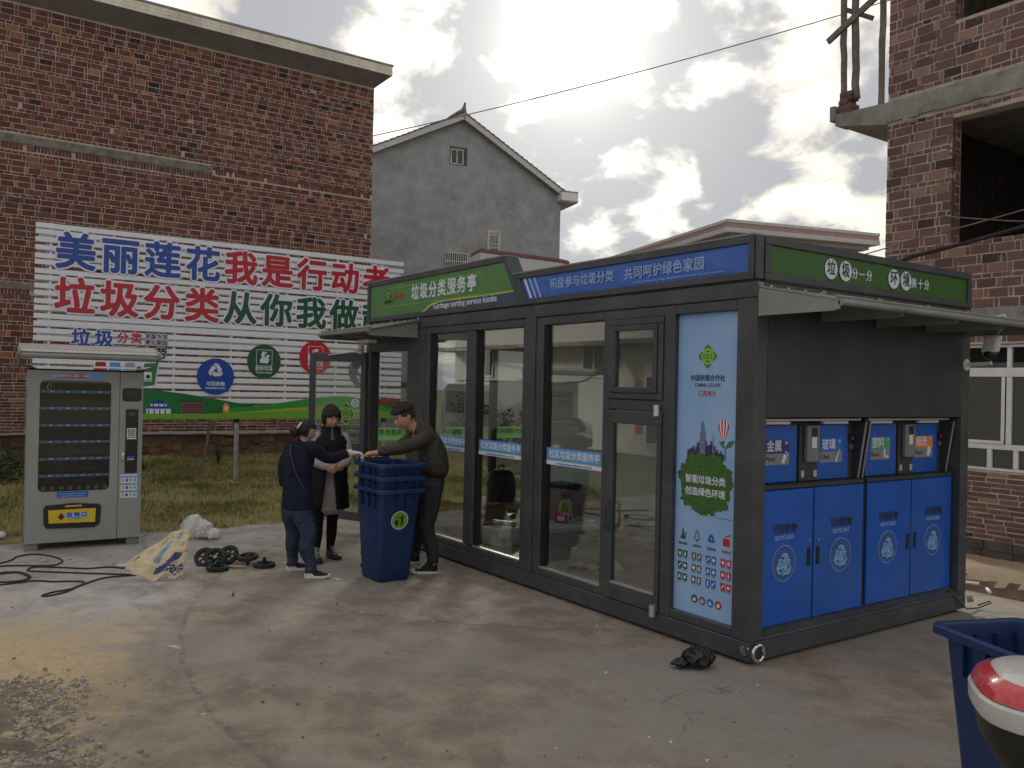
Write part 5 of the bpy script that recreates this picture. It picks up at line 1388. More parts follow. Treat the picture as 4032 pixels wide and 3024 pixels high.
    h = poly(bd, [[(-.2, 0), (.2, 0), (.2, .1), (-.2, .1)], [(-.13, .115), (.13, .115), (.13, .18), (-.13, .18)]], (.029, -1.245, 1.262), RX, M_PRW, 'house_print'); poly(h, [[(-.22, .085), (.22, .085), (.16, .125), (-.16, .125)], [(-.15, .17), (.15, .17), (0, .255)]], (.031, -1.245, 1.262), RX, navy, 'house_print')
    poly(h, [[(-.17 + .09 * k, .0), (-.15 + .09 * k, .0), (-.15 + .09 * k, .07), (-.17 + .09 * k, .07)] for k in range(4)] + [[(-.1 + .09 * k, .12), (-.08 + .09 * k, .12), (-.08 + .09 * k, .165), (-.1 + .09 * k, .165)] for k in range(3)], (.031, -1.245, 1.262), RX, navy, 'house_print')
    h = poly(bd, [[(-.185, 0), (.185, 0), (.185, .2), (-.185, .2)]], (.029, -.69, 1.265), RX, br, 'house_print'); poly(h, [[(-.2, .2), (.2, .2), (.17, .245), (-.17, .245)]], (.031, -.69, 1.265), RX, M_PRDG, 'house_print')
    poly(h, [[(-.155 + .068 * a, .015 + .042 * b), (-.105 + .068 * a, .015 + .042 * b), (-.105 + .068 * a, .038 + .042 * b), (-.155 + .068 * a, .038 + .042 * b)] for a in range(5) for b in range(4)], (.031, -.69, 1.265), RX, mat('print_dark', srgb(70, 48, 54), .4), 'house_print')
    h = poly(bd, [[(-.055, 0), (.055, 0), (.055, .13), (-.055, .13)], [(-.04, .13), (.04, .13), (.02, .165), (-.02, .165)]], (.029, -.10, 1.285), RX, orange, 'house_print'); poly(h, [[(-.025, .05), (.025, .05), (.025, .105), (-.025, .105)]], (.031, -.10, 1.285), RX, M_PRW, 'house_print')
    emblem(bd, (.03, 2.40, 1.47), .12, RX, M_PRDG, M_PRW); text('江西再生', .19, M_PRR, bd, (.031, 2.95, 1.50), RX, heavy=.004)
    return T
build_billboard()
o = pole('bamboo_pole', 'greenish bamboo pole leaning back under the billboard', (-13.79, .06, -.03), (-14.75, .62, 1.95), .035, .026, mat('bamboo', (.11, .125, .055), .7, 0, .2, 5), seed=6)
def weed(name, label, loc, h, seed, n=26, group=None):
    r = random.Random(seed); T = thing(name, label, 'weed', loc, 0, group); mb = MB()
    for k in range(n):
        a = r.uniform(0, 6.28); L_ = h * r.uniform(.5, 1.1); w = .012; ca, sa = math.cos(a), math.sin(a); sp = r.uniform(.1, .5)
        p = [(ca * L_ * sp * t ** 1.6, sa * L_ * sp * t ** 1.6, L_ * (t - .25 * sp * t * t)) for t in (0, .35, .7, 1)]
        for i in range(3):
            w0, w1 = w * (1 - i / 3.2), w * (1 - (i + 1) / 3.2)
            mb.quad((p[i][0] - sa * w0, p[i][1] + ca * w0, p[i][2]), (p[i][0] + sa * w0, p[i][1] - ca * w0, p[i][2]), (p[i + 1][0] + sa * w1, p[i + 1][1] - ca * w1, p[i + 1][2]), (p[i + 1][0] - sa * w1, p[i + 1][1] + ca * w1, p[i + 1][2]))
    mb.build('foliage', mat('weed_leaf', (.07, .10, .035), .7, 0, .25, 10, col2=(.04, .06, .02)), T, fix=False, kind='stuff'); return T
weed('weed', 'tall drooping weed behind the leaning bamboo pole', (-14.6, .62, -.03), .75, 4, 40)
weed('weed', 'sparse weed on the lawn right of the vending machine', (-14.2, -.95, -.03), .5, 9, 18)
for k, (x, y, h, l) in enumerate(((-12.9, -3.55, .55, 'low leafy shrub by the grass left of the vending machine'), (-14.2, -3.9, .6, 'darker leafy shrub further back left of the vending machine'))):
    shrub('shrub', l, (x, y, -.04), h, .6, 700, .045, 40 + k)
r_ = random.Random(77)
for k, (x, y, h) in enumerate(((-14.5, 7.1, 1.1), (-16.2, 8.6, 1.5), (-13.2, 7.9, 1.2), (-18.4, 9.8, 1.3), (-20.5, 11.3, 1.7), (-15.0, 9.7, 1.6), (-12.2, 8.8, 1.4), (-17.4, 11.4, 1.9))):
    shrub('shrub', ['low shrub at the near end of the row before the grey house', 'shrub in the middle of the row before the grey house', 'small shrub at the lawn border stones', 'shrub close against the grey house dado', 'big shrub furthest back by the grey house corner', 'tall shrub below the tiled annex', 'shrub nearest the kiosk end wall', 'tallest shrub between annex and grey house'][k], (x, y, -.05), h, h * .65, 900, .07, 60 + k, group='shrubs in front of the grey house')
def kerb():
    r = random.Random(4)
    for k in range(9):
        x0 = -11.9 + k * .62; y0 = 5.52 - .16 * k
        s = MB().box(0, .56, 0, .24, -.1, .09 + r.uniform(0, .03)).build('border_stone', M_STONE, bevel=.02, loc=(x0, y0, -.02), rot=(0, 0, R(-14) + r.uniform(-.06, .06)))
        tag(s, ['first','second','third','fourth','fifth','sixth','seventh','eighth','ninth'][k] + ' stone from the left in the pale border of the far lawn', 'stone', 'stones bordering the lawn')
kerb()

# ------------------------------------------------------------------ vending machine
def build_vending():
    T = thing('vending_machine', 'grey snack vending machine with empty shelves and yellow hatch', 'vending machine', (-6.511, -3.685, 0), R(85.56))
    g = mat('machine_grey', (.30, .31, .295), .5, 0, .04, 2, .03, 180, stain=.1); gd = mat('machine_grey_dark', (.19, .195, .185), .55, 0, .05)
    P = lambda mb, nm, m=g, bevel=.006, par=T, **k: mb.build(nm, m, par, bevel=bevel, **k)
    VX = ((1, 0, 0), (0, 0, 1))
    W, H, D = 1.13, 1.925, .80
    # cabinet shell (open at the front behind the window)
    P(MB().box(0, .018, .03, D, .075, H), 'side_panel'); P(MB().box(W - .018, W, .03, D, .075, H), 'side_panel'); P(MB().box(.019, W - .019, .03, D, H - .02, H), 'top_panel'); P(MB().box(.019, W - .019, .03, D, .075, .095), 'bottom_panel'); P(MB().box(.019, W - .019, D - .02, D - .001, .096, H - .021), 'back_panel', M_BLACK)
    P(MB().box(-.002, W + .002, .0, D, H + .002, H + .014), 'lid', M_BLACK)
    for x, y in ((.0, .02), (.99, .02), (.0, .68), (.99, .68)): P(MB().box(x, x + .13, y, y + .10, 0, .073), 'foot', gd)
    # door with its rounded window
    wx0, wx1, wz0, wz1, rr = .112, .802, .622, 1.815, .05
    def rrect(x0, x1, z0, z1, q, n=6):
        pts = []
        for cx, cz, a0 in ((x1 - q, z1 - q, 0), (x0 + q, z1 - q, 90), (x0 + q, z0 + q, 180), (x1 - q, z0 + q, 270)):
            for k in range(n + 1): pts.append((cx + q * math.cos(R(a0 + 90 * k / n)), cz + q * math.sin(R(a0 + 90 * k / n))))
        return pts
    inner = rrect(wx0, wx1, wz0, wz1, rr); n = len(inner)
    dz0, dz1, dx0, dx1 = .078, 1.922, .002, .885
    outer = []
    for k, (x, z) in enumerate(inner):
        q = k // 7; t = (k % 7) / 6
        cx = [dx1, dx0, dx0, dx1][q]; cz = [dz1, dz1, dz0, dz0][q]; outer.append((cx, cz) if True else (x, z))
    # spread outer points along the frame so that the faces stay even
    outer = []
    for k, (x, z) in enumerate(inner):
        q = k // 7
        cx = [dx1, dx0, dx0, dx1][q]; cz = [dz1, dz1, dz0, dz0][q]
        outer.append((cx, cz))
    mb = MB()
    fr_ = [(x, 0, z) for x, z in inner]; bk = [(x, .03, z) for x, z in inner]
    for k in range(n):
        k2 = (k + 1) % n
        a, b = outer[k], outer[k2]
        if a == b: mb.quad((a[0], 0, a[1]), fr_[k], fr_[k2])
        else: mb.quad((a[0], 0, a[1]), fr_[k], fr_[k2], (b[0], 0, b[1]))
        mb.quad(fr_[k], bk[k], bk[k2], fr_[k2])
    C_ = [(dx0, dz0), (dx1, dz0), (dx1, dz1), (dx0, dz1)]
    for k in range(4):
        a, b = C_[k], C_[(k + 1) % 4]; mb.quad((a[0], 0, a[1]), (b[0], 0, b[1]), (b[0], .028, b[1]), (a[0], .028, a[1]))
    door = P(mb, 'door', bevel=0, fix=False)
    MB().box(wx0 + .002, wx1 - .002, .018, .024, wz0 + .002, wz1 - .002).build('window_glass', glass_mat('smoked_glass', (.80, .83, .81), 1.2), door)
    blk = MB().box(wx0 - .03, wx1 + .03, .62, .64, wz0 - .05, wz1 + .05).build('shelf_back', M_BLACK, T)
    MB().box(wx0 - .04, wx0 - .02, .04, .62, wz0 - .05, wz1 + .05).build('shelf_side', M_BLACK, T); MB().box(wx1 + .02, wx1 + .04, .04, .62, wz0 - .05, wz1 + .05).build('shelf_side', M_BLACK, T)
    strip = mat('price_strip', srgb(70, 128, 184), .4, 0, .05); r = random.Random(6)
    for z in (1.697, 1.518, 1.334, 1.156, .972, .790):
        s = MB().box(wx0 - .02, wx1 + .02, .07, .60, z - .02, z - .012).build('shelf', M_CHAR2, T)
        st = MB().box(wx0 - .02, wx1 + .02, .055, .068, z - .018, z + .012).build('price_strip', strip, s)
        for k in range(9): MB().box(wx0 + .02 + k * .078, wx0 + .045 + k * .078 + r.uniform(0, .02), .052, .0545, z - .01, z + .006).build('price_tag', M_PRW if k % 2 else M_PRW2, st)
        if z < 1.6:
            pass
    for k in range(8): MB().box(wx0 + .035 + k * .086, wx0 + .07 + k * .086, .045, .06, .632, .672).build('slot_flap', gd, T)
    MB().tube([(wx0 + .09, .08, 1.79), (wx0 + .07, .08, 1.74), (wx0 + .09, .08, 1.70), (wx0 + .11, .08, 1.74), (wx0 + .105, .08, 1.79)], .006, 6).build('hook', M_ALU, T, smooth=True)
    b = rect(door, (.47, -.001, 1.865), .515, .062, VX, M_STRIP, 'banner_sticker'); rect(b, (.43, -.0028, 1.865), .30, .044, VX, M_PRR, 'banner_sticker'); text('智能积分兑换一体机', .034, M_PRW, b, (.43, -.0055, 1.866), VX, heavy=.0007); rect(b, (.245, -.0028, 1.864), .03, .03, VX, orange_(), 'banner_sticker')
    b = rect(door, (.445, -.001, .588), .30, .062, VX, M_PRB, 'hint_sticker'); rect(b, (.445, -.003, .595), .26, .006, VX, M_PRW2, 'hint_sticker'); rect(b, (.445, -.003, .572), .24, .005, VX, M_PRW2, 'hint_sticker')
    # delivery hatch
    hp = [(.205, .232), (.665, .222), (.715, .26), (.725, .45), (.70, .475), (.45, .495), (.19, .478), (.168, .445), (.178, .265)]
    mb = MB(); mb.hexa([(x, -.022, z) for x, z in hp], [(x, .0, z) for x, z in hp]); ht = mb.build('hatch', M_BLACK, door, bevel=.008)
    fl = MB().hexa([(.222, -.030, .288), (.668, -.030, .282), (.672, -.030, .432), (.216, -.030, .428)], [(.222, -.0225, .288), (.668, -.0225, .282), (.672, -.0225, .432), (.216, -.0225, .428)]).build('hatch_flap', mat('hatch_yellow', srgb(214, 182, 20), .4, 0, .05), ht)
    MB().hexa([(.37, -.028, .455), (.54, -.028, .458), (.53, -.028, .474), (.38, -.028, .472)], [(.37, -.0225, .455), (.54, -.0225, .458), (.53, -.0225, .474), (.38, -.0225, .472)]).build('hatch_grip', orange_(), ht)
    poly(fl, [[(-.012, 0), (.02, 0), (.02, .03), (.042, .03), (.005, .075), (-.035, .03), (-.012, .03)]], (.335, -.0315, .39), ((1, 0, 0), (0, 0, -1)), M_PRK, 'arrow')
    lb = rect(fl, (.49, -.0305, .362), .215, .072, VX, M_PRW2, 'hatch_label'); text('取 物 口', .055, M_PRK, lb, (.49, -.0335, .368), VX, heavy=.0012)
    text('Push here', .02, M_PRK, lb, (.49, -.0335, .333), VX)
    # control column
    cp = P(MB().box(.890, W - .002, .0, .028, .078, 1.922), 'control_panel', bevel=.004)
    s = MB(); s.hexa([(x, -.016, z) for x, z in rrect(.915, 1.108, 1.602, 1.745, .03)], [(x, -.0, z) for x, z in rrect(.915, 1.108, 1.602, 1.745, .03)]); sc_ = s.build('screen_bezel', M_BLACK, cp, bevel=.003)
    MB().box(.936, 1.085, -.020, -.017, 1.628, 1.715).build('screen', mat('screen_off', (.03, .03, .035), .08, 0, .1), sc_)
    k_ = MB().box(.953, 1.080, -.008, .0, .80, 1.512).build('payment_panel', M_BLACK, cp, bevel=.003)
    MB().box(.985, 1.052, -.011, -.0085, 1.437, 1.478).build('display', mat('lcd', (.06, .085, .07), .3), k_)
    kp = MB().box(.968, 1.062, -.013, -.0085, 1.20, 1.30).build('keypad', M_WHITE, k_, bevel=.002)
    for a in range(3):
        for b_ in range(4): MB().box(.980 + a * .026, .998 + a * .026, -.017, -.0135, 1.212 + b_ * .021, 1.226 + b_ * .021).build('key', M_PRGY, kp)
    MB().box(.968, 1.065, -.011, -.0085, 1.178, 1.194).build('keypad_label', M_PRW, k_)
    MB().box(.975, 1.05, -.011, -.0085, .945, .988).build('coin_label', M_PRB, k_); MB().box(.975, 1.05, -.0125, -.0112, .945, .958).build('coin_label', M_YEL, k_)
    lk = MB().box(.915, .948, -.03, .0, .945, 1.04).build('lock_handle', M_STEEL, cp, bevel=.006); MB().box(.919, .944, -.034, -.0305, 1.0, 1.032).build('lock_plate', M_WHITE, lk)
    ps = rect(cp, (1.0, -.001, .655), .178, .265, VX, M_SKYP, 'instruction_poster'); rect(ps, (1.0, -.0028, .778), .17, .014, VX, M_PRW, 'poster_line')
    for rw in range(3):
        rect(ps, (1.0, -.0028, .725 - rw * .082), .165, .066, VX, M_PRW, 'poster_row')
        rect(ps, (1.0, -.0042, .755 - rw * .082), .165, .008, VX, [M_PRB, mat('poster_purple', srgb(110, 80, 170), .5), M_PRG][rw], 'poster_line')
        for c in range(4): rect(ps, (.94 + c * .04, -.0042, .722 - rw * .082), .026, .034, VX, [MATS['print_orange'], M_PRB, M_PRLG, M_STRIP][c], 'poster_tile')
    sp = MB()
    for a in range(5):
        for b_ in range(2): sp.box(.985 + a * .016, .995 + a * .016, -.002, .0, 1.865 + b_ * .016, 1.873 + b_ * .016)
    sp.build('speaker_grille', gd, cp, kind='stuff')
    # rolled canopy on two thin arms, taped protective film on the side
    aw = M_AWN
    cn = bpy.data.objects.new('canopy', None); link(cn, T)
    MB().hexa([(-.09, -.26, 2.085), (1.255, -.26, 2.085), (1.255, -.22, 2.15), (-.09, -.22, 2.15)], [(-.09, .55, 2.20), (1.255, .55, 2.20), (1.255, .55, 2.22), (-.09, .55, 2.22)]).build('canopy_sheet', mat('canopy_sheet', (.42, .38, .37), .4, 0, .08, 4, stain=.2), cn)
    MB().tube([(-.10, -.27, 2.075), (1.265, -.27, 2.075)], .035, 12).build('canopy_tube', aw, cn, smooth=True)
    MB().box(-.10, 1.265, -.30, -.27, 2.112, 2.135).build('canopy_lip', M_WHITE, cn)
    for x in (-.09, 1.24):
        MB().tube([(x, -.27, 2.10), (x, -.12, 1.985), (x + (.1 if x < 0 else -.1), .0, 1.95), (x + (.16 if x < 0 else -.16), .2, 1.945)], .014, 6).build('canopy_arm', aw, cn, smooth=True)
        MB().cyl((x - .012, -.28, 2.10), (1, 0, 0), .055, .024, 14).build('canopy_end', aw, cn, smooth=True)
    fm = MB(); rows = []
    for j in range(14): rows.append([(-.012 - .025 * abs(mnoise.noise((j * .5, i * .9, 3))), -.01 + .09 * i / 5, .1 + 1.75 * j / 13) for i in range(6)])
    fm.rings(rows, cap=False, closed=False); fm.build('protective_film', glass_mat('plastic_film', (.8, .8, .8), 2.5, .2), T, fix=False, smooth='all')
    return T
def orange_(): return MATS['print_orange']
build_vending()

# ------------------------------------------------------------------ wheelie bins
M_BIN = mat('bin_blue', (.007, .030, .120), .42, 0, .08, 3, .06, 120, stain=.15)
def rring(hx, hy, rc, z, cx=0.0, n=5):
    pts = []
    for sx, sy, a0 in ((1, 1, 0), (-1, 1, 90), (-1, -1, 180), (1, -1, 270)):
        for k in range(n + 1):
            a = R(a0 + 90 * k / n); pts.append((cx + sx * (hx - rc) + rc * math.cos(a), sy * (hy - rc) + rc * math.sin(a), z))
    return pts
def make_bin(label, loc, rz, group=None, sticker=True):
    T = thing('wheelie_bin', label, 'wheelie bin', loc, rz, group)
    H = .875; mb = MB(); rings = []
    bx, by, tx, ty = .195, .168, .275, .208
    def at(t): return bx + (tx - bx) * t, by + (ty - by) * t, .012 + .03 * t
    for t in (0, .03, .3, .6, .9, .955):
        hx, hy, cx = at(t); rings.append(rring(hx - (.012 if t == 0 else 0), hy - (.012 if t == 0 else 0), .045, H * t, cx))
    hx, hy, cx = at(1)
    rings += [rring(hx + .032, hy + .026, .06, H * .955 + .002, cx + .005), rring(hx + .042, hy + .036, .06, H * .962, cx + .005), rring(hx + .042, hy + .036, .06, H * .998, cx + .005), rring(hx + .036, hy + .030, .058, H * 1.006, cx + .005), rring(hx + .014, hy + .012, .05, H * 1.006, cx), rring(hx + .010, hy + .008, .05, H * .998, cx), rring(hx - .006, hy - .006, .045, H * .998, cx)]
    for t in (.9, .5, .04):
        hx, hy, cx = at(t); rings.append(rring(hx - .006, hy - .006, .04, H * t, cx))
    mb.rings(rings)
    mb.build('body', M_BIN, T, smooth=True, fix=False)
    rb = MB()
    for y in (-1, 1):
        for x in (-.10, .06, .18): rb.box(x - .008, x + .008, y * (ty - .004), y * (ty + .018), H * .80, H * .953)
    for y in (-.15, -.05, .05, .15): rb.box(tx + .018, tx + .050, y - .007, y + .007, H * .80 if abs(y) < .1 else H * .86, H * .953)
    rb.build('rib', M_BIN, T, kind='stuff')
    for y in (-.13, .13): MB().box(-tx - .035, -tx + .02, y - .025, y + .025, H * .96, H * 1.03).build('hinge_lug', M_BIN, T, bevel=.006)
    MB().tube([(-tx - .005, -.17, H * .99), (-tx - .075, -.16, H * 1.0), (-tx - .075, .16, H * 1.0), (-tx - .005, .17, H * .99)], .015, 8).build('handle', M_BIN, T, smooth=True)
    ax = MB().tube([(-bx - .02, -.15, .09), (-bx - .02, .15, .09)], .02, 8).build('axle_socket', M_BIN, T, smooth=True)
    if sticker:
        z = .585; hx, hy, cx = at(z / H); sl = (tx - bx + .03) / H
        n_ = Vector((1, 0, -sl)).normalized(); u = Vector((sl, 0, 1)).normalized(); rr_ = u.cross(n_)
        c = Vector((cx + hx, 0, z)) + n_ * .0025
        B = (rr_, u); c = c + rr_ * .0
        s = disc(T, c, .088, B, M_PRW, 'sticker', thick=.001); disc(s, c + n_ * .0012, .081, B, mat('sticker_green', srgb(112, 168, 40), .45, 0, .08, 3), 'sticker_face', thick=.0008)
        poly(s, [[(.01, -.05), (.02, -.05), (.025, .0), (.012, .0)], [(.026, -.05), (.036, -.05), (.034, .0), (.024, .0)], [(.01, .0), (.038, .0), (.04, .035), (.014, .035)], [(.014, .035), (.018, .026), (-.03, .022), (-.03, .03)], [(.018, .04), (.032, .04), (.032, .055), (.018, .055)], [(-.045, -.048), (-.015, -.048), (-.010, -.005), (-.05, -.005)], [(-.052, -.002), (-.008, -.002), (-.008, .006), (-.052, .006)]], tuple(c + n_ * .0028), B, M_PRK, 'pictogram')
    return T
grp = 'blue wheelie bins nested in a stack'
make_bin('bottom blue wheelie bin of the stack, round green sticker showing', (-3.605, -.925, 0), 0, grp)
make_bin('middle blue wheelie bin, nested between two others', (-3.605, -.925, .118), 0, grp, False)
make_bin('topmost blue wheelie bin of the stack, hands on its rim', (-3.605, -.925, .236), 0, grp, False)
make_bin('open blue wheelie bin standing alone beside the parked scooter', (2.216, -.948, 0), R(158), None, False)

# ------------------------------------------------------------------ security camera at the far corner of the kiosk
def build_security_camera():
    T = thing('security_camera', 'white security camera on a bracket at the kiosk corner', 'security camera', (.004, 2.755, 2.13))
    br = MB(); br.cyl((0, 0, 0), (1, 0, 0), .05, .012, 18); br.tube([(.01, 0, 0), (.16, 0, .005), (.215, 0, .012)], [.02, .014, .016], 10); br.build('bracket', M_WHITE, T, smooth=True)
    h = MB(); h.hexa([(.14, -.05, .10), (.26, -.05, .10), (.285, -.055, .245), (.175, -.055, .25)], [(.14, .05, .10), (.26, .05, .10), (.285, .055, .245), (.175, .055, .25)]); h.build('housing', M_WHITE, T, bevel=.022, seg=3, smooth=True)
    MB().sphere((.20, 0, .09), .056, 16, 10, (1, .9, .9)).build('lens_dome', M_BLACK, T, smooth=True)
    MB().tube([(.25, 0, .24), (.30, 0, .30), (.34, 0, .36), (.31, 0, .41), (.22, 0, .40)], .008, 6).build('cable', M_WHITE, T, smooth=True)
build_security_camera()

# ------------------------------------------------------------------ scooter with a top box, mostly beyond the frame
def build_scooter():
    T = thing('scooter', 'parked scooter with a black, white and red top box', 'scooter', (2.75, -2.01, 0), R(-53.4))
    blk, wh = mat('box_black', (.018, .018, .018), .5, 0, .08, 8, .05, 200), mat('box_white', (.62, .61, .58), .3, 0, .04, coat=.4)
    red = mat('box_red_lens', (.62, .045, .06), .18, 0, .08, coat=.6)
    # top box: x right (towards the bike's left), local y forward
    def ring(hx, hy, z, n=28, e=3.0, cx=0, cy=0):
        return [(cx + hx * math.copysign(abs(math.cos(a)) ** (2 / e), math.cos(a)), cy + hy * math.copysign(abs(math.sin(a)) ** (2 / e), math.sin(a)), z) for a in (2 * PI * k / n for k in range(n))]
    bx = bpy.data.objects.new('top_box', None); link(bx, T, (0, 0, -.03), (0, 0, PI / 2))
    MB().rings([ring(.13, .12, .84), ring(.19, .16, .86), ring(.235, .195, .93), ring(.25, .208, 1.005)]).build('box_base', blk, bx, smooth=True)
    MB().rings([ring(.255, .213, 1.007), ring(.260, .218, 1.015), ring(.262, .220, 1.06), ring(.254, .213, 1.068)]).build('box_rim', wh, bx, smooth=True)
    MB().rings([ring(.250, .210, 1.069), ring(.236, .198, 1.10), ring(.19, .158, 1.125), ring(.06, .05, 1.135)]).build('box_lid', wh, bx, smooth=True)
    def lens(a0, a1):
        rows = []
        for z, k in ((1.072, .2505), (1.084, .2455), (1.097, .2385), (1.109, .221), (1.119, .203)):
            hx, hy = k + .005, k * .835 + .005
            rows.append([(hx * math.copysign(abs(math.cos(a)) ** (2 / 3), math.cos(a)), hy * math.copysign(abs(math.sin(a)) ** (2 / 3), math.sin(a)), z) for a in (a0 + (a1 - a0) * q / 16 for q in range(17))])
        mb = MB(); mb.rings(rows, cap=False, closed=False); return mb.build('red_lens', red, bx, smooth='all', fix=False)
    lens(R(125), R(255)); lens(R(285), R(415))
    MB().box(-.035, .035, -.226, -.215, 1.01, 1.05).build('box_latch', blk, bx, bevel=.005)
    rk = MB()
    for x in (-.09, .09): rk.tube([(x, -.12, .835), (x, .25, .835), (x, .42, .76)], .012, 7)
    for y in (-.1, .05, .2): rk.tube([(-.09, y, .828), (.09, y, .828)], .010, 7)
    rk.build('rack', M_STEEL, T, smooth=True)
    bd = MB().rings([ring(.10, .26, .50, cy=.30), ring(.17, .36, .60, cy=.34), ring(.16, .38, .70, cy=.38), ring(.12, .34, .755, cy=.42)]); bd.build('tail_body', mat('scooter_white', (.5, .5, .48), .25, 0, .04, coat=.5), T, smooth=True)
    MB().rings([ring(.14, .36, .757, cy=.52), ring(.15, .37, .79, cy=.52), ring(.12, .33, .83, cy=.54)]).build('seat', blk, T, smooth=True)
    def wheel(y):
        t = MB(); n = 28
        t.rings([[( (.05 * math.cos(b)), y + (.20 + .045 * math.sin(b)) * math.cos(a), .245 + (.20 + .045 * math.sin(b)) * math.sin(a)) for b in (2 * PI * q / 10 for q in range(10))] for a in (2 * PI * k / n for k in range(n + 1))], cap=False)
        w = t.build('wheel', M_RUBBER, T, smooth='all'); MB().cyl((-.03, y, .245), (1, 0, 0), .155, .06, 20).build('rim', M_ALU, w, smooth=True)
    wheel(.14); wheel(1.36)
    fd = MB()
    for x0, x1 in ((-.07, .07),): fd.rings([[(x, .14 + .275 * math.cos(a), .245 + .275 * math.sin(a)) for x in (-.07, .07)] for a in (R(20 + 14 * k) for k in range(12))], cap=False, closed=False)
    fd.build('fender', blk, T, smooth='all', fix=False)
    fb = MB().box(-.14, .14, .55, 1.02, .26, .34).build('floorboard', blk, T, bevel=.02)
    fs = MB().rings([ring(.16, .05, .34, cy=1.04), ring(.18, .06, .6, cy=1.08), ring(.14, .06, .86, cy=1.05), ring(.08, .05, .98, cy=1.02)]).build('front_shield', MATS['scooter_white'], T, smooth=True)
    MB().tube([(-.33, .98, 1.0), (-.12, 1.02, 1.03), (.12, 1.02, 1.03), (.33, .98, 1.0)], .015, 8).build('handlebar', M_BLACK, T, smooth=True)
    MB().tube([(0, 1.05, .9), (0, 1.3, .45), (0, 1.36, .245)], .03, 8).build('fork', M_BLACK, T, smooth=True)
    MB().tube([(-.05, .35, .3), (-.20, .28, .02)], .012, 6).build('stand', M_BLACK, T, smooth=True)
    MB().box(-.05, .05, .25, .60, .25, .50).build('engine', M_CHAR2, T, bevel=.03)
    return T
build_scooter()
# ------------------------------------------------------------------ things lying about on the yard
def crumple(rows, amp, seed, sc=9.0):
    out = []
    for rw in rows:
        q = []
        for p in rw:
            v = Vector(p); s = v * sc + Vector((seed, 0, 0))
            n1 = 1 - 2 * abs(mnoise.noise(s)); n2 = 1 - 2 * abs(mnoise.noise(s * 2.3)); n3 = mnoise.noise(s * .6)
            q.append((v.x + amp * n1 * .7 + amp * .4 * mnoise.noise(s + Vector((9, 0, 0))), v.y + amp * (.6 * n2 + .5 * n3), max(.004, v.z + amp * (.6 * n1 + .35 * n2))))
        out.append(q)
    return out
def paper_sack():
    # flattened cement sack standing tent-like, mouth open towards the camera's left
    N_ = 110; M = 70; rows = []
    rt = Vector((.573, .82, 0)); fw = Vector((-.82, .573, 0))
    base = Vector((-4.47, -2.80, 0))
    for j in range(M):
        t = j / (M - 1)
        ctr = base + rt * (-.03 + .16 * t) + fw * (.04 + .22 * t) + Vector((0, 0, .09 + .33 * t ** .9))
        hw = .195 * (1 - t) ** .75 + .03; hh = (.085 * (1 - t) + .012)
        sk = -.08 * (1 - t)
        row = []
        for k in range(N_):
            a = 2 * PI * k / N_
            c, s = math.cos(a), math.sin(a)
            x = hw * math.copysign(abs(c) ** .8, c); y = hh * s
            wob = (1 - t) ** 3 * (.022 * math.sin(5 * a + 1) + .018 * math.sin(9 * a))
            p = ctr + rt * (x + sk * (-c if c < 0 else 0) * .6) + fw * (y * .9 + .05 * c * (1 - t)) + Vector((0, 0, y * .7 * (1 - t) + wob + (.025 * -c) * (1 - t)))
            row.append(tuple(p))
        rows.append(row)
    rows = crumple(crumple(rows, .022, 3, 8), .010, 17, 22)
    mb = MB(); mb.rings(rows, cap=False)
    pap = mat('sack_paper', (.66, .535, .36), .85, 0, .06, 6, .4, 40, stain=.1); ink = mat('sack_ink', (.055, .075, .19), .8, 0, .15, 12); ink2 = mat('sack_pale_ink', (.24, .36, .47), .8, 0, .15, 12); inn = mat('sack_inside', (.42, .31, .21), .9)
    o = mb.build('paper_sack', [pap, ink, ink2, inn], smooth='all', fix=False)
    for i, p in enumerate(o.data.polygons):
        j, k = divmod(i, N_); t = j / (M - 1); a = k / N_
        fx = (a - .75)             # camera-facing side is near a = .75
        if -.02 + .25 * t < fx + .04 < .035 + .30 * t and .10 < t < .46 and fx > -.02: p.material_index = 1
        elif .05 < t < .22 and .02 < fx < .20: p.material_index = 0 if mnoise.noise((j * .55, k * .45, 2)) > .12 else 1
        elif .24 < t < .70 and -.055 < fx < -.02: p.material_index = 2
        elif t > .74 and -.02 < fx < .03: p.material_index = 2
        elif .16 < t < .28 and a < .56 and a > .5: p.material_index = 1
    sol = o.modifiers.new('thickness', 'SOLIDIFY'); sol.thickness = .003; MODS.append(o)
    tag(o, 'crumpled tan paper sack with blue print, mouth open on the concrete', 'paper sack')
paper_sack()
M_FILM = bpy.data.materials.new('white_film'); M_FILM.use_nodes = True
def _film():
    nt = M_FILM.node_tree; N, L = nt.nodes.new, nt.links.new; p = nt.nodes['Principled BSDF']
    p.inputs['Base Color'].default_value = (.9, .9, .89, 1); p.inputs['Roughness'].default_value = .28
    tl = N('ShaderNodeBsdfTranslucent'); tl.inputs[0].default_value = (.92, .92, .92, 1); tr = N('ShaderNodeBsdfTransparent')
    a = N('ShaderNodeMixShader'); a.inputs[0].default_value = .45; L(p.outputs[0], a.inputs[1]); L(tl.outputs[0], a.inputs[2])
    b = N('ShaderNodeMixShader'); b.inputs[0].default_value = .06; L(a.outputs[0], b.inputs[1]); L(tr.outputs[0], b.inputs[2]); L(b.outputs[0], nt.nodes['Material Output'].inputs[0])
_film()
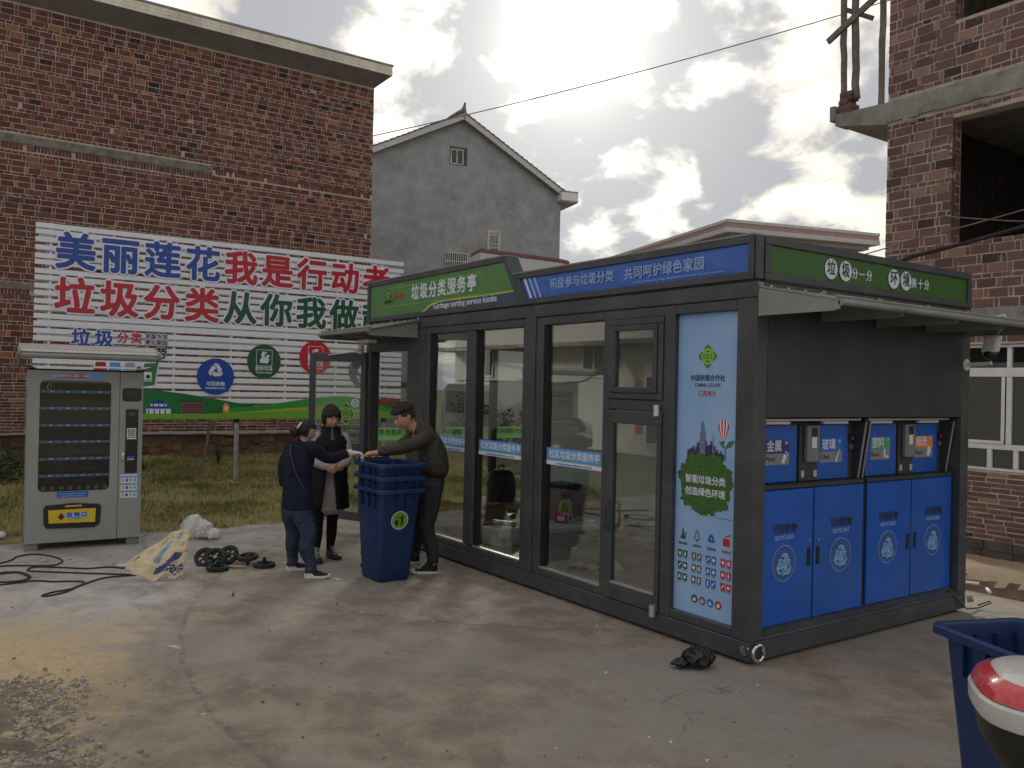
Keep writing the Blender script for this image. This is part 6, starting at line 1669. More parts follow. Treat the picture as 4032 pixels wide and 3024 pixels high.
def blob_bag(name, label, loc, rz, lobes, m, amp, seed, cat, sc=12):
    mb = MB()
    for (cx, cy, rx, ry, rz_) in lobes:
        nu, nv = 44, 22; rows = []
        for j in range(nv + 1):
            th = PI * j / nv; rows.append([(cx + rx * math.sin(th) * math.cos(2 * PI * k / nu), cy + ry * math.sin(th) * math.sin(2 * PI * k / nu), max(.004, rz_ * (.75 - math.cos(th)) * .75)) for k in range(nu)])
        mb.rings(crumple(rows, amp, seed + cx * 5, sc), cap=False)
    o = mb.build(name, m, smooth='all', fix=False, loc=loc, rot=(0, 0, rz)); return tag(o, label, cat)
blob_bag('plastic_bag', 'crumpled white plastic bags lying by the grass edge', (-6.48, -1.94, 0), R(55), [(-.06, .02, .13, .12, .19), (.07, -.02, .10, .09, .15), (.16, -.03, .14, .10, .075), (-.2, -.03, .12, .06, .045)], M_FILM, .042, 4, 'plastic bag', 11)
blob_bag('plastic_bag', 'small white plastic scrap in the grass left of the vending machine', (-7.5, -3.85, 0), .3, [(0, 0, .07, .05, .05)], M_FILM, .02, 9, 'plastic bag')
blob_bag('black_rag', 'crumpled black plastic rag beside the kiosk corner', (-.17, -.34, 0), R(50), [(0, 0, .10, .075, .085), (.05, .02, .06, .05, .075), (-.09, -.02, .07, .045, .035)], mat('black_film', (.022, .023, .027), .32, 0, .2, 30, .8, 60), .04, 6, 'plastic rag', 24)

# loose bin wheels
def make_wheel(label, loc, rot, up=True):
    T = thing('bin_wheel', label, 'wheel', loc, 0, 'loose wheels for the bins'); T.rotation_euler = rot
    t = MB(); n = 32
    prof = [(.066, -.018), (.096, -.022), (.106, -.014), (.108, 0), (.106, .014), (.096, .022), (.066, .018)]
    t.rings([[(q * math.cos(2 * PI * k / n), q * math.sin(2 * PI * k / n), z) for q, z in prof] for k in range(n + 1)], cap=False)
    t.build('tyre', M_RUBBER, T, smooth=True)
    h = MB(); h.cyl((0, 0, -.016), (0, 0, 1), .026, .032, 16)
    for k in range(6):
        a = k * PI / 3; ca, sa = math.cos(a), math.sin(a); w = .008
        h.hexa([(ca * .024 - sa * w, sa * .024 + ca * w, -.008), (ca * .078 - sa * w, sa * .078 + ca * w, -.008), (ca * .078 + sa * w, sa * .078 - ca * w, -.008), (ca * .024 + sa * w, sa * .024 - ca * w, -.008)], [(ca * .024 - sa * w, sa * .024 + ca * w, .010), (ca * .078 - sa * w, sa * .078 + ca * w, .010), (ca * .078 + sa * w, sa * .078 - ca * w, .010), (ca * .024 + sa * w, sa * .024 - ca * w, .010)])
    h.build('hub', M_BLACK, T, smooth=True)
    MB().cyl((0, 0, .016), (0, 0, 1), .018, .055 if up else .006, 14).build('sleeve', mat_l('brass_cap', (.45, .38, .08)) if 'yellow' in label else M_BLACK, T, smooth=True)
    return T
make_wheel('black bin wheel leaning leftmost in the pile', (-4.96, -2.24, .075), (R(52), R(12), R(52)), False)
make_wheel('black bin wheel with a yellow cap in the middle of the pile', (-4.86, -2.17, .085), (R(48), R(6), R(62)), False)
make_wheel('black bin wheel leaning behind the capped one', (-4.93, -2.02, .085), (R(50), R(-16), R(58)), False)
make_wheel('black bin wheel lying flat in front of the leaning pile', (-4.66, -2.20, .022), (0, 0, 0), True)
make_wheel('black bin wheel resting upside down on its sleeve', (-4.79, -1.87, .075), (PI + .1, .06, 0), True)
make_wheel('black bin wheel lying flat with its sleeve upright, by the jeans', (-4.60, -1.76, .022), (0, 0, .4), True)
for k, (dx, l) in enumerate(((0, 'first'), (.035, 'second'))):
    o = MB().tube([(0, 0, 0), (.06, .11, 0)], .011, 8).build('axle_bolt', mat('brass_bolt', (.33, .28, .12), .4, .8), smooth=True, loc=(-4.72 + dx * 1.2, -2.08 + dx, .013)); tag(o, ('brass axle bolt touching the front flat wheel', 'brass axle bolt next to the upside-down wheel')[k], 'bolt', 'brass axle bolts among the wheels')

def cable(label, pts, rad=.0075, closed=False):
    P_ = [Vector((x, y, rad + .001)) for x, y in pts]; path = []; n = len(P_)
    for i in range(n - 1):
        p0, p1, p2, p3 = P_[max(i - 1, 0)], P_[i], P_[i + 1], P_[min(i + 2, n - 1)]
        for k in range(8):
            t = k / 8; path.append(.5 * ((2 * p1) + (p2 - p0) * t + (2 * p0 - 5 * p1 + 4 * p2 - p3) * t * t + (3 * p1 - p0 - 3 * p2 + p3) * t ** 3))
    path.append(P_[-1]); o = path[0].copy()
    ob = MB().tube([p - o for p in path], rad, 7).build('power_cable', M_RUBBER, smooth='all', loc=o); tag(ob, label, 'cable', 'black cables on the concrete')
cable('black cable making a long loop in front of the vending machine', [(-5.75, -4.6), (-5.955, -3.938), (-6.232, -3.765), (-6.278, -3.603), (-6.068, -3.465), (-5.789, -3.411), (-5.61, -3.517), (-5.70, -3.72), (-5.80, -4.0), (-5.6, -4.6)])
cable('black cable doubling back beside the white tube towards the sack', [(-4.95, -2.86), (-5.253, -3.04), (-5.30, -3.264), (-5.46, -3.451), (-5.602, -3.669), (-5.46, -3.74), (-5.289, -3.554), (-5.078, -3.284), (-4.80, -2.92)])
cable('black cable with a narrow loop reaching farthest towards the camera', [(-4.78, -2.92), (-4.807, -3.176), (-4.612, -3.395), (-4.40, -3.552), (-4.32, -3.70), (-4.36, -3.74), (-4.43, -3.66), (-4.50, -3.50), (-4.70, -3.37), (-4.80, -3.46), (-4.861, -3.60), (-4.973, -3.731), (-4.958, -3.87), (-4.93, -4.3)])
cable('black cable coiled at the left edge of the photo', [(-5.421, -3.974), (-5.41, -3.833), (-5.18, -3.767), (-5.048, -3.821), (-5.069, -3.997), (-5.336, -4.117), (-5.47, -3.99), (-5.43, -3.82), (-5.16, -3.75), (-5.03, -3.84), (-5.08, -4.03), (-5.3, -4.3)])
o = MB().box(0, .19, -.012, .012, 0, .024).build('white_tube', M_WHITE, bevel=.005, loc=(-5.26, -3.0, .002), rot=(0, 0, R(78))); tag(o, 'white plastic trunking end pointing at the paper sack', 'trunking')

def scrap(name, label, loc, rz, w, l, m, cat, h=.004, group=None):
    r = random.Random(int(abs(loc[0] * 1000)))
    mb = MB(); rows = []
    for j in range(4): rows.append([(w * (i / 3 - .5) + r.uniform(-.1, .1) * w, l * (j / 3 - .5) + r.uniform(-.1, .1) * l, .003 + h * r.random()) for i in range(4)])
    mb.rings(rows, cap=False, closed=False); o = mb.build(name, m, loc=loc, rot=(0, 0, rz), fix=False, smooth='all'); return tag(o, label, cat, group)
M_PAPER = mat('white_paper', (.72, .71, .69), .8)
scrap('paper_scrap', 'white paper scrap beside the toe of the white-soled shoe', (-3.72, -1.36, 0), .4, .06, .05, M_PAPER, 'paper')
scrap('paper_scrap', 'white paper scrap on the concrete between the two women', (-4.67, -1.50, 0), 1.0, .07, .06, M_PAPER, 'paper')
scrap('paper_scrap', 'small pale blue scrap inside the cable loop', (-5.86, -3.56, 0), .2, .05, .04, mat('pale_blue_scrap', (.5, .66, .75), .6), 'paper', .03)
scrap('paper_scrap', 'tiny white scrap far behind the women near the lawn', (-5.9, -.95, 0), .2, .06, .04, M_PAPER, 'paper', .01)
def stone(label, x, y, s, m, seed, sq=(1, .75, .5), cat='stone', group=None, name='stone'):
    r = random.Random(seed); bm = bmesh.new(); bmesh.ops.create_icosphere(bm, subdivisions=2, radius=1)
    for v in bm.verts:
        n = mnoise.noise(v.co * 1.3 + Vector((seed * 3.1, 0, 0))); v.co *= .8 + .55 * n
        v.co.x = round(v.co.x * 3.2) / 3.2 * .45 + v.co.x * .55; v.co = Vector((v.co.x * sq[0] * s, v.co.y * sq[1] * s, max(-.12, v.co.z) * sq[2] * s))
    me = bpy.data.meshes.new(name); bm.to_mesh(me); bm.free(); me.materials.append(m)
    o = place_mesh(name, me, None, (x, y, .02 * s), (0, 0, r.uniform(0, 6))); return tag(o, label, cat, group)
stone('pale splinter of wood alone in the open yard', -2.364, -3.139, .06, mat('pale_wood', (.58, .46, .33), .8), 5, (1, .35, .3), 'splinter', None, 'splinter')
stone('small pale pebble on the concrete near the bottom of the photo', -1.05, -3.30, .022, mat('pebble_pale', (.5, .44, .34), .8), 8, (1, .6, .5), 'pebble', None, 'pebble')
stone('dark short stick lying on the concrete below the wheels', -3.63, -2.36, .09, mat('dark_stick', (.06, .045, .035), .9), 12, (1, .14, .12), 'stick', None, 'stick')
def rubble():
    r = random.Random(15); mb = MB(); mb.t = 0
    def rock(x, y, s, tgt):
        a = r.uniform(0, 6.28); n = r.randint(5, 7); base = []; top = []
        for k in range(n):
            q = a + 2 * PI * k / n + r.uniform(-.25, .25); k1 = s * r.uniform(.7, 1.2); k2 = k1 * r.uniform(.45, .85)
            base.append((x + k1 * math.cos(q), y + .75 * k1 * math.sin(q), -.004)); top.append((x + k2 * math.cos(q) + s * .1, y + .75 * k2 * math.sin(q), s * r.uniform(.3, .7)))
        tgt.hexa(base, top)
    for k in range(3200):
        u, v = r.random(), r.random()
        x = -2.05 + 1.45 * u + r.gauss(0, .14); y = -4.22 + r.gauss(0, .15) + .10 * math.sin(u * 7) + .22 * (u - .45) * (1 if u > .45 else -.6)
        rock(x, y, .006 + .026 * r.random() ** 3, mb); mb.t = r.random()
    o = mb.build('rubble', [M_STONE, M_STONE2, M_CONC], kind='stuff')
    o.data.polygons.foreach_set('material_index', [r.choice((0, 0, 1, 2)) for _ in o.data.polygons]) if False else None
    for i, p in enumerate(o.data.polygons): p.material_index = (i // 9) % 3
    sp = [(-1.92, -4.07, .055), (-1.78, -3.99, .04), (-1.62, -4.10, .06), (-1.50, -4.02, .07), (-1.43, -4.13, .05), (-1.33, -3.98, .06), (-1.22, -4.08, .05), (-1.13, -4.02, .06), (-1.02, -4.14, .05), (-1.66, -4.22, .05), (-1.28, -4.22, .07), (-.92, -4.05, .05), (-1.47, -3.90, .035), (-1.75, -4.2, .05), (-.86, -4.2, .06)]
    for k, (x, y, s) in enumerate(sp):
        stone(['leftmost', 'big tan', 'sandy', 'flat grey', 'pale concrete', 'rusty', 'sharp-edged', 'upper sandy', 'right concrete', 'small brown', 'lower sandy', 'rounded grey', 'uppermost', 'left tan', 'rightmost'][k] + ' broken stone in the rubble patch at the yard edge', x, y, s * .8, (M_STONE, M_STONE2, M_CONC)[k % 3], 100 + k, (1, .8, .42), 'stone', 'broken stones in the rubble patch')
    d = MB(); rows = []
    for j in range(18):
        rows.append([])
        for i in range(40):
            x = -2.3 + 1.9 * i / 39; y = -4.75 + .85 * j / 17
            e = min(1, 4 * min(i / 39, 1 - i / 39), 3 * min(1 - j / 17, 1))
            rows[-1].append((x, y, -.012 + .05 * e * (.5 + mnoise.noise((x * 6, y * 6, 1)) + .5 * mnoise.noise((x * 17, y * 17, 4)))))
    d.rings(rows, cap=False, closed=False); d.build('broken_ground', mat('broken_soil', (.19, .145, .105), .95, 0, .3, 8, 1.0, 26, col2=(.085, .065, .05)), smooth='all', kind='structure', fix=False)
rubble()
# litter of grit on the yard
def grit():
    r = random.Random(23); mb = MB()
    for k in range(330):
        x, y = r.uniform(-6.8, 2.5), r.uniform(-4.3, -.2)
        s = .004 + .008 * r.random() ** 3; a = r.uniform(0, 6.28)
        b = [(x + s * math.cos(a + q), y + s * math.sin(a + q), 0) for q in (0, 2.1, 4.2)]; mb.hexa(b, [(p[0], p[1], s * .8) for p in b])
    o = mb.build('grit', [M_STONE, M_SOIL, M_PAPER], kind='stuff')
    for i, p in enumerate(o.data.polygons): p.material_index = (0, 1, 1, 0, 2)[(i // 5) % 5]
grit()
# trench bits on the right
o = MB().tube([(0, 0, 0), (.20, .085, 0)], .017, 10).build('pvc_pipe', M_WHITE, smooth=True, loc=(-.72, 4.05, -.02)); tag(o, 'white plastic pipe sticking out of the little trench', 'pipe')
o = MB().tube([(0, 0, 0), (.06, -.06, -.015)], .018, 10).build('pvc_pipe', M_WHITE, smooth=True, loc=(-.36, 3.96, -.015)); tag(o, 'short white pipe stub fallen in the trench', 'pipe')
o = MB().tube([(-.03, 2.60, .20), (.02, 2.66, .12), (.03, 2.80, .03), (.03, 3.0, .012), (.10, 3.08, .06), (.12, 3.0, .09), (.06, 2.93, .05)], .006, 6).build('loose_wire', M_RUBBER, smooth='all'); tag(o, 'thin black wire curling out of the kiosk base at the far corner', 'wire')
cb = MB().cyl((0, 0, 0), (.8, .5, .25), .03, .05, 12).build('pipe_stub', M_CONC, smooth=True, loc=(.0, 2.86, .10)); tag(cb, 'grey pipe stub at the foot of the far kiosk corner', 'pipe')

# ------------------------------------------------------------------ things inside the kiosk
FZ = .141
M_CARD = mat('cardboard', (.36, .255, .15), .85, 0, .1, 5, .2, 40); M_CARDI = mat('cardboard_inside', (.42, .31, .19), .9)
M_FOAM = mat('white_foam', (.78, .79, .77), .8, 0, .04, 20, .3, 120)
def carton(label, loc, rz, w, d, h, flaps=True, m=None, name='carton', cat='box'):
    T = thing(name, label, cat, loc, rz); t = .006; m = m or M_CARD
    b = MB(); b.box(-w / 2, w / 2, -d / 2, -d / 2 + t, 0, h); b.box(-w / 2, w / 2, d / 2 - t, d / 2, 0, h); b.box(-w / 2, -w / 2 + t, -d / 2 + t, d / 2 - t, 0, h); b.box(w / 2 - t, w / 2, -d / 2 + t, d / 2 - t, 0, h); b.box(-w / 2 + t, w / 2 - t, -d / 2 + t, d / 2 - t, 0, t)
    b.build('body', m, T)
    if flaps:
        for k, (ang, ln, off) in enumerate(((0, w, d), (PI, w, d), (PI / 2, d, w), (-PI / 2, d, w))):
            f = MB().hexa([(-ln / 2, -off / 2, h), (ln / 2, -off / 2, h), (ln / 2 - .01, -off / 2 - .10, h + .05 - .07 * (k % 2)), (-ln / 2 + .01, -off / 2 - .10, h + .05 - .07 * (k % 2))], [(-ln / 2, -off / 2 + .004, h + .004), (ln / 2, -off / 2 + .004, h + .004), (ln / 2 - .01, -off / 2 - .10, h + .055 - .07 * (k % 2)), (-ln / 2 + .01, -off / 2 - .10, h + .055 - .07 * (k % 2))])
            f.build('flap', M_CARDI, T, rot=(0, 0, ang))
    else: MB().box(-w / 2, w / 2, -d / 2, d / 2, h + .001, h + t).build('lid', m, T)
    return T
carton('open cardboard carton inside the kiosk behind the white foam box', (-4.62, .78, FZ), R(6), .52, .46, .32)
carton('low open carton inside the kiosk behind the crouched trouser legs', (-5.22, .62, FZ), R(-4), .5, .42, .26)
carton('closed brown carton standing on the white board inside the kiosk', (-4.74, 2.02, FZ + .066), R(20), .40, .36, .34, False)
o = MB().box(-.165, .165, -.14, .14, 0, .19).build('foam_box', M_FOAM, bevel=.014, seg=2, smooth=True, loc=(-3.865, .60, FZ), rot=(0, 0, R(8))); tag(o, 'white polystyrene box on the kiosk floor holding a caulking gun', 'foam box')
g = thing('caulking_gun', 'orange and silver caulking gun lying on the white foam box', 'caulking gun', (-3.86, .62, FZ + .225), R(28))
MB().cyl((-.12, 0, 0), (1, 0, 0), .030, .25, 18).build('tube', M_ALU, g, smooth=True)
og = mat('orange_paint', (.55, .22, .04), .45)
for x in (-.13, .12): MB().cyl((x, 0, 0), (1, 0, 0), .034, .022, 18).build('collar', og, g, smooth=True)
MB().cyl((.142, 0, 0), (1, 0, 0), .008, .07, 8, .003).build('nozzle', M_WHITE, g, smooth=True)
MB().tube([(-.14, 0, .0), (-.21, .0, -.015), (-.26, .03, -.02)], .010, 7).build('handle', og, g, smooth=True); MB().tube([(-.14, 0, -.01), (-.20, .05, -.02), (-.25, .09, -.024)], .008, 7).build('trigger', og, g, smooth=True)
o = MB().box(-1.0, .0, -.75, .75, 0, .06).build('foam_board', M_FOAM, bevel=.006, loc=(-4.08, 1.92, FZ), rot=(0, 0, R(-3))); tag(o, 'large white foam board lying across the kiosk floor', 'board')
o = MB().box(-.85, .0, -.6, .6, 0, .06).build('foam_board', M_FOAM, bevel=.006, loc=(-5.11, 1.85, FZ), rot=(0, 0, R(-3))); tag(o, 'second white foam board under the black backpack', 'board')
rb = thing('red_box', 'small red and white product box on the foam board', 'box', (-4.42, 1.90, FZ + .061), R(28)); MB().box(-.09, .09, -.07, .07, 0, .13).build('body', mat('box_crimson', (.45, .02, .045), .4), rb, bevel=.003); MB().box(-.05, .05, -.0725, -.0705, .03, .085).build('label', M_WHITE, rb); MB().box(.0905, .093, -.068, .068, .005, .125).build('label', M_PRW, rb); MB().box(.0935, .095, -.03, .03, .03, .09).build('picture', M_BLACK, rb)
cr = thing('storage_crate', 'dark blue crate with a lid beside the white wall', 'crate', (-5.22, 2.52, FZ + .062), R(4)); MB().box(-.2, .2, -.15, .15, 0, .34).build('body', mat('crate_navy', (.012, .025, .07), .5), cr, bevel=.01); MB().box(-.215, .215, -.165, .165, .342, .37).build('lid', mat('crate_lid', (.03, .03, .035), .6), cr, bevel=.01)
blob_bag('cloth_sack', 'slumped tan cloth sack beside the dark blue crate', (-4.72, 2.52, FZ + .06), 0, [(0, 0, .24, .16, .26), (.12, -.02, .18, .14, .18)], mat('tan_cloth', (.40, .30, .19), .9, 0, .15, 12, .5, 60), .03, 12, 'sack')
bp = thing('backpack', 'black backpack standing by the glazed end of the kiosk', 'backpack', (-5.82, 1.92, FZ + .06), R(80))
def sq_ring(hx, hy, z, e=3.2, n=24, cy=0): return [(hx * math.copysign(abs(math.cos(a)) ** (2 / e), math.cos(a)), cy + hy * math.copysign(abs(math.sin(a)) ** (2 / e), math.sin(a)), z) for a in (2 * PI * k / n for k in range(n))]
MB().rings([sq_ring(.19, .11, 0), sq_ring(.205, .125, .05), sq_ring(.20, .125, .30), sq_ring(.18, .11, .44), sq_ring(.12, .08, .52), sq_ring(.03, .03, .54)]).build('body', mat('black_nylon', (.012, .012, .013), .75, 0, .1, 20, .3, 120), bp, smooth=True)
MB().rings([sq_ring(.15, .04, .03, cy=-.14), sq_ring(.155, .05, .10, cy=-.14), sq_ring(.14, .045, .26, cy=-.135), sq_ring(.10, .02, .29, cy=-.13)]).build('pocket', MATS['black_nylon'], bp, smooth=True)
MB().tube([(-.04, 0, .53), (-.03, 0, .58), (.03, 0, .58), (.04, 0, .53)], .010, 6).build('loop', MATS['black_nylon'], bp, smooth=True)
for x in (-.1, .1): MB().tube([(x, .11, .45), (x * 1.2, .19, .3), (x * 1.2, .15, .08)], .018, 6).build('strap', MATS['black_nylon'], bp, smooth=True)
tr = thing('tool_case', 'flat black tool case lying open on the foam board', 'tool case', (-5.12, 1.42, FZ + .061), R(35)); MB().box(-.19, .19, -.13, .13, 0, .05).build('base', M_BLACK, tr, bevel=.008); MB().hexa([(-.19, .132, .05), (.19, .132, .05), (.19, .30, .13), (-.19, .30, .13)], [(-.19, .132, .07), (.19, .132, .07), (.19, .29, .15), (-.19, .29, .15)]).build('lid', M_BLACK, tr, bevel=.004)
blob_bag('clear_bag', 'clear plastic bag puffed up beside the black tool case', (-5.10, 1.75, FZ + .06), .5, [(0, 0, .12, .11, .22)], glass_mat('clear_film', (.88, .90, .90), 5.0, .12), .03, 31, 'plastic bag')
for k, (x, y, rz, l) in enumerate(((-2.47, .60, .35, 'open leaflet lying on the kiosk floor near the service door'), (-2.30, .78, -.2, 'curled white sheet propped behind the open leaflet'))):
    mb = MB(); rows = [[(-.13 + .26 * i / 8, -.09 + .18 * j / 3, .006 + (.03 if k == 0 else .07) * abs(math.sin(PI * i / 8 * (2 if k == 0 else 1)))) for i in range(9)] for j in range(4)]
    mb.rings(rows, cap=False, closed=False); o = mb.build('leaflet', M_PAPER, smooth='all', fix=False, loc=(x, y, FZ), rot=(0, 0, rz)); tag(o, l, 'leaflet')
o = MB().hexa([(-.05, -.03, 0), (.05, -.03, 0), (.05, .03, 0), (-.05, .03, 0)], [(-.045, -.025, .055), (.05, -.03, .06), (.045, .028, .055), (-.05, .03, .06)]).build('wooden_block', M_CHAR2, bevel=.004, loc=(-3.58, 1.66, FZ)); tag(o, 'small dark block on the bare kiosk floor', 'block')
dp = thing('dustpan', 'brown wedge shaped dustpan with a short handle on the kiosk floor', 'dustpan', (-3.72, 2.22, FZ), R(15)); MB().hexa([(-.15, -.13, 0), (.15, -.13, 0), (.15, .12, 0), (-.15, .12, 0)], [(-.15, -.125, .01), (.15, -.125, .01), (.05, .12, .16), (-.08, .12, .16)]).build('pan', M_CARD, dp); MB().box(-.03, .02, .08, .12, .165, .22).build('handle', M_CHAR, dp, bevel=.006)

# ------------------------------------------------------------------ the other side of the yard, behind the camera (seen in the glass)
def house_opposite():
    T = thing('white_house', 'white two storey house across the yard, seen reflected in the glass', 'house', (-21, -15, 0))
    w = mat('lime_white', (.62, .61, .57), .85, 0, .05, 1.5, .1, 20, stain=.2)
    MB().box(-8, 11, -9, 0, -.3, 6.4).build('wall', w, T)
    for x in (-5.5, -2.2, 1.6, 5.0, 8.2):
        for z in (2.25 if x != 5.0 else 0.05, 4.3):
            h = 1.25 if z > 1 else 2.3
            f = MB(); frame_xz(f, x - .65, x + .65, z, z + h, .07, .02, .05); wn = f.build('window', M_WHITE, T); MB().box(x - .58, x + .58, .004, .02, z + .07, z + h - .07).build('pane', MATS['dark_interior'], wn); MB().box(x - .03, x + .03, .021, .048, z + .07, z + h - .07).build('mullion', M_WHITE, wn)
    MB().hexa([(-8.6, .9, 6.3), (11.6, .9, 6.3), (11.6, -4.5, 8.6), (-8.6, -4.5, 8.6)], [(-8.6, .9, 6.5), (11.6, .9, 6.5), (11.6, -4.5, 8.8), (-8.6, -4.5, 8.8)]).build('roof', mat('roof_red', (.20, .09, .07), .8), T)
    MB().box(-8.2, 11.2, .02, 1.0, 3.35, 3.5).build('canopy', M_CONC, T)
    for s in (-1, 1): MB().box(5.0 + s * .95 - .16, 5.0 + s * .95 + .16, .01, .02, .4, 2.2).build('door_couplet', M_PRR, T)
    ln = thing('red_lantern', 'round red lantern hanging from the house canopy across the yard', 'lantern', (-17.9, -14.4, 2.72)); MB().sphere((0, 0, .25), .27, 18, 10, (1, 1, .82)).build('shade', M_PRR, ln, smooth=True); MB().tube([(0, 0, .45), (0, 0, .62)], .012, 6).build('cord', M_BLACK, ln)
    tb = MB()
    for k in range(9): tb.tube([(.05 * math.cos(k * .7), .05 * math.sin(k * .7), .04), (.06 * math.cos(k * .7), .06 * math.sin(k * .7), -.25)], .008, 5)
    tb.build('tassel', M_YEL, ln)
house_opposite()
def minivan():
    T = thing('minivan', 'white minivan parked across the yard, seen reflected in the glass', 'van', (-15.3, -8.6, 0), 0)
    wh = mat('van_white', (.66, .67, .67), .25, 0, .03, coat=.6); dk = mat('van_glass', (.012, .014, .016), .06)
    prof = [(-2.35, .35), (2.3, .35), (2.42, .55), (2.40, .95), (1.75, 1.12), (1.15, 1.78), (.8, 1.90), (-2.1, 1.93), (-2.32, 1.75), (-2.40, 1.0)]
    def sl(pts, y0, y1): return [(x, y0, z) for x, z in pts], [(x, y1, z) for x, z in pts]
    MB().hexa(*sl(prof, -.84, .84)).build('body', wh, T, bevel=.06, seg=2, smooth=True)
    for s in (-1, 1):
        for q in ([(-2.15, 1.1), (-1.0, 1.1), (-1.0, 1.72), (-2.1, 1.72)], [(-.92, 1.1), (.2, 1.1), (.2, 1.72), (-.92, 1.72)], [(.28, 1.1), (1.55, 1.1), (1.12, 1.70), (.28, 1.72)]):
            MB().hexa(*sl(q, s * .842, s * .853)).build('side_window', dk, T)
        for x in (-1.5, 1.45):
            w = MB().cyl((x, s * .62, .32), (0, s, 0), .32, .23, 24).build('wheel', M_RUBBER, T, smooth=True); MB().cyl((x, s * .851, .32), (0, s, 0), .19, .012, 20).build('rim', M_ALU, w, smooth=True)
        MB().box(2.36, 2.43, s * .5, s * .78, .72, .90).build('headlight', M_STEEL, T, bevel=.02); MB().box(-2.43, -2.36, s * .6, s * .80, .9, 1.3).build('tail_light', M_PRR, T, bevel=.02)
    MB().hexa([(1.74, -.72, 1.16), (1.74, .72, 1.16), (1.20, .66, 1.75), (1.20, -.66, 1.75)], [(1.77, -.72, 1.16), (1.77, .72, 1.16), (1.23, .66, 1.75), (1.23, -.66, 1.75)]).build('windscreen', dk, T)
    MB().box(2.38, 2.46, -.8, .8, .36, .58).build('bumper', M_CHAR2, T, bevel=.03)
    rk = MB()
    for y in (-.6, .6): rk.tube([(-1.9, y, 2.0), (.6, y, 2.0)], .02, 6)
    rk.build('roof_rail', M_CHAR2, T, smooth=True)
minivan()
# ------------------------------------------------------------------ people
def ering(c, t, side, rx, ry, n=18, e=2.0):
    t = t.normalized(); s = (side - t * side.dot(t)).normalized(); b = t.cross(s)
    out = []
    for k in range(n):
        a = 2 * PI * k / n; ca, sa = math.cos(a), math.sin(a)
        out.append(tuple(c + s * rx * math.copysign(abs(ca) ** (2 / e), ca) + b * ry * math.copysign(abs(sa) ** (2 / e), sa)))
    return out
def limb(mb, pts, side=Vector((1, 0, 0.01)), n=18, e=2.0):
    """pts: (x, y, z, r) or (x, y, z, rx, ry) along the limb, smoothed with a spline"""
    P_ = [(Vector(p[:3]), p[3], p[4] if len(p) > 4 else p[3]) for p in pts]
    fine = []
    m = len(P_)
    for i in range(m - 1):
        p0, p1, p2, p3 = P_[max(i - 1, 0)], P_[i], P_[i + 1], P_[min(i + 2, m - 1)]
        for k in range(4):
            t = k / 4
            c = .5 * ((2 * p1[0]) + (p2[0] - p0[0]) * t + (2 * p0[0] - 5 * p1[0] + 4 * p2[0] - p3[0]) * t * t + (3 * p1[0] - p0[0] - 3 * p2[0] + p3[0]) * t ** 3)
            s_ = t * t * (3 - 2 * t); fine.append((c, p1[1] + (p2[1] - p1[1]) * s_, p1[2] + (p2[2] - p1[2]) * s_))
    fine.append(P_[-1]); M = len(fine); rings = []
    for i, (c, rx, ry) in enumerate(fine):
        t = fine[min(i + 1, M - 1)][0] - fine[max(i - 1, 0)][0]
        rings.append(ering(c, t, side, rx, ry, n, e))
    t0 = (fine[0][0] - fine[1][0]).normalized(); t1 = (fine[-1][0] - fine[-2][0]).normalized()
    rings = [ering(fine[0][0] + t0 * fine[0][2] * .5, -t0, side, fine[0][1] * .6, fine[0][2] * .6, n, e)] + rings + [ering(fine[-1][0] + t1 * fine[-1][2] * .5, t1, side, fine[-1][1] * .6, fine[-1][2] * .6, n, e)]
    mb.rings(rings)
def fuse(mb, name, m, parent, voxel=.008, smooth=4, label=None):
    o = mb.build(name, m, parent, label=label)
    rm = o.modifiers.new('remesh', 'REMESH'); rm.mode = 'VOXEL'; rm.voxel_size = voxel; rm.use_smooth_shade = True
    if smooth:
        sm = o.modifiers.new('smooth', 'SMOOTH'); sm.factor = .5; sm.iterations = smooth
    MODS.append(o); return o
def head_point(d, k=0.0):
    """d: unit direction, +y is the face; returns the surface point of a head about 0.23 m tall"""
    x, y, z = d
    g = lambda a, b, c, s: math.exp(-((x - a) ** 2 + (y - b) ** 2 + (z - c) ** 2) / (s * s))
    wx = .076 * (1 - .24 * max(0, -z) ** 1.4) ; wy = .098 - .012 * max(0, -z); wz = .118
    p = Vector((x * wx, y * wy, z * wz))
    if y > 0 and z < .1: p.y += .012 * max(0, -z) * y
    if y < -.1 and z < -.2: p.y += .035 * min(1, -z - .2) * (-y)       # nape
    r = 0
    r += .026 * g(0, .985, -.17, .13) + .016 * g(0, .99, -.02, .10)          # nose
    r -= .010 * (g(.36, .93, .06, .20) + g(-.36, .93, .06, .20))             # eye sockets
    r += .005 * (g(.34, .9, .24, .22) + g(-.34, .9, .24, .22))               # brow
    r += .008 * g(0, .88, -.47, .16) + .010 * g(0, .72, -.72, .22)           # lips, chin
    r += .006 * (g(.6, .75, -.2, .25) + g(-.6, .75, -.2, .25))               # cheekbones
    return p + Vector(d) * (r + k)
def sph(nu, nv):
    rows = []
    for j in range(nv + 1):
        th = PI * j / nv; st = max(math.sin(th), .01)
        rows.append([(st * math.cos(2 * PI * i / nu), st * math.sin(2 * PI * i / nu), -math.cos(th)) for i in range(nu)])
    return rows
def head_frame(c, yaw, pitch, roll=0.0, s=1.0):
    return Matrix.Translation(c) @ Matrix.Rotation(yaw, 4, 'Z') @ Matrix.Rotation(pitch, 4, 'X') @ Matrix.Rotation(roll, 4, 'Y') @ Matrix.Scale(s, 4)
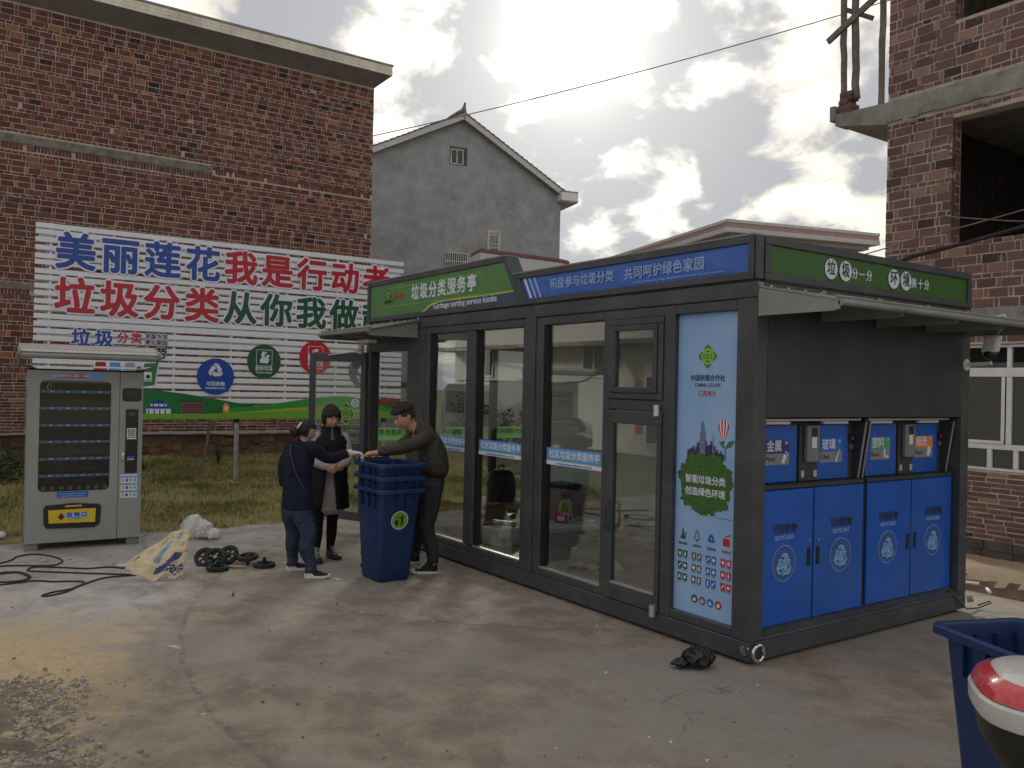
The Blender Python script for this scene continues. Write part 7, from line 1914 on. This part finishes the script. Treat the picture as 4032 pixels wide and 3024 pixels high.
def add_head(mb, M):
    mb.rings([[tuple(M @ head_point(Vector(d).normalized())) for d in rw] for rw in sph(52, 40)])
    for s in (-1, 1):                                                   # ears
        rr = []
        for j in range(7):
            t = j / 6; a = PI * t
            rr.append([tuple(M @ Vector((s * (.072 + .010 * math.sin(a) + .006 * math.cos(q)), -.008 + .017 * math.sin(a) * math.cos(q) - .004 * t, -.035 + .062 * t + .004 * math.sin(q)))) for q in (2 * PI * k / 10 for k in range(10))])
        mb.rings(rr)
def face_parts(T, M, brow_m, lip=True, lids=.55):
    ew = mat_once('eye_white', (.62, .58, .54), .3); ir = mat_once('iris', (.012, .008, .006), .15); lp = mat_once('lip', (.32, .10, .085), .5)
    for s in (-1, 1):
        c = head_point(Vector((s * .37, .92, .055)).normalized(), -.0065)
        e = MB().sphere((c.x, c.y, c.z), .0115, 14, 10, (1.25, .8, .62)); e.xf(M); eo = e.build('eye', ew, T, smooth='all')
        q = MB().sphere((c.x - s * .001, c.y + .0062, c.z - .001), .0056, 10, 8, (1, .7, 1)); q.xf(M); q.build('iris', ir, eo, smooth='all')
        b = MB(); pts = []
        for k in range(6):
            t = k / 5; pts.append(head_point(Vector((s * (.17 + .46 * t), .93 - .18 * t, .235 + .05 * math.sin(PI * t) - .03 * t)).normalized(), .0022))
        b.tube(pts, [.0025, .0045, .0048, .0042, .0034, .002], 6); b.xf(M); b.build('eyebrow', brow_m, T, smooth='all')
        l = MB(); pts = [head_point(Vector((s * (.20 + .34 * t), .93, .10 + .035 * math.sin(PI * t))).normalized(), -.001) for t in (0, .25, .5, .75, 1)]
        l.tube(pts, [.0015, .0028, .003, .0028, .0014], 6); l.xf(M); l.build('eyelash', brow_m, T, smooth='all')
    for z, r_ in ((-.455, .0042), (-.515, .0052)):
        m = MB(); pts = [head_point(Vector((-.25 + .5 * t, .90, z + (.02 * math.sin(PI * t) if z > -.48 else -.015 * math.sin(PI * t)))).normalized(), .0005) for t in (0, .2, .4, .5, .6, .8, 1)]
        m.tube(pts, [.001, r_ * .8, r_, r_ * .9, r_, r_ * .8, .001], 6); m.xf(M); m.build('lip', lp, T, smooth='all')
    n = MB(); 
    for s in (-1, 1): 
        c = head_point(Vector((s * .075, .97, -.235)).normalized(), .001); n.sphere((c.x, c.y, c.z), .0035, 8, 6, (1, 1, .6))
    n.xf(M); n.build('nostril', mat_once('nostril', (.08, .03, .025), .8), T, smooth='all', kind='stuff')
def mat_once(name, col, rough, **k):
    return MATS[name] if name in MATS else mat(name, col, rough, 0, .05, 20, **k)
def hair_cap(T, M, m, mask, thick, seed, rough=.006, name='hair'):
    rows = []
    for rw in sph(84, 56):
        q = []
        for d in rw:
            v = Vector(d).normalized(); w = mask(v)
            az = math.atan2(v.x, v.y); n = mnoise.noise(Vector((v.x * 6, v.y * 6, v.z * 4 + seed))) + 1.1 * mnoise.noise(Vector((az * 9, v.z * 1.5 + seed, 0))) + .6 * abs(mnoise.noise(Vector((az * 22, v.z * 2, seed))))
            k = -.014 + (thick(v) + .014 + rough * n) * min(1, max(0, w))
            q.append(tuple(M @ head_point(v, k) if w < .4 else M @ (head_point(Vector((v.x, v.y * .9, v.z)).normalized(), k))))
        rows.append(q)
    mb = MB(); mb.rings(rows); return mb.build(name, m, T, smooth='all')
def hand(mb, wrist, fwd, palm, thumb, s=1.0, curl=(.35, .45, .35), spread=1.0):
    """palm: direction the palm faces; thumb: +1/-1 chooses the thumb's side along fwd x palm"""
    f = Vector(fwd).normalized(); n = Vector(palm); n = (n - f * n.dot(f)).normalized(); sd = f.cross(n) * thumb; w = Vector(wrist)
    limb(mb, [tuple(w - f * .03 * s) + (.026 * s, .021 * s), tuple(w) + (.027 * s, .020 * s), tuple(w + f * .035 * s) + (.037 * s, .017 * s), tuple(w + f * .08 * s) + (.040 * s, .014 * s)], sd)
    for i in range(4):
        base = w + f * (.078 - .004 * abs(i - 1.2)) * s + sd * (.0305 - .0205 * i) * s; L_ = (.070, .078, .073, .057)[i] * s; a = 0; p = base; pts = [tuple(base - f * .02 * s) + (.0092 * s,), tuple(base) + (.0094 * s,)]
        dirn = (f + sd * (.10 - .075 * i) * spread).normalized()
        for j, q in enumerate((.45, .30, .25)):
            a += curl[j] * (1 + .12 * i); dd = dirn * math.cos(a) + n * math.sin(a); p = p + dd * L_ * q; pts.append(tuple(p) + ((.0088, .0080, .0070)[j] * s,))
        limb(mb, pts, sd, 10)
    b = w + f * .018 * s + sd * .026 * s; d1 = (f * .55 + sd * .75 + n * .35).normalized(); d2 = (f * .85 + sd * .35 + n * .45).normalized()
    limb(mb, [tuple(b) + (.014 * s,), tuple(b + d1 * .032 * s) + (.0115 * s,), tuple(b + d1 * .032 * s + d2 * .028 * s) + (.0098 * s,), tuple(b + d1 * .032 * s + d2 * .055 * s) + (.008 * s,)], n, 10)
def cloth(name, col, rough=.85, fold=8.0, bump=.8, var=.08, sheen=.0, weave=260, col2=None):
    m = mat(name, col, rough, 0, var, 5, sheen=sheen, spec=.25, col2=col2); nt = m.node_tree; N, L = nt.nodes.new, nt.links.new
    tc = nt.nodes['Texture Coordinate']; mp = N('ShaderNodeMapping'); mp.inputs['Scale'].default_value = (1, 1, 1.9); mp.inputs['Rotation'].default_value = (.2, .5, .1); L(tc.outputs['Object'], mp.inputs[0])
    n1 = N('ShaderNodeTexNoise'); n1.inputs['Scale'].default_value = fold; n1.inputs['Detail'].default_value = 4; n1.inputs['Distortion'].default_value = .8; L(mp.outputs[0], n1.inputs['Vector'])
    b = N('ShaderNodeBump'); b.inputs['Strength'].default_value = bump; b.inputs['Distance'].default_value = .035; L(n1.outputs[0], b.inputs['Height'])
    n2 = N('ShaderNodeTexNoise'); n2.inputs['Scale'].default_value = weave; L(tc.outputs['Object'], n2.inputs['Vector'])
    b2 = N('ShaderNodeBump'); b2.inputs['Strength'].default_value = .12; b2.inputs['Distance'].default_value = .004; L(n2.outputs[0], b2.inputs['Height']); L(b.outputs[0], b2.inputs['Normal']); L(b2.outputs[0], nt.nodes['Principled BSDF'].inputs['Normal'])
    return m
SKIN = mat('skin', (.56, .33, .235), .55, 0, .06, 14, spec=.35, col2=(.49, .26, .18)); SKIN.node_tree.nodes['Principled BSDF'].inputs['Subsurface Weight'].default_value = .06; SKIN.node_tree.nodes['Principled BSDF'].inputs['Subsurface Radius'].default_value = (.012, .005, .003)
HAIR = mat('black_hair', (.010, .008, .0075), .42, 0, .3, 60, .9, 140)
def shoe(T, heel, yaw, L_, um, sm, high=0.0, toe_m=None, z0=0.0, stripe=None, pitch=0.0):
    """heel on the ground, pointing along yaw; child meshes: upper, sole, laces"""
    S = bpy.data.objects.new('shoe', None); link(S, T, heel, (0, pitch, yaw))
    w = .047 * L_ / .26
    prof = [(0, .030, .060), (.03, .034, .075), (.09, .036, .085), (.14, .040, .068), (.19, .046, .052), (.235, .040, .040), (.258, .024, .030)]
    k = L_ / .26
    def ring(x, hw, z, n=14): return [(x * k, hw * 1.0 * math.cos(a), z) for a in (2 * PI * q / n for q in range(n))]
    def plan(z, g, n=32):
        out = []
        for q in range(n):
            a = 2 * PI * q / n; x = .5 - .5 * math.cos(a); hw = (.034 + .014 * x + .004 * math.sin(PI * x)) * (1 - max(0, x - .72) ** 2 * 3.2) * (1 - max(0, .12 - x) ** 1.2 * 3)
            out.append((x * L_ + (g if x > .5 else -g), math.copysign(1, math.sin(a)) * abs(math.sin(a)) ** .45 * (hw * k + g) , z + .012 * max(0, x - .75) * 4 * k * (1 if z > 0 else 1)))
        return out
    MB().rings([plan(z0, -.002), plan(z0 + .006, .002), plan(z0 + .024, .002), plan(z0 + .027, -.003)]).build('sole', sm, S, smooth='all')
    u = MB()
    limb(u, [(.035 * k, 0, .03, .036 * k, .030), (.085 * k, 0, .040, .038 * k, .036), (.14 * k, 0, .036, .042 * k, .030), (.195 * k, 0, .032, .042 * k, .020), (.232 * k, 0, .030, .030 * k, .014)], Vector((0, 1, 0)), 16)
    limb(u, [(.040 * k, 0, .028, .034 * k, .040), (.045 * k, 0, .075 + high * .4, .033 * k, .040), (.048 * k, 0, .090 + high, .034 * k, .043)], Vector((0, 1, 0)), 16)
    if high: limb(u, [(.055 * k, 0, .10 + high * .5, .030, .036), (.10 * k, 0, .072, .030, .030), (.15 * k, 0, .05, .030, .02)], Vector((0, 1, 0)), 14)
    fuse(u, 'upper', um, S, .006, 3)
    lc = MB()
    for q in range(6 if high else 4):
        t = q / 5; x = (.175 - .085 * t) * k; z = .058 + (.045 + high * .9) * t * (1.0 if high else .45)
        lc.tube([(x, -.028, z - .006), (x - .006, 0, z + .007), (x, .028, z - .006)], .0042, 5)
    lc.build('laces', M_WHITE if high else M_BLACK, S, smooth='all', kind='stuff')
    if toe_m:
        MB().rings([[(p[0] * 1.0, p[1], p[2]) for p in plan(z0 + .026, .0)], plan(z0 + .030, -.004)]).build('welt', toe_m, S, smooth='all')
        c = MB(); c.sphere((.225 * k, 0, .030), .034 * k, 16, 10, (1, 1.05, .55)); c.build('toe_cap', toe_m, S, smooth='all')
    if stripe:
        MB().rings([plan(.026, .003)[:], [(p[0], p[1] * 1.0, .052 if p[0] < .09 * k else .03) for p in plan(.05, .002)]], cap=False).build('heel_counter', stripe, S, smooth='all')
    return S

RZ = math.atan2(.8195, .5726)
def woman_in_blazer():
    T = thing('person', 'woman in navy blazer and jeans seen from behind, white gloved hand on the bins', 'person', (-3.98, -1.60, 0), RZ, 'people gathered at the stacked bins')
    fw = Vector((.62, .78, 0)); sd = Vector((.78, -.62, 0))           # her front and her right
    yw = math.atan2(fw.y, fw.x) - PI / 2
    HM = head_frame((.0, .02, 1.392), math.atan2(.50, .86) - PI / 2, R(-18), R(0), .83)
    b = MB(); add_head(b, HM)
    limb(b, [(-.03, .03, 1.24, .055), (-.018, .022, 1.31, .047), (.0, .02, 1.37, .046)], sd)
    limb(b, [(-.07, .0, .72, .12, .09), (-.075, .0, .95, .105, .08), (-.06, .01, 1.15, .13, .085), (-.04, .02, 1.26, .09, .06)], sd)
    SR, SL = Vector((.085, -.085, 1.235)), Vector((-.165, .105, 1.225))
    limb(b, [tuple(SR) + (.045,), (.215, -.01, 1.135, .036), (.385, .112, 1.178, .026)], Vector((0, 0, 1)))
    limb(b, [tuple(SL) + (.045,), (-.222, .06, 1.02, .036), (-.205, .05, .86, .025)], sd)
    hand(b, (.40, .125, 1.180), (.82, .38, -.08), (.1, -.1, -1), 1, .95, (.25, .55, .5))
    hand(b, (-.202, .05, .85), (.05, .05, -1), (.7, .3, 0), -1, .9, (.3, .4, .3))
    hips = ((-.005, -.045), (-.135, .06)); feet = ((.085, -.035), (-.165, .26))
    for (hx, hy), (ax, ay) in zip(hips, feet):
        limb(b, [(hx, hy, .72, .072), ((hx + ax) / 2 + .01, (hy + ay) / 2, .42, .036), (ax, ay, .20, .026), (ax, ay, .07, .028), (ax + .05, ay + .04, .035, .028)], sd)
    fuse(b, 'body', SKIN, T, .0055, 2)
    jk = MB()
    limb(jk, [(-.055, .0, .665, .175, .128), (-.06, .0, .76, .168, .125), (-.07, .0, .93, .148, .110), (-.06, .01, 1.10, .165, .112), (-.045, .02, 1.20, .165, .095), (-.03, .03, 1.275, .075, .06)], sd, 26, 2.3)
    limb(jk, [(SR.x - .03, SR.y + .02, SR.z + .01, .066), tuple(SR) + (.064,), (.16, -.045, 1.175, .056), (.218, -.01, 1.138, .053), (.30, .05, 1.155, .047), (.378, .107, 1.174, .042)], Vector((0, 0, 1)))
    limb(jk, [(SL.x + .03, SL.y - .02, SL.z + .01, .066), tuple(SL) + (.062,), (-.21, .085, 1.12, .055), (-.228, .062, 1.02, .050), (-.212, .05, .87, .042)], sd)
    fuse(jk, 'blazer', cloth('navy_wool', (.012, .015, .032), .9, 7, .7, .1), T, .009, 5)
    cl = MB(); limb(cl, [(-.045, .045, 1.255, .072, .066), (-.028, .03, 1.29, .060, .055), (-.018, .025, 1.305, .055, .05)], sd); fuse(cl, 'collar', MATS['navy_wool'], T, .007, 2)
    jn = MB()
    limb(jn, [(-.07, .0, .62, .148, .105), (-.07, .0, .72, .150, .11), (-.07, .0, .82, .135, .10)], sd, 22)
    for (hx, hy), (ax, ay) in zip(hips, feet):
        kx, ky = (hx + ax) / 2 + .012, (hy + ay) / 2
        limb(jn, [(hx, hy, .72, .105), (hx, hy + .01, .60, .100), (kx - .005, ky, .46, .080), (kx, ky, .40, .073), (kx - .014, (ky + ay) / 2, .28, .074), (ax - .004, ay, .15, .053), (ax, ay, .13, .057), (ax, ay, .110, .051), (ax, ay, .092, .056), (ax, ay, .07, .051)], sd)
    fuse(jn, 'jeans', cloth('blue_denim', (.022, .034, .068), .85, 13, 1.2, .25, col2=(.060, .080, .13)), T, .008, 3)
    wg = MB(); hand(wg, (.405, .128, 1.182), (.82, .38, -.08), (.1, -.1, -1), 1, 1.22, (.5, .7, .6)); limb(wg, [(.375, .102, 1.174, .036), (.41, .13, 1.182, .035)], Vector((0, 0, 1)))
    fuse(wg, 'glove', mat('knit_glove', (.74, .74, .72), .9, 0, .05, 40, .6, 160), T, .0055, 1)
    MB().tube([(.368, .098, 1.173), (.384, .110, 1.177)], .0395, 14).build('glove_cuff', mat('cuff_yellow', (.55, .38, .08), .9), T, smooth=True)
    for sidx, ((ax, ay), yw_) in enumerate((((.085, -.035), R(8)), ((-.165, .26), R(24)))):
        shoe(T, (ax - .055, ay - .01, 0.0), yw_, .24, M_SHOE, M_SOLE, 0, None, 0, M_SOLE)
    def mask(v):
        front = v.y - .02 - .55 * max(0, v.z)           # face opening
        return 1 if (v.z > .42 - .1 * abs(v.x) or v.y < .12) and not (v.z < -.55) else 0
    hair_cap(T, HM, HAIR, mask, lambda v: .010 + .006 * max(0, v.z) + .010 * max(0, -v.y), 3)
    bun = MB(); c = HM @ Vector((0, -.125, -.045)); bun.sphere(tuple(c), .052, 18, 12, (1, 1, 1.1)); bo = bun.build('hair_bun', HAIR, T, smooth='all')
    cp = MB(); cp.tube([HM @ Vector((.045, -.125, -.01)), HM @ Vector((.06, -.118, .03)), HM @ Vector((.045, -.10, .07))], .010, 7); cp.build('hair_clip', M_WHITE, T, smooth='all')
    gl = MB(); gl.tube([HM @ Vector((.055, .062, .098)), HM @ Vector((.035, .080, .108)), HM @ Vector((.012, .088, .108))], .007, 6); gl.build('hair_slide', M_STEEL, T, smooth='all')
    face_parts(T, HM, HAIR)
    st = MB(); st.tube([(-.135, -.04, 1.265), (-.115, -.11, 1.17), (-.06, -.135, 1.02), (.01, -.135, .88), (.07, -.10, .80)], .007, 6); st.build('bag_strap', mat('strap_blue', (.035, .045, .07), .6), T, smooth='all')
    return T
M_SHOE = mat('black_knit_shoe', (.012, .012, .014), .8, 0, .2, 40, .4, 150)
M_SOLE = mat('white_sole', (.62, .62, .63), .55, 0, .05, 20)

def woman_in_vest():
    T = thing('person', 'short haired woman in long black padded vest over a grey dress, hands clasped', 'person', (-4.655, -1.15, 0), RZ, 'people gathered at the stacked bins')
    fw = Vector((.40, -.92, 0)); sd = Vector((-.92, -.40, 0))
    X = .07
    HM = head_frame((X + .015, -.01, 1.485), math.atan2(-.80, .60) - PI / 2, R(-12), R(2), .95)
    b = MB(); add_head(b, HM)
    limb(b, [(X, .01, 1.28, .056), (X, .01, 1.36, .046), (X + .01, 0, 1.42, .045)], sd)
    limb(b, [(X, 0, .72, .13, .09), (X, 0, .95, .11, .08), (X, .01, 1.15, .14, .09), (X, .01, 1.28, .10, .06)], sd)
    SA, SB = Vector((X - .135, -.05, 1.285)), Vector((X + .14, .06, 1.285))       # image left = her right
    limb(b, [tuple(SA) + (.042,), (X - .13, -.10, 1.04, .034), (X + .085, -.20, .985, .025)], sd)
    limb(b, [tuple(SB) + (.042,), (X + .20, -.0, 1.05, .034), (X + .13, -.17, 1.00, .025)], sd)
    hand(b, (X + .09, -.20, .985), (.95, -.12, -.05), (.2, .6, .6), 1, .92, (.5, .6, .5))
    hand(b, (X + .13, -.175, 1.00), (-.35, -.55, -.35), (-.5, .5, -.2), -1, .92, (.6, .7, .5))
    feet = ((X - .105, -.06), (X + .005, .13)); hips = ((X - .075, -.03), (X + .06, .03))
    for (hx, hy), (ax, ay) in zip(hips, feet): limb(b, [(hx, hy, .75, .06), ((hx + ax) / 2, (hy + ay) / 2 - .01, .42, .038), (ax, ay, .08, .028)], sd)
    fuse(b, 'body', SKIN, T, .0055, 2)
    dg = cloth('grey_knit', (.36, .33, .33), .9, 9, .5, .05, weave=140)
    d = MB()
    limb(d, [(X + .03, 0, .535, .150, .105), (X + .03, 0, .70, .142, .105), (X + .01, 0, .92, .122, .095), (X, .01, 1.12, .140, .098), (X, .01, 1.25, .135, .080), (X, .01, 1.315, .062, .058), (X + .003, .005, 1.375, .052, .050)], sd, 24)
    limb(d, [(SA.x + .03, SA.y, SA.z, .055), tuple(SA) + (.055,), (X - .145, -.085, 1.12, .047), (X - .13, -.11, 1.04, .046), (X - .02, -.17, 1.0, .042), (X + .075, -.20, .985, .034)], sd)
    limb(d, [(SB.x - .03, SB.y, SB.z, .055), tuple(SB) + (.055,), (X + .19, .02, 1.14, .047), (X + .20, -.005, 1.05, .046), (X + .175, -.09, 1.02, .042), (X + .138, -.16, 1.0, .034)], sd)
    fuse(d, 'dress', dg, T, .008, 3)
    vm = cloth('black_padded', (.010, .010, .012), .7, 6, .6, .15)
    # vest: a shell of quilted tubes, open down the front
    v = MB(); rows = []; nz = 40; na = 56
    fa = math.atan2(fw.y, fw.x)
    prof = [(.55, .188, .140), (.70, .180, .142), (.92, .160, .130), (1.12, .180, .128), (1.24, .172, .108), (1.315, .100, .085), (1.365, .082, .078), (1.40, .084, .082)]
    for j in range(nz + 1):
        t = j / nz * (len(prof) - 1); i = min(int(t), len(prof) - 2); q = t - i; q = q * q * (3 - 2 * q) * .5 + q * .5
        z, rx, ry = [prof[i][k] + (prof[i + 1][k] - prof[i][k]) * q for k in range(3)]
        puff = .007 * abs(math.sin(j * PI / 3)) if z < 1.3 else 0
        op = R(8 + 20 * max(0, (1.08 - z)) * 1.4)
        sh = R(14) if z < 1.2 else 0
        row = []
        for k in range(na + 1):
            a = fa + op - sh * .6 + (2 * PI - 2 * op) * k / na
            c = Vector((math.cos(a), math.sin(a), 0)); x_ = c.dot(sd) * (rx + puff); y_ = c.dot(fw) * (ry + puff)
            p = sd * x_ + fw * y_ + Vector((X + .01, .01, z)); row.append(tuple(p))
        rows.append(row)
    v.rings(rows, cap=False, closed=False); vo = v.build('vest', vm, T, smooth='all', fix=False)
    s_ = vo.modifiers.new('thickness', 'SOLIDIFY'); s_.thickness = .018; s_.offset = 1; MODS.append(vo)
    hp = MB()
    for (sx, sy) in ((SA.x, SA.y), (SB.x, SB.y)): pass
    bk = MB().hexa([Vector((X, 0, 0)) + fw * .118 + sd * -.07 + Vector((0, 0, 1.02)), Vector((X, 0, 0)) + fw * .112 + sd * .07 + Vector((0, 0, 1.02)), Vector((X, 0, 0)) + fw * .100 + sd * .07 + Vector((0, 0, 1.27)), Vector((X, 0, 0)) + fw * .105 + sd * -.07 + Vector((0, 0, 1.27))], [Vector((X, 0, 0)) + fw * .142 + sd * -.055 + Vector((0, 0, 1.02)), Vector((X, 0, 0)) + fw * .142 + sd * .06 + Vector((0, 0, 1.02)), Vector((X, 0, 0)) + fw * .118 + sd * .06 + Vector((0, 0, 1.26)), Vector((X, 0, 0)) + fw * .118 + sd * -.055 + Vector((0, 0, 1.26))])
    bk.build('vest_flap', vm, T, bevel=.012, seg=2, smooth=True)
    lg = MB()
    limb(lg, [(X, 0, .56, .125, .095), (X, 0, .75, .13, .10)], sd)
    for (hx, hy), (ax, ay) in zip(hips, feet): limb(lg, [(hx, hy, .74, .085), ((hx + ax) / 2, (hy + ay) / 2 - .01, .42, .058), ((hx + 2 * ax) / 3, (hy + 2 * ay) / 3, .28, .056), (ax, ay, .10, .040)], sd)
    fuse(lg, 'leggings', cloth('black_leggings', (.009, .009, .010), .8, 12, .5), T, .008, 3)
    bm_ = mat('black_boot', (.012, .012, .012), .5, 0, .1, 20)
    for (ax, ay), yw in zip(feet, (R(-62), R(-42))):
        fx, fy = math.cos(yw), math.sin(yw); shoe(T, (ax - .05 * fx, ay - .05 * fy, 0), yw, .235, bm_, M_RUBBER, .06)
    def mask(v):
        fringe = v.z > .30 + .10 * math.sin(v.x * 7) 
        side = v.y < .42 and v.z > -.42 and not (abs(v.x) > .5 and v.y > .25 and v.z < -.1)
        nape = v.y < .0 and v.z > -.62
        return 1 if fringe or side and abs(v.x) > .3 or nape else 0
    hair_cap(T, HM, HAIR, mask, lambda v: .020 + .014 * max(0, v.z) + .010 * abs(v.x) * max(0, .4 - abs(v.z)), 8, .010)
    face_parts(T, HM, HAIR)
    return T

def man_in_jacket():
    T = thing('person', 'young man in olive jacket and canvas high-tops bending over the bins', 'person', (-3.75, -.47, 0), RZ, 'people gathered at the stacked bins')
    fw = Vector((-.93, -.36, 0)); sd = Vector((-.36, .93, 0))         # his front; his right side is away from the camera
    HM = head_frame((-.165, -.06, 1.53), math.atan2(-.42, -.90) - PI / 2, R(-24), R(0), 1.08)
    b = MB(); add_head(b, HM)
    limb(b, [(-.03, .0, 1.34, .068), (-.085, -.025, 1.42, .056), (-.135, -.045, 1.48, .056)], sd)
    limb(b, [(.10, .02, .88, .14, .10), (.10, .02, 1.02, .13, .095), (.05, .01, 1.22, .155, .10), (-.02, .0, 1.36, .10, .07)], sd)
    SN, SF = Vector((.045, -.185, 1.325)), Vector((-.09, .165, 1.335))
    limb(b, [tuple(SN) + (.050,), (-.185, -.30, 1.235, .040), (-.40, -.32, 1.185, .027)], Vector((0, 0, 1)))
    limb(b, [tuple(SF) + (.050,), (-.26, .09, 1.20, .040), (-.43, -.08, 1.175, .027)], Vector((0, 0, 1)))
    hand(b, (-.405, -.32, 1.185), (-.95, .05, -.16), (0, 0, -1), -1, 1.0, (.12, .2, .2))
    hand(b, (-.44, -.09, 1.175), (-.70, -.55, -.05), (0, .1, -1), 1, 1.0, (.25, .4, .3))
    feet = ((.15, -.18), (-.075, .27)); hips = ((.115, -.07), (.07, .10))
    kn = ((.08, -.15), (-.06, .20))
    for (hx, hy), (kx, ky), (ax, ay) in zip(hips, kn, feet): limb(b, [(hx, hy, .86, .075), (kx, ky, .47, .045), (ax, ay, .10, .032)], sd)
    fuse(b, 'body', SKIN, T, .0055, 2)
    olive = cloth('olive_nylon', (.060, .054, .042), .62, 7.5, 1.0, .08)
    j = MB()
    limb(j, [(.115, .02, .985, .178, .135), (.12, .02, 1.03, .190, .150), (.105, .015, 1.16, .190, .142), (.055, .01, 1.28, .192, .128), (-.0, .0, 1.37, .135, .095), (-.055, -.015, 1.41, .080, .070)], sd, 26, 2.2)
    limb(j, [(SN.x + .01, SN.y + .05, SN.z + .01, .080), tuple(SN) + (.078,), (-.06, -.255, 1.275, .068), (-.18, -.30, 1.235, .064), (-.22, -.305, 1.228, .060), (-.30, -.315, 1.21, .054), (-.345, -.318, 1.20, .046), (-.375, -.32, 1.192, .040)], Vector((0, 0, 1)))
    limb(j, [(SF.x + .02, SF.y - .05, SF.z, .080), tuple(SF) + (.074,), (-.19, .125, 1.26, .064), (-.265, .085, 1.20, .060), (-.35, .0, 1.188, .052), (-.405, -.055, 1.178, .040)], Vector((0, 0, 1)))
    limb(j, [(.055, -.03, 1.375, .090, .05), (.085, -.01, 1.36, .10, .05), (.03, .0, 1.43, .085, .045), (-.02, -.01, 1.445, .078, .05)], sd)     # hood rolled at the nape
    fuse(j, 'jacket', olive, T, .009, 4)
    hem = MB(); limb(hem, [(.115, .02, .955, .172, .130), (.117, .02, .985, .180, .138), (.118, .02, 1.005, .178, .136)], sd, 24, 2.2); fuse(hem, 'jacket_hem', cloth('ribbed_hem', (.035, .018, .016), .9, 14, .4), T, .008, 2)
    patch = MB(); patch.sphere((-.10, -.115, 1.375), .022, 10, 8, (1, .5, 1.2)); patch.build('sleeve_patch', M_BLACK, T, smooth='all')
    gy = cloth('grey_trousers', (.040, .040, .046), .85, 8, 1.1, .1)
    t = MB()
    limb(t, [(.10, .02, .78, .160, .115), (.105, .02, .88, .165, .125), (.112, .02, .985, .150, .115)], sd, 22)
    for (hx, hy), (kx, ky), (ax, ay) in zip(hips, kn, feet):
        limb(t, [(hx, hy, .86, .108), (hx - .005, hy - .01, .72, .104), ((hx + kx) / 2, (hy + ky) / 2, .60, .092), (kx, ky, .47, .078), (kx + .01, ky, .40, .074), ((kx + ax) / 2 + .012, (ky + ay) / 2, .28, .072), (ax, ay, .175, .056), (ax, ay, .155, .062), (ax, ay, .135, .056), (ax, ay, .115, .058)], sd)
    fuse(t, 'trousers', gy, T, .009, 3)
    for (ax, ay), yw in zip(feet, (R(188), R(180))):
        fx, fy = math.cos(yw), math.sin(yw); s = shoe(T, (ax - .055 * fx, ay - .055 * fy, 0), yw, .275, mat_once('canvas_black', (.012, .013, .017), .85), M_SOLE, .075, M_SOLE)
        an = MB().cyl((.045, .036, .115), (0, 1, 0), .021, .006, 16).build('ankle_patch', M_WHITE, s, smooth=True); MB().cyl((.045, .0425, .115), (0, 1, 0), .012, .002, 14).build('ankle_patch_centre', M_BLACK, an, smooth=True)
    def mask(v): return 1 if (v.z > .48 - .18 * max(0, -v.y)) or (v.z > .40 and v.y > .5) else 0
    def fade(v): return 1 if v.z > .02 + .25 * max(0, v.y) and v.y < .55 and not (abs(v.x) > .8 and v.z < .05) or (v.y < -.2 and v.z > -.30) else 0
    hair_cap(T, HM, mat_once('cropped_hair', (.035, .026, .022), .8), fade, lambda v: .0015, 2, .0008, 'cropped_hair')
    hair_cap(T, HM, HAIR, mask, lambda v: .016 + .016 * max(0, v.y) + .008 * max(0, v.z), 5, .010)
    face_parts(T, HM, HAIR)
    return T
woman_in_blazer(); woman_in_vest(); man_in_jacket()
finalize()
